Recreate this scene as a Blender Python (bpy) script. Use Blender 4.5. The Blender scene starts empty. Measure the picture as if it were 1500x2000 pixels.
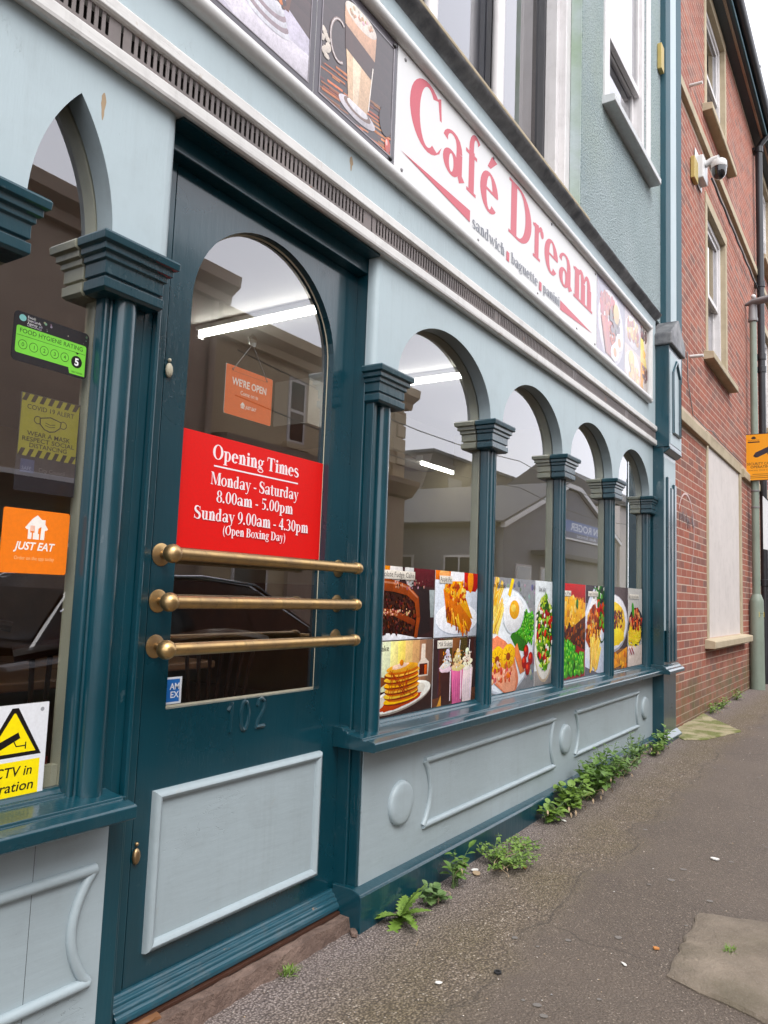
import bpy, math, random
from mathutils import Vector, Matrix
R = random.Random(7)
sc = bpy.context.scene
col = sc.collection

# ------------------------------------------------------------------ camera, sky, sun, exposure
CAM = Vector((0.0, -1.65, 1.24))
cr = Vector((0.5454532, -0.83731952, 0.0371055))
cu = Vector((-0.10752325, -0.02600099, 0.99386252))
cf = Vector((0.83121571, 0.5460952, 0.10421364))
FPX = 1510.3
cd = bpy.data.cameras.new("camera")
cd.sensor_fit = 'VERTICAL'
cd.sensor_height = 24.0
cd.lens = 24.0 * FPX / 2000.0
cd.clip_start = 0.02
cd.clip_end = 2000
cam = bpy.data.objects.new("camera", cd)
m3 = Matrix((cr, cu, -cf)).transposed()
cam.matrix_world = Matrix.Translation(CAM) @ m3.to_4x4()
col.objects.link(cam)
sc.camera = cam

SUN_EL, SUN_AZ = math.radians(52), math.radians(215)   # azimuth clockwise from +Y
w = bpy.data.worlds.new("World")
sc.world = w
w.use_nodes = True
nt = w.node_tree
nt.nodes.clear()
sky = nt.nodes.new('ShaderNodeTexSky')
sky.sky_type = 'NISHITA'
sky.sun_disc = False
sky.sun_elevation = SUN_EL
sky.sun_rotation = SUN_AZ
sky.dust_density = 3.0
hs = nt.nodes.new('ShaderNodeHueSaturation')
hs.inputs['Saturation'].default_value = 0.22
mx = nt.nodes.new('ShaderNodeMix')
mx.data_type = 'RGBA'
mx.inputs[0].default_value = 0.7
mx.inputs[7].default_value = (7.3, 7.35, 7.9, 1)        # even cloud layer
bgn = nt.nodes.new('ShaderNodeBackground')
bgn.inputs['Strength'].default_value = 0.135
wo = nt.nodes.new('ShaderNodeOutputWorld')
nt.links.new(sky.outputs[0], hs.inputs['Color'])
nt.links.new(hs.outputs[0], mx.inputs[6])
nt.links.new(mx.outputs[2], bgn.inputs['Color'])
nt.links.new(bgn.outputs[0], wo.inputs[0])

sl = bpy.data.lights.new("sun", 'SUN')
sl.energy = 1.0
sl.angle = math.radians(30)
sl.color = (1.0, 0.97, 0.93)
so = bpy.data.objects.new("sun", sl)
sd = Vector((math.sin(SUN_AZ) * math.cos(SUN_EL), math.cos(SUN_AZ) * math.cos(SUN_EL), math.sin(SUN_EL)))
so.rotation_euler = sd.to_track_quat('Z', 'Y').to_euler()
so.location = (0, -6, 12)
col.objects.link(so)
vs = sc.view_settings
vs.view_transform = 'Standard'
vs.look = 'None'
vs.exposure = 1.3
vs.gamma = 1.0
vs.use_curve_mapping = False
sc.cycles.use_denoising = True
sc.cycles.max_bounces = 8
sc.cycles.transparent_max_bounces = 16
sc.cycles.caustics_reflective = False
sc.cycles.caustics_refractive = False

# ------------------------------------------------------------------ materials
def lin(c):
    return c / 12.92 if c <= 0.04045 else ((c + 0.055) / 1.055) ** 2.4

def srgb(r, g, b):
    return (lin(r / 255), lin(g / 255), lin(b / 255), 1)

class NT:
    def __init__(s, name):
        s.m = bpy.data.materials.new(name)
        s.m.use_nodes = True
        s.t = s.m.node_tree
        s.t.nodes.clear()
        s.out = s.t.nodes.new('ShaderNodeOutputMaterial')
    def n(s, typ, **kw):
        nd = s.t.nodes.new('ShaderNode' + typ)
        for k, v in kw.items():
            setattr(nd, k, v)
        return nd
    def l(s, a, b):
        s.t.links.new(a, b)
    def pos(s):
        return s.n('NewGeometry').outputs['Position']
    def val(s, node, key, v):
        if hasattr(v, 'is_output') or hasattr(v, 'links'):
            s.l(v, node.inputs[key])
        else:
            node.inputs[key].default_value = v
    def noise(s, scale, detail=4, rough=0.55, vec=None, out='Fac'):
        nd = s.n('TexNoise')
        s.l(vec or s.pos(), nd.inputs['Vector'])
        nd.inputs['Scale'].default_value = scale
        nd.inputs['Detail'].default_value = detail
        nd.inputs['Roughness'].default_value = rough
        return nd.outputs[out]
    def voro(s, scale, vec=None, feature='F1', out='Distance', rnd=1.0):
        nd = s.n('TexVoronoi', feature=feature)
        s.l(vec or s.pos(), nd.inputs['Vector'])
        nd.inputs['Scale'].default_value = scale
        nd.inputs['Randomness'].default_value = rnd
        return nd.outputs[out]
    def ramp(s, fac, stops, interp='LINEAR'):
        nd = s.n('ValToRGB')
        s.l(fac, nd.inputs[0])
        e = nd.color_ramp.elements
        nd.color_ramp.interpolation = interp
        while len(e) < len(stops):
            e.new(0.5)
        for i, (p, c) in enumerate(stops):
            e[i].position = p
            e[i].color = c if len(c) == 4 else (*c, 1)
        return nd.outputs[0]
    def mix(s, fac, a, b, blend='MIX'):
        nd = s.n('Mix', data_type='RGBA', blend_type=blend)
        s.val(nd, 0, fac)
        s.val(nd, 6, a)
        s.val(nd, 7, b)
        return nd.outputs[2]
    def math(s, op, a, b=0.0, clamp=False):
        nd = s.n('Math', operation=op, use_clamp=clamp)
        s.val(nd, 0, a)
        s.val(nd, 1, b)
        return nd.outputs[0]
    def mapr(s, v, a, b, c=0.0, d=1.0):
        nd = s.n('MapRange')
        s.val(nd, 0, v)
        for i, x in enumerate((a, b, c, d)):
            nd.inputs[i + 1].default_value = x
        return nd.outputs[0]
    def bump(s, h, strength, dist, prev=None):
        nd = s.n('Bump')
        nd.inputs['Strength'].default_value = strength
        nd.inputs['Distance'].default_value = dist
        s.l(h, nd.inputs['Height'])
        if prev is not None:
            s.l(prev, nd.inputs['Normal'])
        return nd.outputs[0]
    def bsdf(s, base, rough=0.5, metal=0.0, normal=None, coat=0.0, coat_rough=0.1, spec=0.5, emit=None, estr=0.0):
        nd = s.n('BsdfPrincipled')
        s.val(nd, 'Base Color', base)
        s.val(nd, 'Roughness', rough)
        nd.inputs['Metallic'].default_value = metal
        nd.inputs['Specular IOR Level'].default_value = spec
        nd.inputs['Coat Weight'].default_value = coat
        nd.inputs['Coat Roughness'].default_value = coat_rough
        if normal is not None:
            s.l(normal, nd.inputs['Normal'])
        if emit is not None:
            nd.inputs['Emission Color'].default_value = emit
            nd.inputs['Emission Strength'].default_value = estr
        s.l(nd.outputs[0], s.out.inputs[0])
        return nd
    def scalevec(s, x, y, z):
        nd = s.n('VectorMath', operation='MULTIPLY')
        s.l(s.pos(), nd.inputs[0])
        nd.inputs[1].default_value = (x, y, z)
        return nd.outputs[0]
    def sep(s):
        nd = s.n('SeparateXYZ')
        s.l(s.pos(), nd.inputs[0])
        return nd.outputs

def C(*a):
    return (*a, 1)

MAT = {}
def paint(name, rgb, rough=0.4, var=0.12, bump=0.25, chips=None, coat=0.0, grain=(40, 40, 6), dirt=0.15, spec=0.5, wave=0.0):
    """brushed paint on timber: uneven tone, brush grain, small knocks and grime"""
    t = NT(name)
    n1 = t.noise(2.3, 5)
    n2 = t.noise(1.0, 3, 0.6, t.scalevec(*grain))
    n3 = t.noise(55, 3)
    base = t.mix(t.mapr(n1, 0.3, 0.7), C(*[c * (1 - var) for c in rgb]), C(*[min(1, c * (1 + var)) for c in rgb]))
    gr = t.math('MULTIPLY', t.mapr(t.noise(7, 6, 0.7), 0.5, 0.8), dirt)
    base = t.mix(gr, base, C(0.10, 0.09, 0.075))
    sp = t.mapr(t.voro(34), 0.0, 0.045, 1.0, 0.0)
    spm = t.math('MULTIPLY', sp, t.mapr(t.noise(3.1, 2), 0.52, 0.6))
    base = t.mix(t.math('MULTIPLY', spm, 0.6), base, C(0.07, 0.065, 0.06) if sum(rgb) > 0.6 else C(0.25, 0.27, 0.27))
    if chips:
        ch = t.mapr(t.noise(16, 7, 0.65), 0.66, 0.68)
        base = t.mix(t.math('MULTIPLY', ch, chips[1]), base, C(*chips[0]))
    gv = tuple(g * 1.6 + 4 for g in grain)
    cn = t.noise(1.0, 2, 0.5, t.scalevec(*gv))
    crack = t.mapr(t.math('ABSOLUTE', t.math('SUBTRACT', cn, 0.5)), 0.0, 0.009, 1.0, 0.0)
    crack = t.math('MULTIPLY', crack, t.mapr(t.noise(2.7, 3), 0.6, 0.7))
    base = t.mix(t.math('MULTIPLY', crack, 0.22), base, C(0.05, 0.05, 0.05) if sum(rgb) > 0.4 else C(0.002, 0.008, 0.01))
    run = t.mapr(t.noise(1.0, 4, 0.6, t.scalevec(26, 26, 1.3)), 0.55, 0.8)
    base = t.mix(t.math('MULTIPLY', run, dirt * 0.8), base, C(0.13, 0.115, 0.095))
    b = t.bump(n2, bump * 1.3, 0.004)
    b = t.bump(n3, bump * 0.5, 0.002, b)
    b = t.bump(crack, min(1.0, bump * 2), -0.003, b)
    if wave:
        b = t.bump(t.noise(3.5, 2), wave, 0.03, b)
    rr = t.math('ADD', t.math('MULTIPLY', n1, 0.2), rough - 0.1)
    t.bsdf(base, rr, 0, b, coat=coat, coat_rough=0.09, spec=spec)
    MAT[name] = t.m
    return t.m

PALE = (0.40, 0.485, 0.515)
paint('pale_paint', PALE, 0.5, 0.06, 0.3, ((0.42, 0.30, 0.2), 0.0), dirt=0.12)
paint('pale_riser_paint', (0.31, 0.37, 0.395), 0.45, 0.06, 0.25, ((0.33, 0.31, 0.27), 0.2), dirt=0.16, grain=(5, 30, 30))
paint('teal_paint', (0.0012, 0.039, 0.056), 0.3, 0.2, 0.3, ((0.12, 0.16, 0.17), 0.22), coat=0.55, dirt=0.06, wave=0.04)
paint('teal_door_paint', (0.0012, 0.037, 0.054), 0.28, 0.14, 0.2, ((0.12, 0.16, 0.16), 0.08), coat=0.7, dirt=0.05, wave=0.05)
paint('worn_teal_paint', (0.010, 0.062, 0.088), 0.3, 0.25, 0.8, ((0.34, 0.22, 0.14), 0.7), coat=0.3, dirt=0.3, grain=(4, 60, 60))
paint('teal_masonry_paint', (0.012, 0.07, 0.095), 0.6, 0.12, 0.5, dirt=0.12)
paint('white_paint', (0.66, 0.65, 0.63), 0.45, 0.07, 0.3, ((0.4, 0.3, 0.2), 0.3), dirt=0.28, grain=(3, 40, 40))
paint('sash_white', (0.66, 0.64, 0.64), 0.5, 0.06, 0.3, dirt=0.22)
paint('cream_paint', (0.50, 0.46, 0.34), 0.55, 0.08, 0.25, dirt=0.22)
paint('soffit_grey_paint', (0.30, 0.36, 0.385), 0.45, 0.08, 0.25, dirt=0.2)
paint('sill_grey_paint', (0.56, 0.575, 0.58), 0.6, 0.08, 0.3, dirt=0.25)
paint('vent_metal', (0.17, 0.145, 0.14), 0.55, 0.3, 0.5, ((0.3, 0.13, 0.07), 0.55), dirt=0.5, grain=(6, 20, 3))
paint('wood_floor', (0.11, 0.06, 0.035), 0.4, 0.3, 0.2)
paint('wood_panel', (0.17, 0.075, 0.03), 0.4, 0.3, 0.25, grain=(30, 30, 3))
paint('dark_wood', (0.05, 0.02, 0.012), 0.35, 0.3, 0.2)
paint('ceiling_white', (0.62, 0.6, 0.57), 0.8, 0.03, 0.05, dirt=0.0)
paint('wall_cream', (0.5, 0.43, 0.29), 0.8, 0.05, 0.05, dirt=0.05)
paint('red_vinyl', (0.42, 0.02, 0.016), 0.35, 0.1, 0.1)
paint('pvc_white', (0.62, 0.62, 0.61), 0.35, 0.04, 0.08, dirt=0.12)
paint('grey_green_paint', (0.22, 0.27, 0.22), 0.45, 0.1, 0.3, ((0.05, 0.055, 0.045), 0.55), dirt=0.3)
paint('black_pipe', (0.02, 0.021, 0.026), 0.4, 0.2, 0.2)
paint('lamp_grey', (0.21, 0.205, 0.21), 0.5, 0.1, 0.2)
paint('yellow_plastic', (0.45, 0.34, 0.10), 0.55, 0.1, 0.1, dirt=0.3)
paint('render_white', (0.60, 0.555, 0.53), 0.85, 0.06, 0.9, dirt=0.2, grain=(14, 14, 5))
paint('cream_render', (0.55, 0.45, 0.30), 0.85, 0.06, 0.3, dirt=0.2)
paint('brown_render', (0.40, 0.31, 0.245), 0.85, 0.1, 0.3, dirt=0.3)
paint('grey_render', (0.2, 0.205, 0.23), 0.85, 0.08, 0.3, dirt=0.2)
paint('dark_brickwork', (0.085, 0.07, 0.062), 0.9, 0.2, 0.6, dirt=0.3)
paint('slate', (0.06, 0.06, 0.066), 0.6, 0.2, 0.5)
paint('eaves_paint', (0.035, 0.055, 0.07), 0.5, 0.15, 0.2)
paint('rubber', (0.012, 0.012, 0.013), 0.7, 0.1, 0.1)
paint('card_white', (0.7, 0.7, 0.7), 0.4, 0.02, 0.02, dirt=0.03)
paint('plain_black', (0.012, 0.012, 0.013), 0.4, 0.05, 0.05)
paint('gum_grey', (0.16, 0.145, 0.13), 0.8, 0.1, 0.2)
paint('litter_white', (0.66, 0.64, 0.6), 0.7, 0.1, 0.2)
paint('litter_orange', (0.5, 0.2, 0.05), 0.7, 0.2, 0.3)
paint('litter_tan', (0.36, 0.26, 0.16), 0.8, 0.2, 0.3)

def m_simple(name, rgb, rough=0.4, metal=0.0, coat=0.0, emit=None, estr=0):
    t = NT(name)
    v = t.mix(t.mapr(t.noise(9, 4), 0.3, 0.7), C(*[c * 0.93 for c in rgb]), C(*rgb))
    t.bsdf(v, rough, metal, coat=coat, emit=emit, estr=estr)
    MAT[name] = t.m
m_simple('car_paint', (0.012, 0.012, 0.014), 0.25, 0.3, 1.0)
m_simple('chrome', (0.7, 0.7, 0.72), 0.15, 1.0)
m_simple('tube_light', (0.9, 0.9, 0.85), 0.5, emit=(1, 0.97, 0.9, 1), estr=8.0)
m_simple('car_glass', (0.01, 0.012, 0.013), 0.03, 0.0, 1.0)
m_simple('camera_dome', (0.008, 0.009, 0.012), 0.08, 0.0, 1.0)
m_simple('tail_red', (0.35, 0.01, 0.01), 0.2, 0.0, 1.0)

def build_special():
    # aged brass
    t = NT('brass')
    n = t.noise(11, 5, 0.6)
    base = t.mix(t.mapr(n, 0.35, 0.7), C(0.56, 0.37, 0.155), C(0.33, 0.225, 0.125))
    base = t.mix(t.math('MULTIPLY', t.mapr(t.noise(37, 5), 0.58, 0.70), 0.45), base, C(0.12, 0.09, 0.06))
    t.bsdf(base, t.mapr(n, 0.2, 0.8, 0.25, 0.45), 0.9, t.bump(t.noise(90, 3), 0.15, 0.001))
    MAT['brass'] = t.m
    # lead sheet
    t = NT('lead')
    n = t.noise(6, 6, 0.65)
    base = t.mix(t.mapr(n, 0.35, 0.7), C(0.085, 0.088, 0.096), C(0.27, 0.27, 0.27))
    t.bsdf(base, 0.5, 0.35, t.bump(t.noise(9, 3), 0.5, 0.02))
    MAT['lead'] = t.m
    # roughcast
    t = NT('roughcast')
    v = t.voro(130)
    n1 = t.noise(1.4, 5)
    gx = t.math('MULTIPLY', t.mapr(t.noise(1.1, 4, 0.6), 0.5, 0.72), 0.5)
    base = t.mix(t.mapr(n1, 0.3, 0.7), C(0.24, 0.325, 0.335), C(0.36, 0.44, 0.455))
    base = t.mix(gx, base, C(0.28, 0.36, 0.24))
    base = t.mix(t.mapr(t.noise(150, 2), 0.45, 0.7), base, C(0.50, 0.56, 0.57))
    base = t.mix(t.mapr(t.noise(70, 2), 0.54, 0.68), base, C(0.15, 0.2, 0.21))
    t.bsdf(base, 0.9, 0, t.bump(t.noise(60, 4, 0.7), 1.0, 0.02, t.bump(v, 0.6, 0.006)))
    MAT['roughcast'] = t.m
    # smooth painted reveal with green algae
    t = NT('algae_render')
    z = t.sep()[2]
    g = t.math('MULTIPLY', t.mapr(t.noise(2.0, 4), 0.4, 0.62), 0.75)
    base = t.mix(g, C(0.42, 0.49, 0.50), C(0.27, 0.37, 0.24))
    t.bsdf(base, 0.85, 0, t.bump(t.noise(30, 5), 0.4, 0.006))
    MAT['algae_render'] = t.m
    # brick, one tone per brick from its place in the bond
    t = NT('brick')
    x, y, z = t.sep()
    row = t.math('FLOOR', t.math('DIVIDE', z, 0.075))
    off = t.math('MULTIPLY', t.math('FLOORED_MODULO', row, 2.0), 0.5)
    colx = t.math('FLOOR', t.math('ADD', t.math('DIVIDE', x, 0.225), off))
    cb = t.n('CombineXYZ')
    t.l(colx, cb.inputs[0]); t.l(row, cb.inputs[1])
    wn = t.n('TexWhiteNoise', noise_dimensions='3D')
    t.l(cb.outputs[0], wn.inputs['Vector'])
    base = t.ramp(wn.outputs['Value'], [(0.0, (0.17, 0.085, 0.07)), (0.2, (0.245, 0.078, 0.052)), (0.5, (0.30, 0.085, 0.052)), (0.8, (0.36, 0.105, 0.06)), (1.0, (0.27, 0.13, 0.10))])
    n1 = t.noise(38, 5, 0.6)
    base = t.mix(t.math('MULTIPLY', t.mapr(n1, 0.35, 0.75), 0.35), base, C(0.25, 0.105, 0.08))
    base = t.mix(t.math('MULTIPLY', t.mapr(t.noise(1.3, 5, 0.65), 0.5, 0.75), 0.4), base, C(0.44, 0.27, 0.22))
    zz = t.math('ADD', z, t.math('MULTIPLY', t.noise(1.6, 4, 0.65), -0.9))
    moss = t.mapr(zz, -0.08, 0.22, 0.85, 0.0)
    base = t.mix(t.math('MULTIPLY', moss, t.mapr(t.noise(4.2, 4), 0.32, 0.62)), base, C(0.10, 0.095, 0.035))
    t.bsdf(base, 0.9, 0, t.bump(t.noise(120, 4), 0.6, 0.004, t.bump(t.noise(22, 4), 0.5, 0.006)))
    MAT['brick'] = t.m
    t = NT('mortar')
    base = t.mix(t.noise(9, 5), C(0.46, 0.34, 0.265), C(0.60, 0.465, 0.375))
    z = t.sep()[2]
    zz = t.math('ADD', z, t.math('MULTIPLY', t.noise(1.6, 4, 0.65), -0.9))
    base = t.mix(t.mapr(zz, -0.1, 0.2, 0.55, 0.0), base, C(0.13, 0.12, 0.06))
    t.bsdf(base, 0.95, 0, t.bump(t.noise(90, 4), 0.6, 0.004))
    MAT['mortar'] = t.m
    # sandstone
    t = NT('sandstone')
    base = t.mix(t.mapr(t.noise(5, 6, 0.6), 0.3, 0.7), C(0.37, 0.305, 0.205), C(0.47, 0.395, 0.275))
    base = t.mix(t.math('MULTIPLY', t.mapr(t.noise(2.2, 5, 0.7), 0.55, 0.75), 0.4), base, C(0.2, 0.175, 0.13))
    t.bsdf(base, 0.9, 0, t.bump(t.noise(60, 5), 0.6, 0.005))
    MAT['sandstone'] = t.m
    # pavement: coarse worn aggregate by the wall, smoother dark tarmac beyond
    t = NT('pavement_asphalt')
    x, y, z = t.sep()
    edge = t.math('ADD', y, t.math('MULTIPLY', t.math('SUBTRACT', t.noise(2.2, 5, 0.6), 0.5), 0.34))
    coarse = t.mapr(edge, -0.62, -0.46)
    vd = t.voro(125)
    vcol = t.voro(125, out='Color')
    vd2 = t.voro(210)
    sv = t.n('SeparateColor'); t.l(vcol, sv.inputs[0])
    sv2 = t.n('SeparateColor'); t.l(t.voro(210, out='Color'), sv2.inputs[0])
    st = t.ramp(sv.outputs[0], [(0.0, (0.075, 0.059, 0.042)), (0.4, (0.125, 0.099, 0.072)), (0.8, (0.18, 0.146, 0.11)), (0.97, (0.25, 0.21, 0.172)), (1.0, (0.42, 0.37, 0.31))])
    rough_a = t.mix(t.mapr(vd, 0.35, 0.75), st, C(0.06, 0.047, 0.036))
    ms = t.math('MULTIPLY', t.mapr(t.noise(2.6, 5, 0.65), 0.40, 0.64), 0.5)
    rough_a = t.mix(ms, rough_a, t.mix(t.mapr(vd, 0.25, 0.6), C(0.145, 0.12, 0.07), C(0.06, 0.047, 0.026)))
    near = t.math('MULTIPLY', t.mapr(y, -0.34, -0.06), 0.7)
    rough_a = t.mix(near, rough_a, t.mix(t.mapr(vd, 0.2, 0.6), t.mix(sv.outputs[2], C(0.19, 0.16, 0.155), C(0.31, 0.27, 0.265)), C(0.085, 0.07, 0.068)))
    st2 = t.ramp(sv2.outputs[1], [(0.0, (0.034, 0.026, 0.020)), (0.5, (0.066, 0.052, 0.041)), (0.92, (0.108, 0.087, 0.069)), (1.0, (0.26, 0.22, 0.18))])
    sm = t.mix(t.mapr(vd2, 0.3, 0.7), st2, C(0.058, 0.046, 0.037))
    sm = t.mix(t.math('MULTIPLY', t.mapr(t.noise(1.1, 5, 0.6), 0.4, 0.7), 0.5), sm, C(0.098, 0.078, 0.062))
    sm = t.mix(t.math('MULTIPLY', t.mapr(t.noise(2.3, 6, 0.7), 0.5, 0.72), 0.45), sm, C(0.055, 0.045, 0.037))
    ck = t.n('TexVoronoi', feature='DISTANCE_TO_EDGE'); ck.inputs['Scale'].default_value = 0.55
    wv = t.n('VectorMath', operation='ADD'); t.l(t.pos(), wv.inputs[0])
    wn2 = t.n('TexNoise'); wn2.inputs['Scale'].default_value = 5.0; wn2.inputs['Detail'].default_value = 6; t.l(t.pos(), wn2.inputs['Vector'])
    sc_ = t.n('VectorMath', operation='SCALE'); sc_.inputs['Scale'].default_value = 0.16; t.l(wn2.outputs['Color'], sc_.inputs[0]); t.l(sc_.outputs[0], wv.inputs[1])
    t.l(wv.outputs[0], ck.inputs['Vector'])
    crack = t.math('MULTIPLY', t.mapr(ck.outputs[0], 0.0, 0.0035, 1.0, 0.0), t.mapr(t.noise(0.9, 3), 0.45, 0.55))
    seam = t.math('MULTIPLY', t.mapr(t.math('ABSOLUTE', t.math('ADD', edge, 0.535)), 0.0, 0.012, 0.6, 0.0), t.mapr(t.noise(3.0, 4), 0.35, 0.6))
    sm = t.mix(t.math('MULTIPLY', crack, 0.7), sm, C(0.022, 0.018, 0.014))
    base = t.mix(coarse, sm, rough_a)
    hv = t.n('HueSaturation'); hv.inputs['Value'].default_value = 1.45; hv.inputs['Saturation'].default_value = 1.12; t.l(base, hv.inputs['Color']); base = t.mix(seam, hv.outputs[0], C(0.03, 0.024, 0.018))
    h = t.math('MULTIPLY', vd, t.mapr(coarse, 0, 1, 0.35, 1.0))
    b = t.bump(h, 0.8, -0.012)
    b = t.bump(t.noise(300, 3), 0.5, 0.003, b)
    b = t.bump(t.noise(1.3, 3), 0.3, 0.05, b)
    t.bsdf(base, t.mapr(coarse, 0, 1, 0.72, 0.9), 0, b)
    MAT['pavement_asphalt'] = t.m
    t = NT('road_asphalt')
    t.bsdf(t.mix(t.noise(60, 4), C(0.035, 0.034, 0.034), C(0.075, 0.072, 0.07)), 0.85, 0, t.bump(t.voro(90), 0.7, -0.01))
    MAT['road_asphalt'] = t.m
    t = NT('old_concrete')
    base = t.mix(t.mapr(t.noise(4, 6, 0.65), 0.3, 0.7), C(0.13, 0.103, 0.076), C(0.26, 0.212, 0.16))
    base = t.mix(t.mapr(t.voro(120), 0.1, 0.3, 0.5, 0.0), base, C(0.32, 0.28, 0.24))
    base = t.mix(t.math('MULTIPLY', t.mapr(t.noise(3.1, 5), 0.52, 0.68), 0.4), base, C(0.08, 0.07, 0.035))
    t.bsdf(base, 0.9, 0, t.bump(t.noise(45, 6, 0.7), 0.9, 0.012))
    MAT['old_concrete'] = t.m
    t = NT('mossy_concrete')
    base = t.mix(t.mapr(t.noise(5, 6, 0.65), 0.3, 0.7), C(0.25, 0.215, 0.12), C(0.36, 0.32, 0.2))
    base = t.mix(t.math('MULTIPLY', t.mapr(t.noise(4.1, 5), 0.45, 0.58), 0.9), base, C(0.12, 0.14, 0.03))
    t.bsdf(base, 0.95, 0, t.bump(t.noise(40, 6, 0.7), 0.9, 0.015))
    MAT['mossy_concrete'] = t.m
    t = NT('step_stone')
    base = t.mix(t.mapr(t.noise(9, 6, 0.7), 0.3, 0.7), C(0.09, 0.055, 0.042), C(0.24, 0.165, 0.13))
    t.bsdf(base, 0.95, 0, t.bump(t.noise(16, 6, 0.7), 1.0, 0.03))
    MAT['step_stone'] = t.m
    # leaves
    for nm, a, b2 in (('leaf_green', (0.075, 0.155, 0.022), (0.145, 0.255, 0.045)), ('leaf_bright', (0.12, 0.215, 0.025), (0.21, 0.33, 0.06)), ('leaf_pale', (0.095, 0.175, 0.05), (0.17, 0.265, 0.085))):
        t = NT(nm)
        oi = t.n('ObjectInfo')
        base = t.mix(t.mapr(t.noise(40, 3), 0.3, 0.7), C(*a), C(*b2))
        nd = t.bsdf(base, 0.5, 0, t.bump(t.noise(160, 3), 0.4, 0.003))
        nd.inputs['Subsurface Weight'].default_value = 0.0
        tr = t.n('BsdfTranslucent')
        t.l(base, tr.inputs[0])
        ms_ = t.n('MixShader'); ms_.inputs[0].default_value = 0.25
        t.l(nd.outputs[0], ms_.inputs[1]); t.l(tr.outputs[0], ms_.inputs[2])
        t.l(ms_.outputs[0], t.out.inputs[0])
        MAT[nm] = t.m
    # window glass: clear with the reflection of both faces of a pane
    for nm, f0, tint in (('glass', 0.125, (0.9, 0.92, 0.91)), ('dark_glass', 0.26, (0.5, 0.52, 0.55)), ('smoky_glass', 0.11, (0.3, 0.31, 0.35))):
        t = NT(nm)
        lw = t.n('LayerWeight'); lw.inputs[0].default_value = 0.5
        p5 = t.math('POWER', lw.outputs['Facing'], 5.0)
        f = t.math('ADD', t.math('MULTIPLY', p5, 1 - f0), f0)
        f2 = t.math('DIVIDE', t.math('MULTIPLY', f, 2.0), t.math('ADD', f, 1.0), True)
        tb = t.n('BsdfTransparent'); tb.inputs[0].default_value = C(*tint)
        gb = t.n('BsdfGlossy'); gb.inputs['Roughness'].default_value = 0.0
        gb.inputs['Color'].default_value = C(0.97, 0.97, 1.0)
        bn = t.bump(t.noise(1.3, 1), 0.004, 0.02)
        t.l(bn, gb.inputs['Normal'])
        ms_ = t.n('MixShader')
        t.l(f2, ms_.inputs[0]); t.l(tb.outputs[0], ms_.inputs[1]); t.l(gb.outputs[0], ms_.inputs[2])
        t.l(ms_.outputs[0], t.out.inputs[0])
        MAT[nm] = t.m
    t = NT('clear')
    tb = t.n('BsdfTransparent')
    tb.inputs[0].default_value = C(0.98, 0.99, 0.985)
    t.l(tb.outputs[0], t.out.inputs[0])
    MAT['clear'] = t.m
    # printed ink: colours come from the drawn shapes
    for nm, ro, fade in (('print', 0.35, 0.0), ('print_faded', 0.45, 0.42), ('print_semi', 0.4, 0.14), ('photo_print', 0.35, 0.0)):
        t = NT(nm)
        at = t.n('Attribute', attribute_name='Col')
        base = t.mix(0.0, at.outputs['Color'], C(1, 1, 1))
        base = t.mix(t.math('MULTIPLY', t.mapr(t.noise(120, 3), 0.35, 0.75), 0.10), base, C(0.1, 0.05, 0.03), 'MIX')
        if nm != 'print':
            nn = t.math('ADD', t.math('MULTIPLY', t.noise(42, 4, 0.7), 0.9), t.math('MULTIPLY', t.noise(150, 4, 0.7), 0.9))
            nb = t.n('HueSaturation')
            t.l(base, nb.inputs['Color']); t.l(t.mapr(nn, 0.6, 1.2, 0.7, 1.25), nb.inputs['Value'])
            nb.inputs['Saturation'].default_value = 1.1
            base = nb.outputs[0]
        if fade:
            base = t.mix(fade, base, C(0.46, 0.45, 0.5))
        t.bsdf(base, ro if nm == 'print' else 0.2, spec=0.4)
        MAT[nm] = t.m
build_special()

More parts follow.
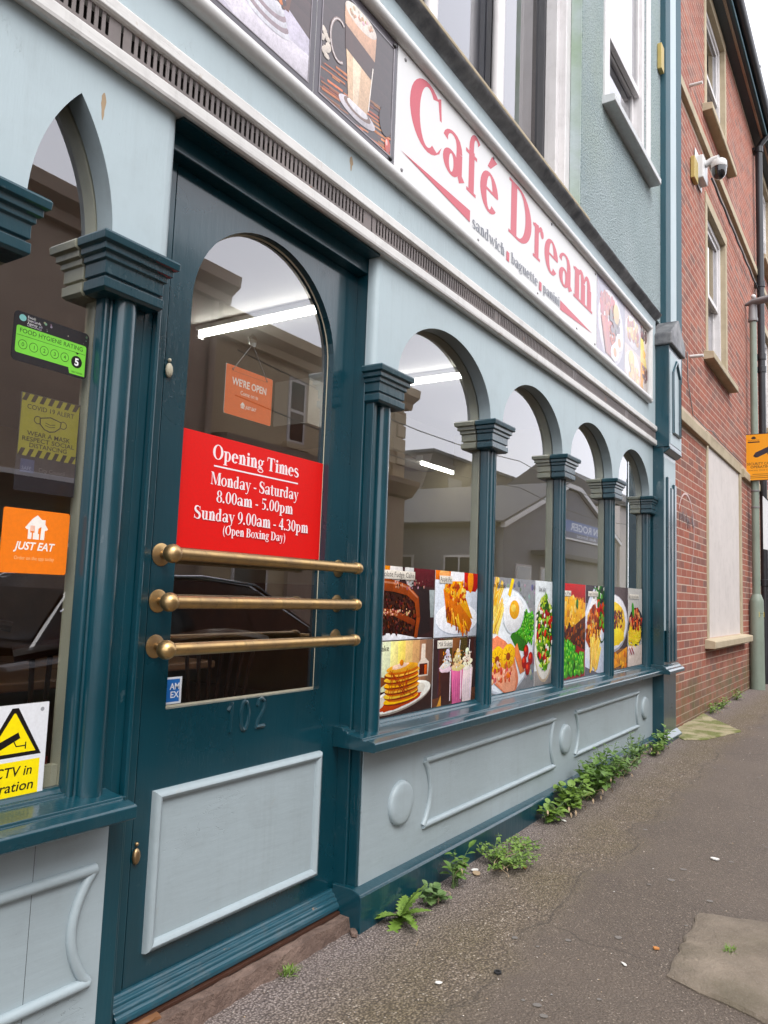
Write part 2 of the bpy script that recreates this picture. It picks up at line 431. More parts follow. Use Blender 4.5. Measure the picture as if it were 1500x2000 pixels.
# ------------------------------------------------------------------ mesh helpers
class MB:
    def __init__(s):
        s.v, s.f, s.mi = [], [], []
    def face(s, pts, mi=0):
        b = len(s.v)
        s.v += [tuple(p) for p in pts]
        s.f.append(tuple(range(b, b + len(pts))))
        s.mi.append(mi)
    def idx(s, verts, faces, mi=0):
        b = len(s.v)
        s.v += [tuple(p) for p in verts]
        for f in faces:
            s.f.append(tuple(i + b for i in f))
            s.mi.append(mi)
        return s
    def box(s, x0, x1, y0, y1, z0, z1, mi=0):
        v = [(x, y, z) for z in (z0, z1) for y in (y0, y1) for x in (x0, x1)]
        return s.idx(v, [(0, 2, 3, 1), (4, 5, 7, 6), (0, 1, 5, 4), (2, 6, 7, 3), (0, 4, 6, 2), (1, 3, 7, 5)], mi)
    def prism(s, poly, fn, lo, hi, mi=0, cap0=None, cap1=None):
        """poly: 2-D points; fn(p, t) -> 3-D"""
        n = len(poly)
        v = [fn(p, lo) for p in poly] + [fn(p, hi) for p in poly]
        s.idx(v, [(i, (i + 1) % n, n + (i + 1) % n, n + i) for i in range(n)], mi)
        b = len(s.v) - 2 * n
        s.f.append(tuple(range(b + n - 1, b - 1, -1))); s.mi.append(mi if cap0 is None else cap0)
        s.f.append(tuple(range(b + n, b + 2 * n))); s.mi.append(mi if cap1 is None else cap1)
        return s
    def ex(s, prof, x0, x1, mi=0):
        return s.prism(prof, lambda p, t: (t, p[0], p[1]), x0, x1, mi)
    def ez(s, prof, z0, z1, mi=0):
        return s.prism(prof, lambda p, t: (p[0], p[1], t), z0, z1, mi)
    def ey(s, prof, y0, y1, mi=0, cap0=None, cap1=None):
        return s.prism(prof, lambda p, t: (p[0], t, p[1]), y0, y1, mi, cap0, cap1)
    def tube(s, path, r, n=8, closed=False, sq=(1, 1)):
        path = [Vector(p) for p in path]
        m = len(path)
        rs = r if isinstance(r, (list, tuple)) else [r] * m
        b = len(s.v)
        up0 = None
        for i, p in enumerate(path):
            if closed:
                d = (path[(i + 1) % m] - path[i - 1]).normalized()
            else:
                d = (path[min(i + 1, m - 1)] - path[max(i - 1, 0)]).normalized()
            ref = Vector((0, 1, 0)) if abs(d.y) < 0.9 else Vector((0, 0, 1))
            a = d.cross(ref).normalized()
            c = d.cross(a).normalized()
            for k in range(n):
                t = 2 * math.pi * k / n
                s.v.append(tuple(p + (a * math.cos(t) * sq[0] + c * math.sin(t) * sq[1]) * rs[i]))
        for i in range(m if closed else m - 1):
            for k in range(n):
                j = (i + 1) % m
                s.f.append((b + i * n + k, b + i * n + (k + 1) % n, b + j * n + (k + 1) % n, b + j * n + k)); s.mi.append(0)
        if not closed:
            s.f.append(tuple(b + k for k in range(n))[::-1]); s.mi.append(0)
            s.f.append(tuple(b + (m - 1) * n + k for k in range(n))); s.mi.append(0)
        return s
    def lathe(s, c, axis, prof, n=16):
        """prof: (radius, distance along axis)"""
        c = Vector(c); ax = Vector(axis).normalized()
        ref = Vector((0, 0, 1)) if abs(ax.z) < 0.9 else Vector((1, 0, 0))
        a = ax.cross(ref).normalized(); d = ax.cross(a)
        b = len(s.v); m = len(prof)
        for r, h in prof:
            for k in range(n):
                t = 2 * math.pi * k / n
                s.v.append(tuple(c + ax * h + (a * math.cos(t) + d * math.sin(t)) * r))
        for i in range(m - 1):
            for k in range(n):
                s.f.append((b + i * n + k, b + (i + 1) * n + k, b + (i + 1) * n + (k + 1) % n, b + i * n + (k + 1) % n)); s.mi.append(0)
        s.f.append(tuple(b + k for k in range(n))); s.mi.append(0)
        s.f.append(tuple(b + (m - 1) * n + k for k in range(n))[::-1]); s.mi.append(0)
        return s
    def ball(s, c, r, n=14, sx=1, sy=1, sz=1):
        m = n // 2
        b = len(s.v)
        for i in range(m + 1):
            ph = math.pi * i / m
            rr = max(math.sin(ph), 1e-3)
            for k in range(n):
                t = 2 * math.pi * k / n
                s.v.append((c[0] + r * sx * rr * math.cos(t), c[1] + r * sy * rr * math.sin(t), c[2] + r * sz * math.cos(ph)))
        for i in range(m):
            for k in range(n):
                s.f.append((b + i * n + k, b + (i + 1) * n + k, b + (i + 1) * n + (k + 1) % n, b + i * n + (k + 1) % n)); s.mi.append(0)
        return s
    def build(s, name, mat, parent=None, smooth=False, bevel=0.0, fix=True):
        me = bpy.data.meshes.new(name)
        me.from_pydata(s.v, [], s.f)
        mats = mat if isinstance(mat, (list, tuple)) else [mat]
        for m in mats:
            me.materials.append(MAT[m] if isinstance(m, str) else m)
        if len(mats) > 1:
            me.polygons.foreach_set('material_index', s.mi)
        if fix:
            import bmesh
            bm = bmesh.new(); bm.from_mesh(me)
            bmesh.ops.recalc_face_normals(bm, faces=bm.faces)
            bm.to_mesh(me); bm.free()
        if smooth:
            me.polygons.foreach_set('use_smooth', [True] * len(me.polygons))
            if hasattr(me, 'set_sharp_from_angle'):
                me.set_sharp_from_angle(angle=math.radians(40))
        o = bpy.data.objects.new(name, me)
        link(o, parent)
        if bevel:
            md = o.modifiers.new('bevel', 'BEVEL')
            md.width = bevel; md.segments = 2; md.limit_method = 'ANGLE'; md.angle_limit = math.radians(35)
        return o

def link(o, parent=None):
    col.objects.link(o)
    if parent is not None:
        o.parent = parent
        if parent.parent is None:
            o.matrix_parent_inverse = Matrix.Translation(-parent.location)
    return o

def tag(o, label, cat, group=None):
    o['label'] = label; o['category'] = cat
    if group: o['group'] = group
    return o
def thing(name, label, cat, loc=(0, 0, 0), group=None):
    o = bpy.data.objects.new(name, None)
    o.empty_display_size = 0.1
    o.location = loc
    col.objects.link(o)
    return tag(o, label, cat, group)
def struct(o):
    o['kind'] = 'structure'
    return o
def B(name, mat, parent, *args, bevel=0.0):
    return MB().box(*args).build(name, mat, parent, bevel=bevel)

def gz(x):
    """height of the pavement, which climbs gently along the street"""
    return 0.035 + 0.0205 * (max(-3.0, min(x, 7.0)) - 2.4)

# ------------------------------------------------------------------ lettering and flat print
def arc(cx, cy, rx, ry, a0, a1, n=18):
    return [(cx + rx * math.cos(math.radians(a0 + (a1 - a0) * i / n)), cy + ry * math.sin(math.radians(a0 + (a1 - a0) * i / n))) for i in range(n + 1)]
def ringp(cx, cy, rx, ry, tx, ty, a0=0, a1=360, n=22):
    o = arc(cx, cy, rx, ry, a0, a1, n); i = arc(cx, cy, rx - tx, ry - ty, a0, a1, n)
    return [[o[k], o[k + 1], i[k + 1], i[k]] for k in range(n)]
def strokep(pts, ws):
    out = []; L = []; Rr = []
    n = len(pts)
    for k in range(n):
        x0, y0 = pts[max(k - 1, 0)]; x1, y1 = pts[min(k + 1, n - 1)]
        dx, dy = x1 - x0, y1 - y0
        d = math.hypot(dx, dy) or 1
        wv = (ws[k] if isinstance(ws, (list, tuple)) else ws) / 2
        L.append((pts[k][0] - dy / d * wv, pts[k][1] + dx / d * wv))
        Rr.append((pts[k][0] + dy / d * wv, pts[k][1] - dx / d * wv))
    for k in range(n - 1):
        out.append([L[k], L[k + 1], Rr[k + 1], Rr[k]])
    return out
def bez(p0, p1, p2, p3, n=10):
    r = []
    for i in range(n + 1):
        t = i / n; u = 1 - t
        r.append(tuple(u ** 3 * a + 3 * u * u * t * b + 3 * u * t * t * c + t ** 3 * d for a, b, c, d in zip(p0, p1, p2, p3)))
    return r
def rc(x0, y0, x1, y1):
    return [[(x0, y0), (x1, y0), (x1, y1), (x0, y1)]]
T_, S_ = 0.205, 0.055
def stem(x, y0, y1, sb=True, st=None, e=0.075):
    p = rc(x, y0, x + T_, y1)
    if sb: p += rc(x - e, y0, x + T_ + e, y0 + S_)
    if st == 'full': p += rc(x - e, y1 - S_, x + T_ + e, y1)
    if st == 'flag': p += [[(x - e - 0.01, y1 - 0.03), (x - e - 0.01, y1 - 0.075), (x + 0.02, y1 - 0.1), (x + T_, y1 + 0.015)]]
    return p
XH = 0.68
def hump(x0, x1, y):
    """the branch from one stem to the next of n, m, h"""
    return strokep(bez((x0, y - 0.16), (x0 + 0.06, y + 0.02), (x1 - 0.03, y + 0.10), (x1, y - 0.2), 9), [0.05, 0.055, 0.07, 0.085, 0.1, 0.115, 0.135, 0.15, 0.165, 0.175])
def glyph(c):
    if c == ' ': return [], 0.3
    if c == 'C': return ringp(0.46, 0.5, 0.45, 0.52, 0.245, 0.07, 52, 308) + [[(0.71, 0.94), (0.79, 0.99), (0.82, 0.64), (0.77, 0.64)]] + [[(0.66, 0.05), (0.74, 0.13), (0.84, 0.26), (0.78, 0.12)]], 0.9
    if c == 'O': return ringp(0.45, 0.5, 0.44, 0.52, 0.2, 0.05), 0.92
    if c == 'D': return stem(0.1, 0, 1, True, 'full') + ringp(0.36, 0.5, 0.5, 0.5, 0.235, S_, -90, 90) + rc(0.27, 0, 0.36, S_) + rc(0.27, 1 - S_, 0.36, 1), 0.92
    if c == 'T': return stem(0.3, 0, 1) + rc(0.02, 0.94, 0.76, 1) + [[(0.02, 0.94), (0.09, 0.94), (0.03, 0.7), (0.0, 0.7)], [(0.76, 0.94), (0.69, 0.94), (0.75, 0.7), (0.78, 0.7)]], 0.8
    if c == 'M': return rc(0.1, 0, 0.15, 1) + rc(0.02, 0, 0.25, S_) + rc(0.02, 0.95, 0.14, 1) + stem(0.79, 0, 1, True, None) + rc(0.9, 0.95, 1.05, 1) + [[(0.1, 1), (0.28, 1), (0.6, 0.1), (0.5, 0.0)], [(0.5, 0.0), (0.57, 0.05), (0.84, 1), (0.8, 1)]], 1.08
    if c == 'S': return strokep(bez((0.56, 0.8), (0.5, 1.06), (0.06, 1.04), (0.12, 0.72), 8) + bez((0.12, 0.72), (0.16, 0.52), (0.58, 0.5), (0.57, 0.25), 8)[1:] + bez((0.57, 0.25), (0.56, -0.06), (0.12, -0.06), (0.06, 0.24), 8)[1:], [0.05] * 3 + [0.07, 0.09, 0.12, 0.15, 0.17] + [0.19] * 9 + [0.17, 0.14, 0.1, 0.08, 0.06] + [0.05] * 3) + rc(0.54, 0.68, 0.58, 0.98) + rc(0.04, 0.02, 0.08, 0.32), 0.7
    if c == 'B': return stem(0.1, 0, 1, True, 'full') + ringp(0.36, 0.76, 0.32, 0.24, 0.17, S_, -90, 90) + ringp(0.36, 0.27, 0.37, 0.27, 0.19, S_, -90, 90) + rc(0.27, 0, 0.36, S_) + rc(0.27, 1 - S_, 0.36, 1) + rc(0.27, 0.5, 0.36, 0.545), 0.78
    if c in 'aá': return strokep(bez((0.09, 0.5), (0.1, 0.72), (0.5, 0.76), (0.49, 0.45), 9), [0.13, 0.1, 0.07, 0.055, 0.055, 0.07, 0.1, 0.14, 0.165, 0.175]) + rc(0.402, 0.12, 0.577, 0.45) + ringp(0.26, 0.185, 0.235, 0.2, 0.17, 0.055) + [[(0.402, 0.13), (0.577, 0.13), (0.66, 0.07), (0.5, -0.02)]], 0.66
    if c == 'f': return stem(0.12, 0, 0.72) + strokep(bez((0.207, 0.72), (0.2, 1.02), (0.4, 1.06), (0.49, 0.93), 8), [0.175, 0.165, 0.14, 0.11, 0.085, 0.07, 0.065, 0.08, 0.12]) + rc(0.0, XH - 0.06, 0.42, XH), 0.45
    if c in 'eé':
        p = ringp(0.32, 0.335, 0.305, 0.35, 0.205, 0.06, 5, 318) + rc(0.15, 0.345, 0.6, 0.395)
        if c == 'é': p += [[(0.24, 0.76), (0.38, 1.0), (0.56, 0.97), (0.34, 0.76)]]
        return p, 0.64
    if c == 'o': return ringp(0.32, 0.335, 0.31, 0.35, 0.165, 0.05), 0.65
    if c == 'c': return ringp(0.32, 0.335, 0.305, 0.35, 0.175, 0.05, 48, 316) + arcfan(0.5, 0.53, 0.075), 0.58
    if c == 'r': return stem(0.1, 0, XH, True, 'flag') + strokep(bez((0.26, 0.48), (0.3, 0.62), (0.36, 0.68), (0.48, 0.64), 6), [0.05, 0.05, 0.06, 0.08, 0.1, 0.12, 0.1]) + arcfan(0.47, 0.585, 0.085), 0.53
    if c == 'n': return stem(0.1, 0, XH, True, 'flag') + hump(0.25, 0.5, XH) + stem(0.412, 0, 0.48), 0.7
    if c == 'm': return stem(0.1, 0, XH, True, 'flag', 0.06) + hump(0.25, 0.48, XH) + stem(0.392, 0, 0.48, True, None, 0.05) + hump(0.55, 0.79, XH) + stem(0.70, 0, 0.48, True, None, 0.06), 0.97
    if c == 'h': return stem(0.1, 0, 1, True, 'flag') + hump(0.25, 0.5, XH) + stem(0.412, 0, 0.48), 0.7
    if c == 'i': return stem(0.1, 0, XH, True, 'flag') + arcfan(0.19, 0.87, 0.1), 0.37
    if c == 'd': return ringp(0.27, 0.32, 0.25, 0.34, 0.16, 0.05, 40, 320) + rc(0.37, 0.04, 0.545, 1) + [[(0.28, 0.96), (0.28, 0.92), (0.38, 0.9), (0.4, 1.0)], [(0.4, 0), (0.62, 0.05), (0.62, 0.09), (0.4, 0.1)]], 0.68
    if c == 'b': return rc(0.1, 0, 0.275, 1) + [[(0.02, 0.97), (0.02, 0.93), (0.12, 0.9), (0.12, 1)]] + ringp(0.36, 0.33, 0.27, 0.35, 0.165, 0.05, -140, 140), 0.68
    if c == 'p': return rc(0.1, -0.28, 0.275, XH) + rc(0.02, -0.3, 0.35, -0.25) + [[(0.0, 0.65), (0.0, 0.6), (0.1, 0.58), (0.1, XH)]] + ringp(0.36, 0.34, 0.27, 0.35, 0.165, 0.05, -140, 140), 0.68
    if c == 'u': return rc(0.1, 0.2, 0.275, XH) + rc(0.01, 0.63, 0.2, XH) + strokep(bez((0.187, 0.24), (0.2, -0.07), (0.38, -0.02), (0.46, 0.16), 7), [0.175, 0.15, 0.11, 0.08, 0.06, 0.05, 0.05, 0.05]) + rc(0.43, 0.0, 0.6, XH) + rc(0.34, 0.63, 0.5, XH) + rc(0.55, 0, 0.68, S_), 0.7
    if c == 't': return rc(0.12, 0.14, 0.295, 0.86) + rc(0.0, XH - 0.055, 0.42, XH) + strokep(bez((0.207, 0.16), (0.21, -0.04), (0.38, -0.04), (0.44, 0.1), 6), [0.175, 0.15, 0.11, 0.08, 0.06, 0.05, 0.04]), 0.45
    if c == 's': return strokep(bez((0.42, 0.54), (0.38, 0.7), (0.08, 0.72), (0.1, 0.5), 6) + bez((0.1, 0.5), (0.13, 0.36), (0.46, 0.36), (0.45, 0.17), 6)[1:] + bez((0.45, 0.17), (0.43, -0.04), (0.1, -0.04), (0.06, 0.16), 6)[1:], [0.05, 0.06, 0.07, 0.09, 0.12, 0.14, 0.15] + [0.155] * 6 + [0.13, 0.1, 0.08, 0.06, 0.05, 0.05]), 0.54
    if c in 'yw':
        p = [[(0.03, XH), (0.22, XH), (0.42, 0.0), (0.32, 0.0)], [(0.31, 0.0), (0.38, 0.06), (0.58, XH), (0.52, XH)]] + rc(-0.02, 0.63, 0.28, XH)
        if c == 'y': return p + strokep([(0.36, 0.04), (0.28, -0.2), (0.16, -0.28), (0.06, -0.22)], [0.08, 0.06, 0.07, 0.1]) + rc(0.44, 0.63, 0.64, XH), 0.64
        return p + [[(0.40, XH), (0.58, XH), (0.78, 0.0), (0.68, 0.0)], [(0.67, 0.0), (0.74, 0.06), (0.92, XH), (0.86, XH)]] + rc(0.78, 0.63, 0.98, XH), 0.98
    if c == 'x': return [[(0.04, XH), (0.24, XH), (0.6, 0), (0.4, 0)], [(0.04, 0), (0.1, 0), (0.56, XH), (0.5, XH)]] + rc(0, 0.63, 0.28, XH) + rc(0.42, 0.63, 0.62, XH) + rc(0, 0, 0.2, S_) + rc(0.36, 0, 0.66, S_), 0.66
    if c == 'g': return ringp(0.28, 0.45, 0.24, 0.23, 0.145, 0.045) + ringp(0.3, -0.12, 0.28, 0.16, 0.08, 0.06) + [[(0.08, 0.2), (0.2, 0.25), (0.5, 0.06), (0.1, 0.04)]] + [[(0.42, 0.6), (0.6, 0.68), (0.62, 0.6), (0.45, 0.56)]], 0.62
    if c == '0': return ringp(0.3, 0.5, 0.28, 0.51, 0.16, 0.05), 0.6
    if c == '8': return ringp(0.3, 0.75, 0.24, 0.25, 0.14, 0.05) + ringp(0.3, 0.26, 0.28, 0.28, 0.15, 0.05), 0.6
    if c == '9': return ringp(0.28, 0.66, 0.26, 0.34, 0.15, 0.05) + strokep(bez((0.46, 0.66), (0.5, 0.3), (0.36, 0.04), (0.08, 0.0), 8), [0.16, 0.17, 0.16, 0.14, 0.11, 0.09, 0.07, 0.05, 0.04]), 0.6
    if c == '5': return rc(0.12, 0.86, 0.54, 1) + rc(0.12, 0.56, 0.17, 0.9) + ringp(0.24, 0.31, 0.3, 0.31, 0.17, 0.06, -120, 125), 0.6
    if c == '4': return rc(0.33, 0, 0.5, 1) + rc(0.03, 0.24, 0.58, 0.36) + [[(0.03, 0.36), (0.1, 0.36), (0.4, 0.9), (0.4, 1)]], 0.62
    if c == '3': return ringp(0.24, 0.75, 0.27, 0.25, 0.15, 0.06, -90, 150) + ringp(0.22, 0.28, 0.33, 0.29, 0.17, 0.06, -140, 90), 0.6
    if c == '1': return stem(0.2, 0, 1) + [[(0.05, 0.86), (0.05, 0.8), (0.22, 0.84), (0.25, 1)]], 0.5
    if c == '.': return arcfan(0.13, 0.08, 0.095), 0.3
    if c == '-': return rc(0.04, 0.27, 0.34, 0.37), 0.38
    if c == '(': return strokep(bez((0.32, 1.0), (0.04, 0.75), (0.04, 0.0), (0.32, -0.25), 8), [0.03, 0.06, 0.09, 0.12, 0.13, 0.12, 0.09, 0.06, 0.03]), 0.36
    if c == ')': return strokep(bez((0.04, 1.0), (0.32, 0.75), (0.32, 0.0), (0.04, -0.25), 8), [0.03, 0.06, 0.09, 0.12, 0.13, 0.12, 0.09, 0.06, 0.03]), 0.36
    return rc(0.1, 0, 0.3, 0.6), 0.5
def arcfan(cx, cy, r):
    return [arc(cx, cy, r, r, 0, 336, 14)]
def serif_polys(txt, size, squeeze=0.8, track=0.0):
    out = []; x = 0
    for ch in txt:
        g, a = glyph(ch)
        out += [[(x + px * squeeze * size, py * size) for px, py in p] for p in g]
        x += (a * squeeze + track) * size
    return out, x
_tc = {}
def sans_polys(txt, size, bold=0.0, shear=0.0):
    key = (txt, bold, shear)
    if key not in _tc:
        cu_ = bpy.data.curves.new('t', 'FONT')
        cu_.body = txt; cu_.size = 1.0; cu_.offset = bold; cu_.shear = shear; cu_.resolution_u = 3
        o = bpy.data.objects.new('t', cu_); col.objects.link(o)
        dg = bpy.context.evaluated_depsgraph_get()
        me = bpy.data.meshes.new_from_object(o.evaluated_get(dg))
        vs_ = [(v.co.x, v.co.y) for v in me.vertices]
        ps = [[vs_[i] for i in p.vertices] for p in me.polygons]
        col.objects.unlink(o); bpy.data.objects.remove(o); bpy.data.curves.remove(cu_); bpy.data.meshes.remove(me)
        xs = [v[0] for v in vs_] or [0]
        _tc[key] = (ps, max(xs))
    ps, wd = _tc[key]
    return [[(x * size, y * size) for x, y in p] for p in ps], wd * size

def clip_poly(p, b):
    for ax, lim, sg in ((0, b[0], 1), (0, b[2], -1), (1, b[1], 1), (1, b[3], -1)):
        q = []
        for i in range(len(p)):
            a, c = p[i - 1], p[i]
            ia, ic = (a[ax] - lim) * sg >= 0, (c[ax] - lim) * sg >= 0
            if ia != ic:
                t = (lim - a[ax]) / (c[ax] - a[ax])
                q.append((a[0] + (c[0] - a[0]) * t, a[1] + (c[1] - a[1]) * t))
            if ic: q.append(c)
        p = q
        if not p: return []
    return p

class Print:
    """flat coloured shapes, each ink layer a hair in front of the one below"""
    def __init__(s, step=0.00002):
        s.p = []; s.k = 0; s.step = step; s.clip = None
    def add(s, polys, c):
        s.k += 1
        for p in polys:
            if s.clip: p = clip_poly(p, s.clip)
            if len(p) > 2: s.p.append((p, c, s.k))
        return s
    def poly(s, p, c): return s.add([p], c)
    def rect(s, x0, y0, x1, y1, c): return s.add(rc(x0, y0, x1, y1), c)
    def ell(s, cx, cy, rx, ry, c, rot=0, n=22, wob=0.0):
        ca, sa = math.cos(rot), math.sin(rot)
        pts = []
        for i in range(n):
            t = 2 * math.pi * i / n
            q = 1 + R.uniform(-wob, wob)
            x, y = rx * q * math.cos(t), ry * q * math.sin(t)
            pts.append((cx + x * ca - y * sa, cy + x * sa + y * ca))
        return s.add([pts], c)
    def stroke(s, pts, w, c): return s.add(strokep(pts, w), c)
    def rrect(s, x0, y0, x1, y1, r, c):
        p = arc(x1 - r, y1 - r, r, r, 0, 90, 5) + arc(x0 + r, y1 - r, r, r, 90, 180, 5) + arc(x0 + r, y0 + r, r, r, 180, 270, 5) + arc(x1 - r, y0 + r, r, r, 270, 360, 5)
        return s.add([p], c)
    def sans(s, t, x, y, size, c, bold=0.0, shear=0.0, center=False, maxw=None):
        ps, wd = sans_polys(t, size, bold, shear)
        k = 1.0
        if maxw: k = maxw / wd; wd = maxw
        if center: x -= wd / 2
        return s.add([[(x + a * k, y + b) for a, b in p] for p in ps], c)
    def serif(s, t, x, y, size, c, center=False, squeeze=0.8, maxw=None):
        ps, wd = serif_polys(t, size, squeeze)
        k = 1.0
        if maxw: k = maxw / wd; wd = maxw
        if center: x -= wd / 2
        for p in ps:
            s.add([[(x + a * k, y + b) for a, b in p]], c)
        return s
    def build(s, name, parent, fn, mat='print'):
        """fn(u, v, d): d is the height of the ink above the sheet"""
        v = []; f = []; cc = []
        st = min(s.step, 0.0036 / max(1, s.k))
        for p, c, k in s.p:
            b = len(v)
            v += [tuple(fn(a, bb, k * st)) for a, bb in p]
            f.append(tuple(range(b, b + len(p)))); cc.append((c, len(p)))
        me = bpy.data.meshes.new(name)
        me.from_pydata(v, [], f)
        at = me.color_attributes.new('Col', 'FLOAT_COLOR', 'CORNER')
        vals = []
        if mat == 'print':
            for c, n in cc:
                vals += list(srgb(*c)) * n
        else:
            for (p, c, k), (_, n) in zip(s.p, cc):
                l3 = srgb(*c)
                xs = [q[0] for q in p]; ys = [q[1] for q in p]
                cx, cy = (min(xs) + max(xs)) / 2, (min(ys) + max(ys)) / 2
                wx, wy = max(1e-4, (max(xs) - min(xs)) / 2), max(1e-4, (max(ys) - min(ys)) / 2)
                for q in p:
                    g = 1 + 0.26 * (-0.45 * (q[0] - cx) / wx + 0.8 * (q[1] - cy) / wy) + R.uniform(-0.12, 0.12)
                    vals += [min(1, v * g) for v in l3[:3]] + [1]
        at.data.foreach_set('color', vals)
        me.materials.append(MAT[mat])
        o = bpy.data.objects.new(name, me)
        return link(o, parent)

def jit(c, d):
    return tuple(max(0, min(255, v + R.randint(-d, d))) for v in c)
def sprinkle(P, n, box, rr, cols, asp=1.0, d=18, wob=0.15, nn=9, inside=None):
    for _ in range(n):
        x, y = R.uniform(box[0], box[2]), R.uniform(box[1], box[3])
        if inside and not inside(x, y): continue
        r = R.uniform(*rr)
        P.ell(x, y, r, r * R.uniform(min(1, asp), max(1, asp)), jit(R.choice(cols), d), R.uniform(0, 3.14), nn, wob)
def inell(cx, cy, rx, ry):
    return lambda x, y: ((x - cx) / rx) ** 2 + ((y - cy) / ry) ** 2 < 1

# ------------------------------------------------------------------ ground
def ground():
    # pavement: one gently sloping sheet, kerb, road to the horizon, far pavement
    xs = [-12, -3, 0, 2, 4, 6, 7, 8, 10, 13, 40]
    m = MB()
    for a, b in zip(xs, xs[1:]):
        m.face([(a, -2.1, gz(a) - 0.02), (b, -2.1, gz(b) - 0.02), (b, 0.25, gz(b)), (a, 0.25, gz(a))])
    struct(m.build('pavement', 'pavement_asphalt'))
    m = MB()
    for a, b in zip(xs, xs[1:]):
        z0, z1 = gz(a) - 0.02, gz(b) - 0.02
        m.idx([(a, -2.25, z0 - 0.2), (b, -2.25, z1 - 0.2), (b, -2.1, z1 - 0.2), (a, -2.1, z0 - 0.2), (a, -2.25, z0 + 0.004), (b, -2.25, z1 + 0.004), (b, -2.102, z1 + 0.004), (a, -2.102, z0 + 0.004)], [(0, 1, 5, 4), (4, 5, 6, 7), (3, 2, 1, 0), (0, 4, 7, 3), (1, 2, 6, 5)])
    struct(m.build('kerb', 'old_concrete'))
    m = MB()
    m.face([(-300, -300, -0.16), (300, -300, -0.16), (300, 300, -0.16), (-300, 300, -0.16)])
    struct(m.build('road', 'road_asphalt'))
    m = MB().box(-14, 45, -8.6, -6.4, -0.2, 0.02)
    struct(m.build('far_pavement', 'road_asphalt', bevel=0.01))
    # broken concrete patches let into the tarmac
    def patch(name, pts, mat, label, hgt, n=60):
        # fine uneven outline
        out = []
        for i in range(len(pts)):
            a, b = Vector(pts[i]), Vector(pts[(i + 1) % len(pts)])
            k = max(2, int((b - a).length / 0.04))
            for j in range(k):
                p = a.lerp(b, j / k)
                out.append((p.x + R.uniform(-0.008, 0.008), p.y + R.uniform(-0.008, 0.008)))
        m = MB()
        c = Vector((sum(p[0] for p in out) / len(out), sum(p[1] for p in out) / len(out)))
        rings = []
        for s_, h in ((1.0, -0.02), (1.0, 0.3), (0.97, 1.0), (0.6, 1.0), (0.25, 1.1)):
            rings.append([(c.x + (p[0] - c.x) * s_, c.y + (p[1] - c.y) * s_, gz(p[0]) - 0.02 * (-p[1]) / 2.1 + hgt * h + (R.uniform(-0.0015, 0.0015) if h > 0.5 else 0)) for p in out])
        n_ = len(out)
        v = [p for r_ in rings for p in r_]
        f = [(i * n_ + k, i * n_ + (k + 1) % n_, (i + 1) * n_ + (k + 1) % n_, (i + 1) * n_ + k) for i in range(len(rings) - 1) for k in range(n_)]
        f.append(tuple((len(rings) - 1) * n_ + k for k in range(n_)))
        m.idx(v, f)
        o = m.build(name, mat, smooth=True)
        tag(o, label, 'slab')
        return o
    patch('concrete_slab', [(2.76, -1.0), (3.33, -0.99), (3.42, -1.25), (3.36, -1.62), (2.55, -1.58)], 'old_concrete', 'rough worn concrete slab let into the tarmac, nearest the camera', 0.012)
    patch('mossy_slab', [(7.08, -0.02), (8.6, -0.012), (8.3, -0.16), (7.7, -0.50), (7.0, -0.33), (6.86, -0.19)], 'mossy_concrete', 'yellowish mossy concrete slab on the ground beside the brick wall', 0.012)
ground()

# ------------------------------------------------------------------ the cafe building
ZT = 2.0
cafe = thing('cafe_building', 'pale blue and teal corner cafe with an arched timber shopfront', 'building', (3.0, 0, 0))
GY = 0.066            # glass line
COLX = [2.505, 3.52, 4.535, 5.55, 6.565]
ZS = 2.115
def ell_arch(c, a=0.437, b=0.309, n=26):
    return [(c - a * math.cos(math.pi * i / n), ZS + b * math.sin(math.pi * i / n)) for i in range(n + 1)]
def pointed(c):
    a, h = 0.118, 0.332
    k_ = (h * h - a * a) / (2 * a); r_ = k_ + a
    half = [(-a + a * i / 14, math.sqrt(max(0, r_ * r_ - (k_ + a - a * i / 14) ** 2))) for i in range(15)]
    half = [(-a, 0.0)] + [(-a + a * (i / 16) ** 2, math.sqrt(max(0, r_ * r_ - (k_ + a - a * (i / 16) ** 2) ** 2))) for i in range(1, 17)]
    return [(c + x, ZS + z) for x, z in half] + [(c - x, ZS + z) for x, z in half[-2::-1]]
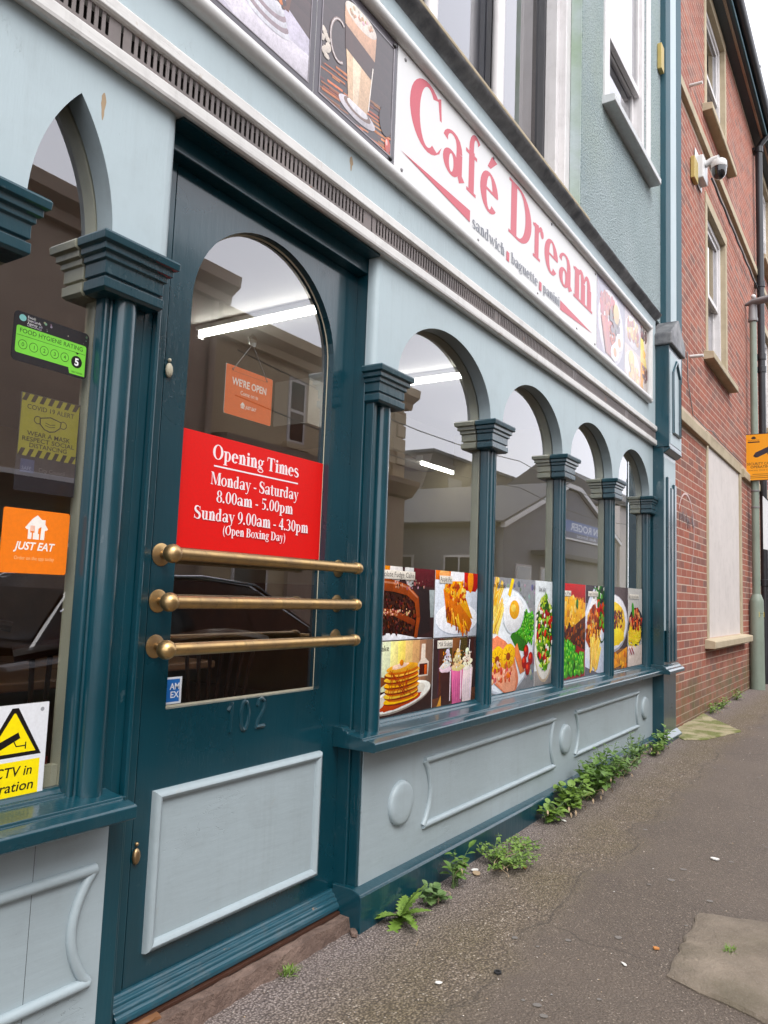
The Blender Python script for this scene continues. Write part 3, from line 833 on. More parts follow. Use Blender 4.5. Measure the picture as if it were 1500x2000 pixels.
def arch_board(name, ops, x0, x1, zt, y0, y1, mats, parent):
    """board with openings; ops are lists of (x, z) from left spring to right spring"""
    m = MB()
    cur = x0
    for y in (y0, y1):
        cur = x0
        for op in ops:
            m.face([(cur, y, ZS), (op[0][0], y, ZS), (op[0][0], y, zt), (cur, y, zt)])
            for a, b in zip(op, op[1:]):
                m.face([(a[0], y, a[1]), (b[0], y, b[1]), (b[0], y, zt), (a[0], y, zt)])
            cur = op[-1][0]
        m.face([(cur, y, ZS), (x1, y, ZS), (x1, y, zt), (cur, y, zt)])
    cur = x0
    for op in ops:
        m.face([(cur, y0, ZS), (op[0][0], y0, ZS), (op[0][0], y1, ZS), (cur, y1, ZS)])
        for a, b in zip(op, op[1:]):
            m.face([(a[0], y0, a[1]), (b[0], y0, b[1]), (b[0], y1, b[1]), (a[0], y1, a[1])], 1)
        cur = op[-1][0]
    m.face([(cur, y0, ZS), (x1, y0, ZS), (x1, y1, ZS), (cur, y1, ZS)])
    for x in (x0, x1):
        m.face([(x, y0, ZS), (x, y1, ZS), (x, y1, zt), (x, y0, zt)])
    m.face([(x0, y0, zt), (x1, y0, zt), (x1, y1, zt), (x0, y1, zt)])
    o = m.build(name, mats, parent)
    import bmesh
    bm = bmesh.new(); bm.from_mesh(o.data); bmesh.ops.remove_doubles(bm, verts=bm.verts, dist=1e-5); bmesh.ops.recalc_face_normals(bm, faces=bm.faces); bm.to_mesh(o.data); bm.free()
    o.data.polygons.foreach_set('use_smooth', [True] * len(o.data.polygons))
    o.data.set_sharp_from_angle(angle=math.radians(35))
    return o

rops = [ell_arch((a + b) / 2) for a, b in zip(COLX, COLX[1:])]
lops = [pointed(0.68), pointed(1.075)]
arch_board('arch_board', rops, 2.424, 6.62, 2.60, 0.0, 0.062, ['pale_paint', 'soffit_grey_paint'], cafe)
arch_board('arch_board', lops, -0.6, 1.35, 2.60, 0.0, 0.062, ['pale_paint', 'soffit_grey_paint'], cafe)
arch_board('arch_lining', rops, 2.424, 6.62, 2.78, 0.071, 0.112, 'cream_paint', cafe)
arch_board('arch_lining', lops, -0.6, 1.35, 2.78, 0.071, 0.112, 'cream_paint', cafe)
# rounded edge of the boards beside the door
for x, s_ in ((2.424, 1), (1.35, -1)):
    wd = 0.036 if s_ < 0 else 0.02
    m = MB()
    m.ez([(x, 0.0005), (x - s_ * wd * 0.5, 0.003), (x - s_ * wd * 0.85, 0.012), (x - s_ * wd, 0.026), (x - s_ * wd * 0.93, 0.040), (x - s_ * wd * 0.93, 0.095 if s_ < 0 else 0.0455), (x, 0.095 if s_ < 0 else 0.0455)], 2.115, 2.575)
    m.build('edge_bead', 'pale_paint', cafe, smooth=True)

def capital(c, parent_name='column', x_lo=None, x_hi=None):
    pass
CAPP = [(0.086, 1.972), (0.094, 1.980), (0.094, 2.004), (0.085, 2.007), (0.085, 2.012), (0.092, 2.015), (0.092, 2.048), (0.099, 2.052), (0.099, 2.066), (0.109, 2.070), (0.109, 2.086), (0.120, 2.090), (0.122, 2.108), (0.118, 2.114)]
def loft(c, sgn, ybase, clip=None):
    m = MB()
    n = len(CAPP)
    v = []
    for hw, z in CAPP:
        d = (hw - 0.070)
        yf = (0.0 - d) if sgn < 0 else (0.13 + d)
        xa, xb = c - hw, c + hw
        if clip:
            xa, xb = max(xa, clip[0]), min(xb, clip[1])
        v += [(xa, yf, z), (xb, yf, z), (xb, ybase, z), (xa, ybase, z)]
    f = [(i * 4 + k, i * 4 + (k + 1) % 4, (i + 1) * 4 + (k + 1) % 4, (i + 1) * 4 + k) for i in range(n - 1) for k in range(4)]
    f += [(3, 2, 1, 0), (4 * n - 4, 4 * n - 3, 4 * n - 2, 4 * n - 1)]
    m.idx(v, f)
    return m
def reed(cx, y, r, n=6):
    return [(cx - r * math.cos(math.pi * i / n), y - r * math.sin(math.pi * i / n)) for i in range(n + 1)]
def column(c, kind, clip=None):
    root = bpy.data.objects.new('column', None)
    # a part must be a mesh: the shaft carries the capital and the inner half as sub-parts
    m = MB()
    yb = 0.062
    if kind == 'reeded':
        hw, yf = 0.046, 0.018
        prof = [(c - hw, yb), (c - hw, yf + 0.012)] + reed(c - hw + 0.011, yf + 0.004, 0.009)
        prof += [(c - 0.022, yf + 0.004)] + reed(c, yf + 0.002, 0.016) + [(c + 0.022, yf + 0.004)] + reed(c + hw - 0.011, yf + 0.004, 0.009) + [(c + hw, yf + 0.012), (c + hw, yb)]
    else:
        hw, yf = (0.052 if c < 2 else 0.075), 0.022
        xr = c + (0.092 if c < 2 else 0.07)
        prof = [(c - hw, yb), (c - hw, yf + 0.014)] + reed(c - hw + 0.010, yf + 0.010, 0.008) + ([(c - hw + 0.022, yf + 0.012)] + reed(c - 0.042, yf + 0.008, 0.008) if c > 2 else [])
        prof += [(c - 0.032, yf + 0.006)] + reed(c + 0.006, yf + 0.004, 0.034, 10) + [(c + 0.044, yf + 0.010), (xr, yf + 0.010), (xr, yb)]
    if clip:
        prof = [(min(max(x, clip[0]), clip[1]), y) for x, y in prof]
        dd = []
        for p in prof:
            if not dd or p != dd[-1]: dd.append(p)
        prof = dd
    m.ez(prof, 0.700, 1.985)
    sh = m.build('column', 'teal_paint', cafe, smooth=True)
    loft(c, -1, 0.0455 if kind == 'wide' and c > 2 else 0.062, None if kind == 'wide' else clip).build('capital', 'teal_paint', sh, bevel=0.0012)
    loft(c, 1, 0.071, clip).build('inner_capital', 'cream_paint', sh, bevel=0.001)
    xa, xb = c - 0.046, c + 0.046
    if clip: xa, xb = max(xa, clip[0]), min(xb, clip[1])
    B('inner_post', 'cream_paint', sh, xa, xb, 0.071, 0.113, 0.73, 1.975, bevel=0.002)
    del root
    return sh
for i, c in enumerate(COLX):
    column(c, 'wide' if i == 0 else 'reeded', (2.3, 6.60) if i == 4 else ((2.43, 9) if i == 0 else None))
for c in (1.258, 0.871, 0.484):
    column(c, 'wide' if c > 1 else 'reeded', (0, 1.36) if c > 1 else None)
# jamb boards on either side of the door and the door's frame
def jamb(x0, x1, y0, y1, z0, z1, name='door_jamb'):
    return MB().box(x0, x1, y0, y1, z0, z1).build(name, 'teal_paint', cafe, bevel=0.003)
jamb(2.4122, 2.452, 0.046, 0.16, 0.02, 2.575)
jamb(2.4225, 2.444, 0.006, 0.045, 0.70, 2.0)
jamb(2.4225, 2.45, 0.004, 0.045, 0.0, 0.70)
jamb(1.335, 1.3645, 0.03, 0.16, 0.02, 2.575)
jamb(1.3650, 1.4725, 0.098, 0.16, 0.05, 2.491)
jamb(1.3155, 1.3640, 0.001, 0.029, 0.13, 0.7)
jamb(1.3645, 1.378, 0.012, 0.097, 0.10, 2.114)
jamb(1.3895, 2.4115, 0.050, 0.16, 2.492, 2.60, 'door_head')

B('door_shade_board', 'teal_paint', cafe, 1.389, 2.402, -0.010, 0.0495, 2.550, 2.5595)  # added dark board standing in for the band of shade over the door
# window panes, one per bay
def pane(poly, y, parent, name='window_pane', mat='glass'):
    m = MB()
    m.ey(poly, y - 0.002, y + 0.002, 1, 0, 1)
    # keep the street side as the reflecting face
    return m.build(name, [mat, 'clear'], parent)
for (a, b), op in zip(zip(COLX, COLX[1:]), rops):
    x0, x1 = a + 0.02, b - 0.02
    poly = [(x0, 0.70), (x1, 0.70), (x1, 2.0)] + [(x + (0.02 if x > (a + b) / 2 else -0.02), z + 0.015) for x, z in reversed(op)] + [(x0, 2.0)]
    pane(poly, GY, cafe)
for (a, b), op in zip(((0.484, 0.871), (0.871, 1.258)), lops):
    x0, x1 = a + 0.02, b - 0.02
    poly = [(x0, 0.70), (x1, 0.70), (x1, 2.0)] + [(x + (0.015 if x > (a + b) / 2 else -0.015), z + 0.012) for x, z in reversed(op)] + [(x0, 2.0)]
    pane(poly, GY, cafe)
B('wall_panel', 'pale_paint', cafe, -0.6, 0.44, 0.0, 0.06, 0.72, 2.114)

# glazing bead and sill
SILL = [(0.10, 0.742), (0.062, 0.742), (0.055, 0.738), (0.050, 0.730), (0.036, 0.730), (0.032, 0.722), (0.006, 0.718), (-0.034, 0.713), (-0.037, 0.705), (-0.050, 0.705), (-0.058, 0.709), (-0.088, 0.703), (-0.092, 0.698), (-0.092, 0.672), (-0.086, 0.668), (0.10, 0.668)]
MB().ex(SILL, 2.372, 6.60).build('window_sill', 'teal_paint', cafe, bevel=0.0015)
MB().ex(SILL, -0.6, 1.322).build('window_sill', 'teal_paint', cafe, bevel=0.0015)
for x0, x1, zt in ((2.56, 6.56, 0.772), (0.52, 1.21, 0.792)):
    MB().ex([(0.0765, 0.7425), (0.112, 0.7425), (0.112, zt - 0.007), (0.10, zt), (0.0765, zt)], x0, x1).build('inner_bead', 'cream_paint', cafe)

# stall risers with raised panels and bosses
def moulding(path, parent, r=0.0135, mat='pale_riser_paint', name='moulding', closed=True):
    m = MB().tube(path, r, 10, closed, (1.0, 1.0))
    return m.build(name, mat, parent, smooth=True)
def bowed_panel(x0, x1, z0, z1, parent, right_only=False):
    b = 0.055
    cz = (z0 + z1) / 2
    top = [(x0, -0.004, z1), (x1, -0.004, z1)]
    bot = [(x0, -0.004, z0), (x1, -0.004, z0)]
    moulding(top, parent, closed=False)
    moulding(bot, parent, closed=False)
    for x, s_ in ((x0, 1), (x1, -1)):
        pts = [(x + s_ * b * math.sin(math.pi * i / 14) ** 0.8, -0.003, z0 + (z1 - z0) * i / 14) for i in range(15)]
        moulding(pts, parent, r=0.0125, closed=False)
def boss(x, z, parent):
    MB().lathe((x, 0.002, z), (0, -1, 0), [(0.086, 0.0), (0.086, 0.010), (0.082, 0.017), (0.073, 0.021), (0.05, 0.0225), (0.0005, 0.023)], 30).build('boss', 'pale_riser_paint', parent, smooth=True)
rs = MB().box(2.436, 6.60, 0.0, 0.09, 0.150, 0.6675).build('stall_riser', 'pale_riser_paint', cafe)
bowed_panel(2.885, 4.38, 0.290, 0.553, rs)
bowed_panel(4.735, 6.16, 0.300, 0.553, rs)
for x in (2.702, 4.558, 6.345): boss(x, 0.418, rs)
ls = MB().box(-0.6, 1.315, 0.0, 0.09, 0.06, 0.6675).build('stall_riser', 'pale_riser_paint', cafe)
bowed_panel(-0.32, 1.28, 0.282, 0.545, ls)
for x in (1.115, 0.98):
    B('board_joint', 'plain_black', ls, x, x + 0.0009, -0.0004, 0.01, 0.125, 0.667)
MB().ex([(0.09, -0.12), (-0.040, -0.12), (-0.040, 0.155), (-0.034, 0.164), (-0.001, 0.176), (0.09, 0.176)], 2.395, 6.60).build('plinth', 'teal_paint', cafe, bevel=0.003)
MB().ex([(0.09, -0.15), (-0.040, -0.15), (-0.040, 0.10), (-0.034, 0.112), (-0.001, 0.124), (0.09, 0.124)], -0.6, 1.33).build('plinth', 'teal_paint', cafe, bevel=0.003)

# door
door = MB()
DY = 0.10
gl, gr, gb, gs = 1.562, 2.277, 0.885, 2.10
dcx, da, db = (gl + gr) / 2, (gr - gl) / 2, 0.335
darch = [(dcx - da * math.cos(math.pi * i / 28), gs + db * math.sin(math.pi * i / 28)) for i in range(29)]
dx0, dx1, dz0, dz1 = 1.4755, 2.4115, 0.11, 2.490
for y in (DY, DY + 0.045):
    door.face([(dx0, y, dz0), (dx1, y, dz0), (dx1, y, gb), (dx0, y, gb)])
    door.face([(dx0, y, gb), (gl, y, gb), (gl, y, gs), (dx0, y, gs)])
    door.face([(gr, y, gb), (dx1, y, gb), (dx1, y, gs), (gr, y, gs)])
    door.face([(dx0, y, gs), (gl, y, gs), (gl, y, dz1), (dx0, y, dz1)])
    door.face([(gr, y, gs), (dx1, y, gs), (dx1, y, dz1), (gr, y, dz1)])
    for a, b in zip(darch, darch[1:]):
        door.face([(a[0], y, a[1]), (b[0], y, b[1]), (b[0], y, dz1), (a[0], y, dz1)])
loop = [(gl, gb), (gr, gb)] + list(reversed(darch))
for a, b in zip(loop, loop[1:] + loop[:1]):
    door.face([(a[0], DY, a[1]), (b[0], DY, b[1]), (b[0], DY + 0.045, b[1]), (a[0], DY + 0.045, a[1])])
for a, b in (((dx0, dz0), (dx1, dz0)), ((dx1, dz0), (dx1, dz1)), ((dx1, dz1), (dx0, dz1)), ((dx0, dz1), (dx0, dz0))):
    door.face([(a[0], DY, a[1]), (b[0], DY, b[1]), (b[0], DY + 0.045, b[1]), (a[0], DY + 0.045, a[1])])
door = door.build('door', 'teal_door_paint', cafe)
pane([(gl - 0.008, gb - 0.008), (gr + 0.008, gb - 0.008)] + [(dcx + (x - dcx) * 1.02, z + 0.006) for x, z in reversed(darch)], DY + 0.03, door, 'door_glass')
# putty line round the door glass
m = MB()
for a, b in zip(loop, loop[1:] + loop[:1]):
    va, vb = Vector((a[0], 0, a[1])), Vector((b[0], 0, b[1]))
    ca = Vector((dcx, 0, 1.6))
    ia, ib = va + (ca - va).normalized() * 0.007, vb + (ca - vb).normalized() * 0.007
    y0 = DY + 0.026
    m.face([(va.x, y0, va.z), (vb.x, y0, vb.z), (ib.x, y0 + 0.001, ib.z), (ia.x, y0 + 0.001, ia.z)])
m.build('putty', 'cream_paint', door)
MB().box(1.545, 2.285, DY - 0.006, DY + 0.01, 0.243, 0.652).build('door_panel', 'pale_riser_paint', door)
px0, px1, pz0, pz1 = 1.533, 2.297, 0.230, 0.664
for a, b in (((px0, pz0), (px1, pz0)), ((px1, pz0), (px1, pz1)), ((px1, pz1), (px0, pz1)), ((px0, pz1), (px0, pz0))):
    # mitred bolection moulding
    d = Vector((b[0] - a[0], 0, b[1] - a[1])).normalized()
    inn = Vector((-d.z, 0, d.x))
    A, Bv = Vector((a[0], 0, a[1])), Vector((b[0], 0, b[1]))
    prof = [(0.0, 0.0), (0.002, 0.014), (0.008, 0.021), (0.016, 0.023), (0.024, 0.019), (0.029, 0.010), (0.031, 0.0)]
    m = MB()
    v = []
    for wd, h in prof:
        v.append((A.x + inn.x * wd + d.x * wd, DY - h, A.z + inn.z * wd + d.z * wd))
    for wd, h in prof:
        v.append((Bv.x + inn.x * wd - d.x * wd, DY - h, Bv.z + inn.z * wd - d.z * wd))
    n = len(prof)
    m.idx(v, [(i, i + 1, n + i + 1, n + i) for i in range(n - 1)] + [tuple(range(n)), tuple(range(2 * n - 1, n - 1, -1))])
    m.build('panel_moulding', 'pale_riser_paint', door, smooth=True)
# weather bar at the foot of the door
WB = [(DY + 0.03, 0.196), (DY - 0.012, 0.196), (DY - 0.018, 0.188), (DY - 0.020, 0.180), (DY - 0.030, 0.176), (DY - 0.034, 0.168), (DY - 0.034, 0.160), (DY - 0.044, 0.154), (DY - 0.050, 0.146), (DY - 0.050, 0.136), (DY - 0.058, 0.128), (DY - 0.064, 0.116), (DY - 0.064, 0.100), (DY - 0.056, 0.092), (DY + 0.03, 0.092)]
WB = [(DY + (a - DY) * 0.72 if a < DY else a, 0.092 + (b - 0.092) * 0.62) for a, b in WB]
MB().ex(WB, 1.425, 2.405).build('weather_bar', 'worn_teal_paint', door, bevel=0.002)
def chunk(name, x0, x1, y0, y1, z0, z1, mat, parent, n=26, amp=0.01):
    m = MB()
    rows = []
    for i in range(n + 1):
        x = x0 + (x1 - x0) * i / n
        j = lambda a=amp: R.uniform(-a, a)
        rows.append([(x, y0 + j(), z0), (x, y0 + j(), (z0 + z1) / 2 + j()), (x, y0 + 0.012 + j(amp * 0.5), z1 + j(amp * 0.4)), (x, y1, z1 + j(amp * 0.2))])
    v = [p for r_ in rows for p in r_]
    f = [(i * 4 + k, (i + 1) * 4 + k, (i + 1) * 4 + k + 1, i * 4 + k + 1) for i in range(n) for k in range(3)]
    f += [(0, 1, 2, 3), tuple(n * 4 + k for k in (3, 2, 1, 0))]
    m.idx(v, f)
    return m.build(name, mat, parent, smooth=True)
chunk('door_step', 1.34, 2.42, -0.002, 0.2, -0.1, 0.078, 'step_stone', cafe)
B('threshold_board', 'dark_wood', cafe, 1.42, 2.39, 0.045, 0.2, 0.080, 0.0915, bevel=0.002)
chunk('exposed_wood', 1.42, 1.55, 0.028, 0.05, 0.080, 0.091, 'wood_panel', cafe, 8, 0.004)
# number on the bottom rail
m = MB()
for gi, path in enumerate(([(0.0, 0.068), (0.014, 0.092), (0.014, 0.0)], [(0.022 + 0.018 * math.cos(t * math.pi / 8), 0.045 + 0.045 * math.sin(t * math.pi / 8)) for t in range(17)], [(0.004, 0.07), (0.010, 0.088), (0.024, 0.092), (0.038, 0.083), (0.039, 0.066), (0.028, 0.046), (0.010, 0.022), (0.002, 0.002), (0.042, 0.002)])):
    xo = (1.815, 1.868, 1.945)[gi]
    m.tube([(xo + a, DY - 0.001, 0.788 + b) for a, b in path], 0.0065, 8)
m.build('door_number', 'teal_door_paint', door, smooth=True)
# three brass push bars with ball ends on rosettes
for z in (1.326, 1.194, 1.066):
    m = MB()
    yb = -0.012
    m.tube([(1.455, yb, z), (2.335, yb, z)], 0.0180, 18)
    m.ball((1.452, yb, z), 0.0265, 18)
    m.lathe((2.322, yb, z), (1, 0, 0), [(0.0185, -0.008), (0.0215, -0.004), (0.0215, 0.012), (0.0185, 0.02), (0.012, 0.026), (0.003, 0.029)], 18)
    for x in (1.508, 2.362):
        m.lathe((x, DY + 0.001, z), (0, -1, 0), [(0.033, 0), (0.033, 0.003), (0.027, 0.006), (0.012, 0.009), (0.010, 0.02), (0.009, 0.06)], 20)
        m.tube([(x, DY - 0.055, z), (x - 0.02 * (1 if x < 2 else 1.6), yb, z)], 0.009, 10)
        for a in (0.9, 2.9, 5.0):
            m.lathe((x + 0.021 * math.cos(a), DY - 0.0035, z + 0.021 * math.sin(a)), (0, -1, 0), [(0.004, 0), (0.004, 0.002), (0.001, 0.0025)], 8)
    m.build('push_bar', 'brass', door, smooth=True)
# worn keyhole covers on the left stile
for z, mt in ((1.862, 'cream_paint'), (0.50, 'brass')):
    m = MB()
    m.ball((1.487, DY - 0.006, z), 0.013, 12, 1, 0.7, 1.7)
    m.ball((1.489, DY - 0.003, z + 0.031), 0.006, 10)
    m.build('keyhole_cover', mt, door, smooth=True)

# fascia: trims, vent strip, board, sign frame
MB().ex([(0.06, 2.560), (-0.012, 2.560), (-0.016, 2.556), (-0.026, 2.555), (-0.034, 2.562), (-0.036, 2.570), (-0.036, 2.600), (-0.030, 2.604), (-0.02, 2.610), (0.06, 2.610)], -0.6, 6.60).build('lower_trim', 'white_paint', cafe, bevel=0.002)
MB().ex([(0.06, 2.690), (-0.018, 2.682), (-0.022, 2.676), (-0.032, 2.678), (-0.038, 2.684), (-0.038, 2.716), (-0.033, 2.722), (-0.02, 2.732), (0.06, 2.732)], -0.6, 6.60).build('upper_trim', 'white_paint', cafe, bevel=0.002)
vx = -0.6
pl = 1.165
k = 0
vedges = [-0.6, 0.02, 1.16, 2.315, 3.46, 4.60, 5.75, 6.60]
for xa, xb in zip(vedges, vedges[1:]):
    m = MB()
    xa2, xb2 = xa + 0.004, xb - 0.004
    y0, y1 = -0.024, -0.0215
    z0, z1, za, zb = 2.6105, 2.6835, 2.6185, 2.674
    m.box(xa2, xb2, y0, y1, z0, za)
    m.box(xa2, xb2, y0, y1, zb, z1)
    n = int((xb2 - xa2 - 0.05) / 0.0212)
    xs0 = xa2 + 0.02
    m.box(xa2, xs0, y0, y1, za, zb)
    for i in range(n):
        xl = xs0 + i * 0.0212
        hw = 0.0052
        cx = xl + 0.0106
        # metal between this slot and the next, with rounded slot ends
        m.box(xl + 0.0106 + hw, xl + 0.0212 + 0.0106 - hw if i < n - 1 else xb2, y0, y1, za, zb)
        if i == 0: m.box(xs0, cx - hw, y0, y1, za, zb)
        for zz, s_ in ((za, 1), (zb, -1)):
            m.ey([(cx - hw, zz), (cx + hw, zz), (cx + hw, zz + s_ * 0.0012), (cx - hw * 0, zz + s_ * 0.004) if False else (cx + hw * 0.5, zz + s_ * 0.0003), (cx - hw * 0.5, zz + s_ * 0.0003), (cx - hw, zz + s_ * 0.0012)], y0, y1)
    m.build('vent_panel', 'vent_metal', cafe)
B('vent_backing', 'plain_black', cafe, -0.6, 6.60, 0.012, 0.06, 2.6104, 2.6895)
MB().box(-0.6, 6.60, -0.022, 0.06, 2.7325, 3.6395).build('fascia_board', 'pale_paint', cafe)
def roll_frame(x0, x1, z0, z1):
    for nm, path in (('sign_frame', [(x0, -0.036, z0), (x1, -0.036, z0)]), ('sign_frame', [(x0, -0.036, z1), (x1, -0.036, z1)]), ('sign_frame', [(x1 - 0.02, -0.036, z0 - 0.02), (x1 - 0.02, -0.036, z1 + 0.02)])):
        m = MB().tube(path, 0.029, 14)
        m.build(nm, 'pvc_white', cafe, smooth=True)
roll_frame(-0.6, 6.36, 2.893, 3.492)
# lead-covered cornice above the fascia
def leadstrip():
    m = MB()
    n = 90
    prof = [(0.02, 3.640), (-0.024, 3.640), (-0.034, 3.647), (-0.048, 3.657), (-0.062, 3.669), (-0.074, 3.681), (-0.076, 3.688), (-0.066, 3.695), (0.02, 3.70)]
    rows = []
    for i in range(n + 1):
        x = -0.6 + 7.2 * i / n
        rows.append([(x, y + (R.uniform(-0.0012, 0.0012) if 0 < j < 8 else 0), z + (R.uniform(-0.001, 0.001) if 0 < j < 8 else 0)) for j, (y, z) in enumerate(prof)])
    k_ = len(prof)
    v = [p for r_ in rows for p in r_]
    m.idx(v, [(i * k_ + j, (i + 1) * k_ + j, (i + 1) * k_ + j + 1, i * k_ + j + 1) for i in range(n) for j in range(k_ - 1)] + [tuple(range(k_)), tuple(n * k_ + j for j in range(k_ - 1, -1, -1))])
    m.build('lead_flashing', 'lead', cafe, smooth=True)
leadstrip()
MB().ex([(0.3, 3.7005), (-0.045, 3.7005), (-0.065, 3.71), (-0.065, 3.728), (-0.02, 3.745), (0.3, 3.775)], -0.6, 4.74).build('window_ledge', 'sandstone', cafe, bevel=0.003)

# first floor: roughcast wall with a sash window; big shop window to its left
m = MB()
sx0, sx1, sz0, sz1 = 5.30, 6.36, 4.87, 7.1
UW = [(4.74, sx0, 3.70, 9.6), (sx1, 6.86, 3.70, 9.6), (sx0, sx1, 3.70, sz0), (sx0, sx1, sz1, 9.6)]
for a in UW: m.box(a[0], a[1], 0.0, 0.32, a[2], a[3])
m.box(-0.6, 4.74, 0.0, 0.32, 7.4, 9.6)
m.build('upper_wall', 'roughcast', cafe)
# right-hand reveal of the big window: smooth render, timber frame, dark strip standing in for the reveal's reflection
B('window_reveal', 'algae_render', cafe, 4.728, 4.7395, 0.004, 0.075, 3.735, 7.4)
bw = MB().box(4.64, 4.727, 0.075, 0.16, 3.75, 7.4).build('shop_window_frame', 'sash_white', cafe, bevel=0.006)
B('frame_stop', 'sash_white', bw, 4.585, 4.639, 0.12, 0.20, 3.75, 7.4, bevel=0.004)
B('frame_reflection_strip', 'slate', bw, 4.56, 4.727, 0.201, 0.258, 3.75, 7.4)
for x in (3.79, 3.02, 2.25, 1.48, 0.7):
    mm = MB().lathe((x, 0.17, 3.75), (0, 0, 1), [(0.062, 0.0), (0.066, 0.05), (0.058, 0.11), (0.042, 0.17), (0.036, 0.22), (0.036, 3.6)], 14)
    mm.build('window_mullion', 'sash_white', bw, smooth=True)
    B('mullion_shadow', 'slate', bw, x - 0.022, x + 0.018, 0.206, 0.238, 3.76, 7.38)  # dark strip painted in as the thin shadow line beside each mullion
pane([(-0.6, 3.76), (4.57, 3.76), (4.57, 7.4), (-0.6, 7.4)], 0.245, bw, 'window_pane', 'smoky_glass')
B('blind', 'ceiling_white', bw, -0.6, 4.57, 0.55, 0.56, 3.6, 7.5)
# sash window
sw = MB()
for a in ((sx0, sx0 + 0.07), (sx1 - 0.07, sx1)):
    sw.box(a[0], a[1], 0.012, 0.13, sz0, sz1)
sw.box(sx0 + 0.07, sx1 - 0.07, 0.02, 0.13, sz1 - 0.07, sz1)
sw.box(sx0 + 0.07, sx1 - 0.07, 0.02, 0.13, sz0, sz0 + 0.03)
sw = sw.build('sash_window', 'sash_white', cafe, bevel=0.003)
for xa, xb in ((sx0 - 0.11, sx0 - 0.0005), (sx1 + 0.0005, sx1 + 0.10)):
    B('window_surround', 'sash_white', sw, xa, xb, -0.016, 0.02, sz0 - 0.0, sz1 + 0.1, bevel=0.004)
def sash(z0, z1, y, rail):
    m = MB()
    a, b = sx0 + 0.0705, sx1 - 0.0705
    m.box(a, a + 0.05, y, y + 0.04, z0, z1); m.box(b - 0.05, b, y, y + 0.04, z0, z1)
    m.box(a + 0.05, b - 0.05, y, y + 0.04, z0, z0 + rail); m.box(a + 0.05, b - 0.05, y, y + 0.04, z1 - 0.05, z1)
    m.build('sash_frame', 'sash_white', sw, bevel=0.003)
    pane([(a + 0.045, z0 + rail - 0.005), (b - 0.045, z0 + rail - 0.005), (b - 0.045, z1 - 0.045), (a + 0.045, z1 - 0.045)], y + 0.02, sw, 'sash_pane', 'dark_glass' if z0 > 5.2 else 'smoky_glass')
sash(5.52, sz1 - 0.0705, 0.035, 0.06)
sash(sz0 + 0.0305, 5.57, 0.082, 0.07)
B('curtain', 'dark_wood', sw, sx0, sx1, 0.31, 0.33, sz0, sz1)
MB().ex([(0.1, 4.80), (-0.085, 4.80), (-0.095, 4.806), (-0.095, 4.852), (-0.085, 4.86), (0.012, 4.8695), (0.1, 4.8695)], 5.17, 6.50).build('window_sill', 'sill_grey_paint', cafe, bevel=0.004)
# painted corner strip
for xa, xb, mt in ((6.8605, 7.035, 'teal_masonry_paint'), (7.0355, 7.27, 'pale_paint'), (7.2705, 7.48, 'teal_masonry_paint')):
    B('corner_strip', mt, cafe, xa, xb, -0.05 if mt != 'pale_paint' else -0.048, 0.3, 3.30, 9.6, bevel=0.004)
B('roof_slab', 'slate', cafe, -0.6, 7.48, -0.1, 6.0, 9.6, 9.75)

# corner pilaster with bracket box and lead cap
pil = MB().box(6.603, 7.03, -0.088, 0.2, 0.02, 2.6).build('pilaster', 'teal_paint', cafe, bevel=0.004)
B('pilaster_face', 'pale_paint', pil, 6.618, 7.012, -0.0905, -0.086, 1.02, 2.46)
for xc, zt in ((6.70, 2.30), (6.815, 2.22), (6.93, 2.265)):
    B('pilaster_flute', 'teal_paint', pil, xc - 0.036, xc + 0.036, -0.112, -0.0906, 0.76, zt, bevel=0.006)
MB().ex([(0.1, 0.742), (-0.088, 0.742), (-0.112, 0.728), (-0.118, 0.716), (-0.135, 0.708), (-0.148, 0.696), (-0.148, 0.672), (0.1, 0.668)], 6.5605, 7.085).build('pilaster_band', 'teal_paint', pil, bevel=0.003)
MB().ex([(0.1, -0.05), (-0.128, -0.05), (-0.128, 0.150), (-0.118, 0.162), (-0.087, 0.190), (0.1, 0.190)], 6.562, 7.07).build('pilaster_base', 'teal_paint', pil, bevel=0.004)
bx = MB()
bx.idx([(6.596, -0.135, 2.545), (7.05, -0.135, 2.545), (7.05, 0.1, 2.545), (6.596, 0.1, 2.545), (6.596, -0.135, 3.42), (7.05, -0.135, 3.42), (7.05, 0.1, 3.42), (6.596, 0.1, 3.42)], [(0, 1, 5, 4), (1, 2, 6, 5), (2, 3, 7, 6), (3, 0, 4, 7), (4, 5, 6, 7), (3, 2, 1, 0)])
bx.ex([(0.1, 2.50), (-0.10, 2.50), (-0.14, 2.53), (-0.14, 2.544), (0.1, 2.544)], 6.605, 7.045)
bx = bx.build('bracket_box', 'teal_paint', cafe, bevel=0.004)
B('box_face', 'pale_paint', bx, 6.625, 7.025, -0.1385, -0.134, 2.575, 3.36)
m = MB()
m.tube([(6.70, -0.142, 2.68), (6.95, -0.142, 2.68), (6.95, -0.142, 3.20), (6.825, -0.142, 3.32), (6.70, -0.142, 3.20)], 0.016, 8, True)
m.build('box_moulding', 'teal_paint', bx, smooth=True)
m = MB()
gx = [(6.57, 3.42), (7.08, 3.42), (7.08, 3.52), (6.825, 3.70), (6.57, 3.52)]
m.ey(gx, -0.165, 0.02)
m.build('lead_cap', 'lead', bx, bevel=0.012)
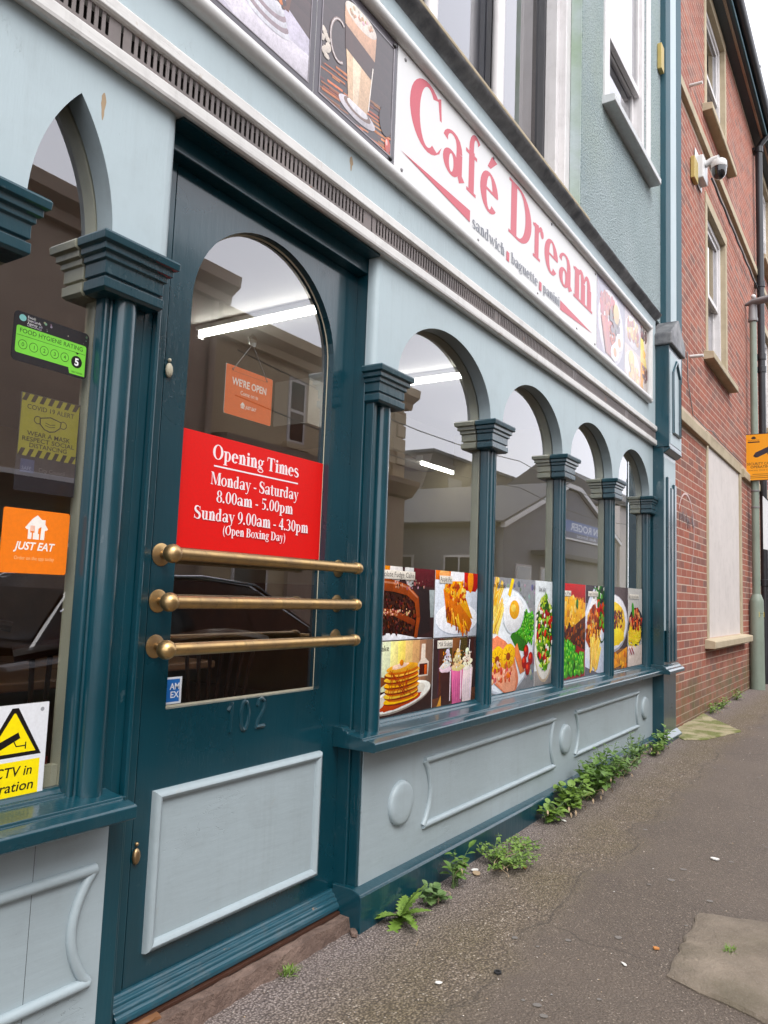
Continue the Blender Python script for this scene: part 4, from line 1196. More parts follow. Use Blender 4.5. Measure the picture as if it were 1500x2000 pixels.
# rust marks bled through the paint
def stain(x, y, z, w_, h, mat='litter_tan'):
    pts = [(x + w_ * (0.5 + 0.25 * R.random()) * math.cos(t) * (1 if math.sin(t) > -0.2 else 0.55), z + h * 0.5 * math.sin(t) * (1 if math.sin(t) > 0 else 1.3)) for t in [i * 2 * math.pi / 18 for i in range(18)]]
    MB().ey(pts, y - 0.0006, y + 0.001).build('rust_stain', mat, cafe)
stain(1.138, 0.0, 2.452, 0.012, 0.065)
stain(2.17, -0.022, 2.815, 0.016, 0.05)
# plain carcass that closes the building off
m = MB()
m.box(-0.6, 6.6, 0.113, 0.32, 2.81, 3.60)
m.build('front_lintel', 'wall_cream', cafe)

# ------------------------------------------------------------------ inside the cafe
def interior():
    fz = 0.13
    B('interior_floor', 'wood_floor', cafe, -0.6, 6.62, 0.2, 6.0, fz - 0.1, fz)
    B('ceiling', 'ceiling_white', cafe, -0.6, 6.62, 0.113, 6.0, 2.79, 2.81)
    B('interior_wall', 'wall_cream', cafe, -0.6, 6.62, 5.9, 6.0, fz, 2.79)
    B('interior_wall', 'wall_cream', cafe, 6.56, 6.62, 0.21, 5.9, fz, 2.79)
    B('interior_wall', 'wall_cream', cafe, -0.66, -0.6, 0.0, 5.9, fz, 3.6)
    B('dado_panel', 'wood_panel', cafe, -0.6, 6.5, 5.86, 5.899, fz, 1.5)
    B('dado_panel', 'wood_panel', cafe, 6.52, 6.559, 0.3, 5.85, fz, 1.3)
    B('dado_cap', 'dark_wood', cafe, -0.6, 6.5, 5.84, 5.899, 1.501, 1.56)
    B('bulkhead', 'ceiling_white', cafe, 4.3, 6.55, 1.87, 2.2, 2.45, 2.789)
    # menu board and pictures on the back wall
    B('partition', 'wood_panel', cafe, 1.9, 2.0, 2.9, 5.85, fz, 2.2)
    # fluorescent tubes
    for x, y0, y1, z, lab in ((3.14, 0.36, 1.77, 2.735, 'bright fluorescent tube on the cafe ceiling, seen through the door glass'), (4.59, 0.36, 1.77, 2.735, 'bright fluorescent tube on the cafe ceiling, seen through the arched window')):
        t = thing('ceiling_light', lab, 'light', (x, (y0 + y1) / 2, z), 'fluorescent tubes on the cafe ceiling')
        MB().tube([(x, y0, z), (x, y1, z)], 0.014, 12).build('tube', 'tube_light', t, smooth=True)
        B('housing', 'pvc_white', t, x - 0.03, x + 0.03, y0 - 0.02, y1 + 0.02, z + 0.023, 2.789, bevel=0.004)
        for y in (y0 - 0.012, y1 + 0.012):
            B('end_cap', 'pvc_white', t, x - 0.022, x + 0.022, y - 0.011, y + 0.011, z - 0.024, z + 0.0225)
    t = thing('ceiling_light', 'short fluorescent tube running along the bulkhead inside the right end of the cafe', 'light', (6.2, 1.83, 2.42), 'fluorescent tubes on the cafe ceiling')
    MB().tube([(5.86, 1.82, 2.40), (6.45, 1.82, 2.40)], 0.012, 12).build('tube', 'tube_light', t, smooth=True)
    B('housing', 'pvc_white', t, 5.84, 6.47, 1.80, 1.8695, 2.42, 2.47, bevel=0.004)
    # tables and chairs
    def table(x, y, lab):
        t = thing('cafe_table', lab, 'table', (x, y, fz), 'cafe tables')
        B('table_top', 'wood_panel', t, x - 0.4, x + 0.4, y - 0.35, y + 0.35, fz + 0.72, fz + 0.755, bevel=0.008)
        MB().lathe((x, y, fz), (0, 0, 1), [(0.22, 0), (0.22, 0.02), (0.05, 0.05), (0.04, 0.1), (0.04, 0.70), (0.12, 0.718)], 16).build('pedestal', 'plain_black', t, smooth=True)
        return t
    def chair(x, y, ang, lab):
        t = thing('cafe_chair', lab, 'chair', (x, y, fz), 'wooden cafe chairs with red seats')
        ca, sa = math.cos(ang), math.sin(ang)
        def P(a, b, c): return (x + a * ca - b * sa, y + a * sa + b * ca, fz + c)
        seat = MB().lathe((x, y, fz + 0.44), (0, 0, 1), [(0.18, -0.015), (0.2, 0.0), (0.2, 0.025), (0.17, 0.045), (0.01, 0.05)], 20)
        seat.build('seat', 'red_vinyl', t, smooth=True)
        for a in (-1, 1):
            for b in (-1, 1):
                MB().tube([P(a * 0.14, b * 0.14, 0.43), P(a * 0.2, b * 0.2, 0.0)], [0.018, 0.014], 8).build('leg', 'dark_wood', t, smooth=True)
        top = [P(-0.2 + 0.4 * i / 8, 0.21 + 0.05 * math.sin(math.pi * i / 8), 0.88 + 0.03 * math.sin(math.pi * i / 8)) for i in range(9)]
        MB().tube(top, 0.026, 8).build('top_rail', 'dark_wood', t, smooth=True)
        for i in range(1, 8):
            q = P(-0.13 + 0.26 * i / 8, 0.15, 0.47)
            MB().tube([q, top[i]], 0.009, 6).build('spindle', 'dark_wood', t, smooth=True)
    table(2.35, 1.45, 'cafe table just inside the entrance door')
    table(1.55, 1.25, 'cafe table inside the left window behind the orange sticker')
    table(4.4, 1.2, 'cafe table inside the arched windows behind the food posters')
    chair(2.55, 0.95, 2.6, 'red seated wooden chair nearest the door glass')
    chair(2.75, 1.9, -0.6, 'red seated wooden chair on the far side of the table behind the door')
    chair(1.62, 0.78, 3.0, 'red seated wooden chair near the glass of the left window')
    chair(1.95, 1.75, -0.2, 'red seated wooden chair behind the table in the left window')
    chair(3.3, 2.6, 0.8, 'red seated wooden chair deep inside the cafe beyond the door')
interior()

# ------------------------------------------------------------------ shop sign and posters
FY = -0.022
def wallfn(x0, z0, y):
    return lambda u, v, d: (x0 + u, y - d, z0 + v)
SIGNR = (198, 76, 92)
def fascia_sign():
    t = thing('fascia_sign', 'long white fascia sign reading Café Dream in red serif letters', 'sign', (3.7, FY, 2.93))
    x0, x1, z0, z1 = 2.445, 4.995, 2.925, 3.462
    B('panel', 'card_white', t, x0, x1, FY - 0.008, FY - 0.0005, z0, z1, bevel=0.001)
    P = Print(0.00002)
    def word(ch, xa, xb, size=0.30):
        ps, wd = serif_polys(ch, size, 1.0)
        xs = [p[0] for q in ps for p in q]
        a, b = min(xs), max(xs)
        for q in ps:
            P.add([[(xa + (u - a) / (b - a) * (xb - xa), 3.138 + v) for u, v in q]], SIGNR)
    for ch, xa, xb in (('C', 2.545, 2.822), ('a', 2.835, 3.045), ('f', 3.052, 3.2), ('é', 3.208, 3.415), ('D', 3.545, 3.85), ('r', 3.872, 4.03), ('e', 4.045, 4.262), ('a', 4.28, 4.51), ('m', 4.53, 4.90)):
        word(ch, xa, xb)
    P.poly([(2.49, 3.03), (3.108, 3.052), (3.108, 2.995)], SIGNR)
    P.poly([(4.305, 3.03), (4.305, 2.972), (4.90, 3.008)], SIGNR)
    g = (112, 116, 126)
    P.serif('sandwich', 3.133, 2.984, 0.058, g, maxw=0.37)
    P.rect(3.525, 2.975, 3.560, 3.025, SIGNR)
    P.serif('baguette', 3.583, 2.984, 0.058, g, maxw=0.365)
    P.rect(3.970, 2.975, 4.005, 3.025, SIGNR)
    P.serif('panini', 4.028, 2.984, 0.058, g, maxw=0.262)
    P.build('lettering', t, lambda u, v, d: (u, FY - 0.0082 - d, v))
    for x, z in ((2.50, 3.43), (2.50, 2.95), (3.35, 3.44), (4.15, 3.44), (3.2, 2.945), (3.95, 2.945), (4.6, 2.945), (4.96, 3.44), (4.96, 2.95)):
        MB().lathe((x, FY - 0.0075, z), (0, -1, 0), [(0.008, 0), (0.008, 0.003), (0.005, 0.0055), (0.001, 0.006)], 10).build('screw_cap', 'lamp_grey', t, smooth=True)
fascia_sign()

def board(name, label, x0, x1, z0, z1, y, draw, group=None, mat='print', thick=0.004, cat='poster', cap=None):
    t = thing(name, label, cat, ((x0 + x1) / 2, y, z0), group)
    B('sheet', 'card_white', t, x0, x1, y, y + thick, z0, z1)
    P = Print()
    wd, h = x1 - x0, z1 - z0
    P.clip = (0.0, 0.0, wd, h)
    draw(P, wd, h)
    P.build('print', t, wallfn(x0, z0, y - 0.0003), mat)
    return t

def latte(P, w_, h, cx=0.5, tall=True):
    for i in range(10):
        P.rect(0, h * i / 10, w_, h * (i + 1.02) / 10, (44 + i, 30 + i, 30 + i))
    for _ in range(60):
        x = R.uniform(0, w_); y = R.uniform(0, 0.36 * h)
        a = -0.5
        L = R.uniform(0.05, 0.2)
        P.stroke([(x, y), (x + L * 0.9, y + L * a * -0.25)], R.uniform(0.003, 0.01), jit(R.choice([(150, 78, 40), (190, 104, 54), (96, 44, 26), (222, 140, 80)]), 14))
    x = w_ * cx
    P.ell(x, h * 0.17, w_ * 0.23, h * 0.06, (196, 190, 196))
    P.ell(x, h * 0.19, w_ * 0.17, h * 0.045, (120, 96, 84))
    P.ell(x, h * 0.20, w_ * 0.13, h * 0.035, (225, 222, 226))
    P.poly([(x - w_ * 0.12, h * 0.22), (x + w_ * 0.12, h * 0.22), (x + w_ * 0.2, h * 0.8), (x - w_ * 0.2, h * 0.8)], (226, 192, 158))
    P.poly([(x - w_ * 0.06, h * 0.22), (x + w_ * 0.0, h * 0.22), (x + w_ * 0.03, h * 0.6), (x - w_ * 0.09, h * 0.6)], (238, 214, 186))
    P.poly([(x - w_ * 0.175, h * 0.55), (x + w_ * 0.165, h * 0.5), (x + w_ * 0.195, h * 0.7), (x - w_ * 0.19, h * 0.74)], (62, 34, 24))
    P.poly([(x - w_ * 0.19, h * 0.72), (x + w_ * 0.19, h * 0.66), (x + w_ * 0.2, h * 0.86), (x - w_ * 0.2, h * 0.86)], (214, 170, 140))
    P.ell(x, h * 0.86, w_ * 0.2, h * 0.07, (240, 228, 216))
    sprinkle(P, 26, (x - w_ * 0.14, h * 0.83, x + w_ * 0.14, h * 0.9), (0.003, 0.01), [(222, 200, 180), (196, 160, 132)])
    P.stroke(arc(x - w_ * 0.25, h * 0.55, w_ * 0.1, h * 0.15, 60, 300, 14), 0.012, (150, 130, 124))
    P.stroke(arc(x - w_ * 0.25, h * 0.55, w_ * 0.1, h * 0.15, 60, 300, 14), 0.004, (226, 218, 216))
    P.stroke([(x + w_ * 0.13, h * 0.25), (x + w_ * 0.17, h * 0.6)], 0.006, (246, 236, 226))
    for k_ in range(9):
        P.ell(w_ * 0.1 + R.uniform(-.02, .02), h * (0.36 + 0.02 * k_), 0.016, 0.012, (216, 204, 190), R.random(), 8, 0.2)
    P.ell(w_ * 0.86, h * 0.3, 0.045, 0.06, (38, 28, 30)); P.ell(w_ * 0.9, h * 0.13, 0.02, 0.03, (196, 82, 64))
    P.ell(w_ * 0.885, h * 0.15, 0.008, 0.012, (240, 190, 180))
def cup(P, w_, h):
    for i in range(10):
        P.rect(0, h * i / 10, w_, h * (i + 1.02) / 10, (58 + 2 * i, 42 + i, 40 + i))
    P.poly([(0, h * 0.02), (w_, h * 0.0), (w_, h * 0.34), (w_ * 0.55, h * 0.5), (0, h * 0.62)], (206, 200, 216))
    P.poly([(0.05 * w_, 0.2 * h), (w_ * 0.6, 0), (w_, 0), (w_, h * 0.25)], (232, 226, 236))
    P.ell(w_ * 0.16, h * 0.66, w_ * 0.2, h * 0.13, (236, 222, 222), 0.2, 24, 0.08)
    sprinkle(P, 30, (0.02, h * 0.56, w_ * 0.32, h * 0.76), (0.008, 0.02), [(226, 206, 206), (246, 236, 236), (214, 190, 186)])
    x = w_ * 0.62
    for k_ in range(5):
        P.ell(x, h * (0.24 + 0.03 * k_), w_ * (0.17 - 0.012 * k_), h * 0.05, (150 + 12 * (k_ % 2), 144, 150) if k_ % 2 else (222, 222, 230))
    P.poly([(x - w_ * 0.13, h * 0.4), (x + w_ * 0.15, h * 0.4), (x + w_ * 0.24, h), (x - w_ * 0.24, h)], (118, 74, 52))
    P.poly([(x - w_ * 0.1, h * 0.46), (x + w_ * 0.12, h * 0.44), (x + w_ * 0.2, h), (x - w_ * 0.2, h)], (214, 214, 230))
    P.poly([(x + w_ * 0.06, h * 0.5), (x + w_ * 0.12, h * 0.5), (x + w_ * 0.19, h), (x + w_ * 0.1, h)], (226, 170, 130))
    sprinkle(P, 30, (x - w_ * 0.12, h * 0.39, x + w_ * 0.12, h * 0.5), (0.004, 0.014), [(230, 140, 80), (120, 60, 34), (250, 210, 170), (64, 36, 30)])
def framed(draw):
    def f(P, w_, h):
        c = P.clip
        P.rect(0, 0, w_, h, (54, 48, 56))
        Q = Print(); Q.clip = (0.03, 0.04, w_ - 0.03, h - 0.04)
        draw(Q, w_, h)
        for p, cc, k_ in Q.p: P.p.append((p, cc, k_ + 2))
        P.k = Q.k + 3
        for a in (rc(0.028, 0.036, w_ - 0.028, 0.040) + rc(0.028, h - 0.04, w_ - 0.028, h - 0.036) + rc(0.026, 0.036, 0.030, h - 0.036) + rc(w_ - 0.03, 0.036, w_ - 0.026, h - 0.036)):
            P.poly(a, (150, 142, 148))
    return f
PY = FY - 0.007
board('coffee_poster', 'fascia poster of a layered latte in a tall glass, left of the white sign', 1.925, 2.442, 2.925, 3.462, PY, framed(latte), 'coffee posters on the fascia', 'print_semi')
board('coffee_poster', 'fascia poster of a white coffee cup and glass, cut by the top of the picture', 1.30, 1.922, 2.925, 3.462, PY, framed(cup), 'coffee posters on the fascia', 'print_semi')
for x, z in ((2.415, 3.435), (2.415, 2.955)):
    MB().lathe((x, PY - 0.001, z), (0, -1, 0), [(0.010, 0), (0.010, 0.005), (0.006, 0.009), (0.001, 0.009)], 10).build('screw_cap', 'plain_black', [o for o in bpy.data.objects if o.name == 'coffee_poster'][0], smooth=True)

def breakfast(P, w_, h):
    P.rect(0, 0, w_, h, (150, 148, 168))
    for i in range(14): P.stroke([(0, h * i / 14), (w_ * 0.2, h * i / 14 - 0.08)], 0.008, (170, 130, 140))
    P.ell(w_ * 0.5, h * 0.5, w_ * 0.46, h * 0.47, (226, 222, 232))
    P.ell(w_ * 0.5, h * 0.5, w_ * 0.41, h * 0.42, (240, 232, 232))
    sprinkle(P, 70, (w_ * 0.14, h * 0.5, w_ * 0.6, h * 0.9), (0.012, 0.035), [(196, 74, 60), (222, 110, 90), (170, 60, 50)], 1.6)
    sprinkle(P, 120, (w_ * 0.3, h * 0.28, w_ * 0.62, h * 0.5), (0.008, 0.014), [(216, 96, 56), (232, 124, 76)])
    for k_ in range(4): P.stroke([(w_ * (0.16 + 0.05 * k_), h * 0.55), (w_ * (0.34 + 0.05 * k_), h * 0.12)], 0.045, jit((190, 84, 62), 16))
    sprinkle(P, 40, (w_ * 0.45, h * 0.48, w_ * 0.8, h * 0.72), (0.015, 0.03), [(84, 62, 64), (112, 84, 76), (60, 50, 58)])
    P.ell(w_ * 0.66, h * 0.74, w_ * 0.11, h * 0.13, (234, 190, 96), 0.3)
    for cx, cy in ((0.62, 0.22), (0.78, 0.4)):
        P.ell(w_ * cx, h * cy, w_ * 0.16, h * 0.12, (250, 246, 244), 0.4, 24, 0.08); P.ell(w_ * cx, h * cy, w_ * 0.06, h * 0.06, (240, 150, 70))
def burgers(P, w_, h):
    P.rect(0, 0, w_, h, (176, 160, 168)); P.rect(0, 0, w_, h * 0.5, (206, 186, 176))
    P.ell(w_ * 0.5, h * 0.74, w_ * 0.46, h * 0.22, (236, 228, 230)); P.ell(w_ * 0.5, h * 0.24, w_ * 0.48, h * 0.23, (238, 232, 230))
    sprinkle(P, 60, (w_ * 0.15, h * 0.62, w_ * 0.85, h * 0.9), (0.015, 0.035), [(186, 92, 70), (214, 140, 90), (236, 196, 110)])
    P.ell(w_ * 0.42, h * 0.34, w_ * 0.18, h * 0.13, (236, 210, 110)); sprinkle(P, 50, (w_ * 0.3, h * 0.06, w_ * 0.9, h * 0.28), (0.015, 0.03), [(240, 176, 90), (226, 150, 70), (244, 206, 130)], 1.8)
def bacon(P, w_, h):
    P.rect(0, 0, w_, h, (206, 196, 190)); P.rect(0, 0, w_, h * 0.06, (24, 20, 20))
    sprinkle(P, 30, (0, h * 0.78, w_ * 0.8, h * 0.97), (0.012, 0.03), [(66, 24, 20), (110, 40, 30)])
    P.poly([(0, h * 0.45), (w_ * 0.9, h * 0.4), (w_ * 0.4, h * 0.8), (0, h * 0.8)], (240, 214, 120)); P.ell(w_ * 0.5, h * 0.6, w_ * 0.22, h * 0.06, (244, 180, 60))
    for k_ in range(18): P.stroke([(w_ * R.uniform(0, 0.4), h * R.uniform(0.06, 0.1)), (w_ * R.uniform(0.1, 0.6), h * R.uniform(0.3, 0.46))], 0.02, jit((226, 150, 40), 20))
    sprinkle(P, 20, (w_ * 0.3, h * 0.2, w_, h * 0.42), (0.01, 0.025), [(110, 52, 30), (80, 40, 30)])
board('breakfast_poster', 'sun-faded fascia poster of a full breakfast plate, right of the white sign', 5.002, 5.66, 2.90, 3.46, PY, breakfast, 'food posters on the fascia', 'print_faded')
board('breakfast_poster', 'faded fascia poster of two plates of food, second from the right', 5.663, 6.10, 2.90, 3.46, PY, burgers, 'food posters on the fascia', 'print_faded')
board('breakfast_poster', 'narrow unfaded strip of a bacon and chips poster at the right end of the fascia', 6.103, 6.325, 2.905, 3.46, FY - 0.004, bacon, 'food posters on the fascia', 'photo_print', 0.003)

# posters inside the arched windows
WY = GY - 0.0048      # posters are stuck on the street side of the panes
def caption(P, t, x, y, s_, w_=None, box=True):
    ps, wd = sans_polys(t, s_)
    k_ = (w_ / wd) if w_ else 1
    if box: P.rect(x - 0.008, y - 0.009, x + wd * k_ + 0.008, y + s_ * 0.85, (222, 216, 204))
    P.add([[(x + a * k_, y + b) for a, b in p] for p in ps], (52, 48, 48))
def fudge(P, w_, h):
    P.rect(0, 0, w_, h, (54, 32, 34))
    P.rect(0, h * 0.86, w_ * 0.2, h, (226, 140, 50)); P.ell(w_ * 0.3, h * 0.95, 0.05, 0.05, (214, 210, 206)); P.ell(w_ * 0.55, h * 0.93, 0.05, 0.06, (206, 206, 204))
    P.rect(w_ * 0.6, h * 0.74, w_, h, (84, 30, 36)); P.rect(w_ * 0.82, h * 0.3, w_, h * 0.7, (150, 160, 160))
    P.poly([(0, 0), (w_, 0), (w_ * 0.7, h * 0.02), (w_ * 0.3, h * 0.1), (0, h * 0.1)], (226, 228, 234))
    P.poly([(w_ * 0.7, h * 0.03), (w_ * 0.95, h * 0.1), (w_ * 0.9, h * 0.7), (w_ * 0.7, h * 0.75)], (32, 24, 26))
    body = [(0, h * 0.1), (w_ * 0.3, h * 0.09), (w_ * 0.68, h * 0.02), (w_ * 0.74, h * 0.55), (w_ * 0.6, h * 0.7), (w_ * 0.3, h * 0.77), (0, h * 0.78)]
    P.poly(body, (52, 22, 16))
    ok = lambda x, y: x < w_ * 0.7 and y < h * 0.74 - 0.25 * x * x / w_ and y > h * 0.08
    sprinkle(P, 420, (0, h * 0.06, w_ * 0.72, h * 0.74), (0.004, 0.011), [(38, 14, 10), (72, 30, 20), (28, 10, 8), (92, 44, 30)], 0.6, 10, 0.25, 7, ok)
    P.stroke([(0, h * 0.75), (w_ * 0.25, h * 0.735), (w_ * 0.5, h * 0.68), (w_ * 0.66, h * 0.55), (w_ * 0.70, h * 0.3), (w_ * 0.66, h * 0.02)], [0.05, 0.048, 0.044, 0.04, 0.03, 0.026], (142, 70, 44))
    P.stroke([(0, h * 0.785), (w_ * 0.25, h * 0.77), (w_ * 0.5, h * 0.72), (w_ * 0.68, h * 0.58)], 0.008, (196, 130, 100))
    P.stroke([(0, h * 0.40), (w_ * 0.3, h * 0.36), (w_ * 0.64, h * 0.22)], 0.026, (126, 58, 38))
    sprinkle(P, 60, (0, h * 0.33, w_ * 0.55, h * 0.42), (0.002, 0.006), [(226, 180, 150), (180, 110, 84)])
    sprinkle(P, 30, (w_ * 0.25, h * 0.7, w_ * 0.8, h * 0.84), (0.003, 0.009), [(200, 160, 150), (40, 26, 30), (150, 110, 106)], 0.3)
    caption(P, 'Chocolate Fudge Cake', -0.03, h * 0.855, 0.031, w_ * 0.66)
def applepie(P, w_, h):
    P.rect(0, 0, w_, h, (206, 212, 222)); P.rect(0, h * 0.86, w_ * 0.55, h, (226, 120, 60)); P.ell(w_ * 0.2, h * 0.94, 0.05, 0.03, (246, 180, 120))
    P.ell(w_ * 0.5, h * 0.92, 0.07, 0.09, (236, 236, 240)); P.poly([(w_ * 0.66, h * 0.72), (w_ * 0.95, h * 0.7), (w_, h * 0.76), (w_, h), (w_ * 0.66, h)], (176, 22, 18)); P.ell(w_ * 0.82, h * 0.88, 0.03, 0.06, (236, 150, 70))
    P.ell(w_ * 0.52, h * 0.26, w_ * 0.5, h * 0.24, (176, 184, 196)); P.ell(w_ * 0.52, h * 0.28, w_ * 0.5, h * 0.24, (238, 240, 246))
    tri = [(w_ * 0.18, h * 0.72), (w_ * 0.56, h * 0.86), (w_ * 0.88, h * 0.2), (w_ * 0.82, h * 0.06), (w_ * 0.28, h * 0.22)]
    P.poly(tri, (206, 112, 40))
    P.poly([(w_ * 0.18, h * 0.72), (w_ * 0.36, h * 0.85), (w_ * 0.62, h * 0.86), (w_ * 0.7, h * 0.62), (w_ * 0.9, h * 0.26), (w_ * 0.8, h * 0.3), (w_ * 0.5, h * 0.56)], (232, 166, 70))
    sprinkle(P, 90, (w_ * 0.22, h * 0.5, w_ * 0.7, h * 0.84), (0.006, 0.016), [(236, 170, 70), (200, 96, 34), (246, 200, 110), (176, 60, 24)], 0.6, 14, 0.3, 8, lambda x, y: y > h * (0.95 - 1.0 * x / w_) and y < h * 0.84 and x < w_ * 0.75)
    for k_ in range(34):
        t_ = R.random(); x, y = w_ * (0.24 + 0.5 * t_), h * (0.56 - 0.36 * t_ + R.uniform(-0.15, 0.02))
        P.stroke([(x, y), (x + R.uniform(0.0, 0.03), y - R.uniform(0.03, 0.06))], R.uniform(0.006, 0.015), jit(R.choice([(172, 74, 26), (222, 140, 60), (140, 50, 20), (240, 180, 90)]), 14))
    caption(P, 'Apple Pie', w_ * 0.1, h * 0.84, 0.03, w_ * 0.25)
def pancake(P, w_, h):
    for i in range(8): P.rect(w_ * i / 8, h * 0.3, w_ * (i + 1.02) / 8, h, [(214, 224, 206), (220, 226, 190), (234, 220, 150), (240, 214, 120), (224, 190, 130), (196, 154, 110), (150, 110, 86), (110, 84, 70)][i])
    P.rect(0, 0, w_, h * 0.34, (44, 24, 22))
    P.poly([(0, h * 0.34), (w_ * 0.3, h * 0.5), (0, h * 0.56)], (120, 70, 46))
    P.poly([(w_ * 0.74, h * 0.48), (w_ * 0.92, h * 0.48), (w_ * 0.93, h * 0.68), (w_ * 0.86, h * 0.74), (w_ * 0.86, h * 0.94), (w_ * 0.79, h * 0.94), (w_ * 0.78, h * 0.72), (w_ * 0.73, h * 0.66)], (214, 200, 186)); P.rect(w_ * 0.755, h * 0.5, w_ * 0.905, h * 0.66, (66, 22, 14)); P.rect(w_ * 0.85, h * 0.5, w_ * 0.895, h * 0.64, (190, 80, 26))
    P.ell(w_ * 0.46, h * 0.22, w_ * 0.52, h * 0.17, (150, 140, 130), 0.12); P.ell(w_ * 0.46, h * 0.24, w_ * 0.52, h * 0.165, (234, 232, 224), 0.12); P.ell(w_ * 0.46, h * 0.26, w_ * 0.42, h * 0.12, (206, 200, 188), 0.12)
    P.ell(w_ * 0.45, h * 0.17, w_ * 0.36, h * 0.07, (172, 60, 22), 0.12, 26, 0.06)
    for k_ in range(6):
        y = h * (0.2 + 0.072 * k_)
        P.ell(w_ * 0.46 + R.uniform(-.006, .006), y, w_ * 0.29, h * 0.062, (126, 44, 18), 0.05); P.ell(w_ * 0.46 + R.uniform(-.006, .006), y + h * 0.018, w_ * 0.295, h * 0.056, jit((236, 184, 84), 8), 0.05, 26, 0.02)
        P.ell(w_ * 0.48, y + h * 0.034, w_ * 0.26, h * 0.046, jit((196, 100, 40), 10), 0.05, 26, 0.03)
    P.ell(w_ * 0.46, h * 0.635, w_ * 0.27, h * 0.058, (226, 166, 80), 0.05)
    P.ell(w_ * 0.42, h * 0.66, w_ * 0.14, h * 0.036, (240, 206, 180), 0.1, 20, 0.15); P.ell(w_ * 0.44, h * 0.70, 0.016, 0.013, (206, 120, 50))
    for k_ in range(14): P.stroke([(w_ * R.uniform(0.22, 0.68), h * R.uniform(0.5, 0.62)), (w_ * R.uniform(0.22, 0.68), h * R.uniform(0.2, 0.34))], 0.004, jit((150, 50, 18), 20))
    caption(P, 'Pancake', -0.028, h * 0.875, 0.034, w_ * 0.28, False)
def shakes(P, w_, h):
    P.rect(0, 0, w_, h, (50, 34, 34))
    for k_ in range(7): P.rect(w_ * R.random(), 0, w_ * R.random(), h, jit((64, 40, 34), 14))
    P.rect(w_ * 0.42, h * 0.6, w_ * 0.6, h, (120, 78, 50)); P.poly([(0, 0), (w_, 0), (w_, h * 0.2), (0, h * 0.12)], (84, 50, 34)); P.poly([(w_ * 0.1, 0), (w_ * 0.2, 0), (w_ * 0.22, h * 0.22)], (206, 150, 80))
    for cx, c1, c2, top in ((0.3, (58, 28, 26), (34, 18, 18), (216, 208, 210)), (0.78, (224, 206, 206), (196, 176, 190), (240, 232, 214)), (0.54, (206, 110, 150), (176, 84, 130), (230, 200, 150))):
        x = w_ * cx
        P.poly([(x - w_ * 0.105, 0), (x + w_ * 0.105, 0), (x + w_ * 0.14, h * 0.52), (x - w_ * 0.14, h * 0.52)], c1)
        for k_ in range(4): P.rect(x - w_ * 0.09 + w_ * 0.05 * k_, h * 0.03, x - w_ * 0.075 + w_ * 0.05 * k_, h * 0.36, c2)
        P.rect(x + w_ * 0.08, h * 0.05, x + w_ * 0.1, h * 0.5, (232, 214, 226))
        for k_ in range(5): P.ell(x + R.uniform(-.008, .008), h * (0.54 + 0.06 * k_), w_ * (0.15 - 0.026 * k_), h * 0.055, jit(top, 10), 0.2 * (k_ % 2), 18, 0.1)
        sprinkle(P, 40, (x - w_ * 0.1, h * 0.54, x + w_ * 0.1, h * 0.8), (0.002, 0.006), [(70, 34, 30), (226, 160, 60), (240, 236, 236), (120, 60, 44)], 0.5)
        P.stroke([(x + w_ * 0.03, h * 0.78), (x + w_ * 0.05, h * 0.96)], 0.006, (226, 224, 230))
    caption(P, 'Milk Shakes', w_ * 0.09, h * 0.885, 0.031, w_ * 0.30)
def chipsx(P, n, box, ang, L, cols=((244, 196, 70), (236, 174, 50), (250, 214, 110), (214, 146, 40))):
    for _ in range(n):
        x, y = R.uniform(box[0], box[2]), R.uniform(box[1], box[3]); a = ang + R.uniform(-0.35, 0.35); l = L * R.uniform(0.7, 1.2)
        P.stroke([(x, y), (x + l * math.cos(a), y + l * math.sin(a))], 0.026, jit(R.choice(cols), 10)); P.stroke([(x, y), (x + l * math.cos(a), y + l * math.sin(a))], 0.008, jit((250, 226, 140), 8))
def peas(P, n, ok, box, r=0.0125):
    for _ in range(n):
        x, y = R.uniform(box[0], box[2]), R.uniform(box[1], box[3])
        if not ok(x, y): continue
        P.ell(x, y, r, r, jit((64, 150, 36), 18), 0, 10); P.ell(x - r * 0.25, y + r * 0.3, r * 0.5, r * 0.45, jit((136, 206, 84), 14), 0, 8)
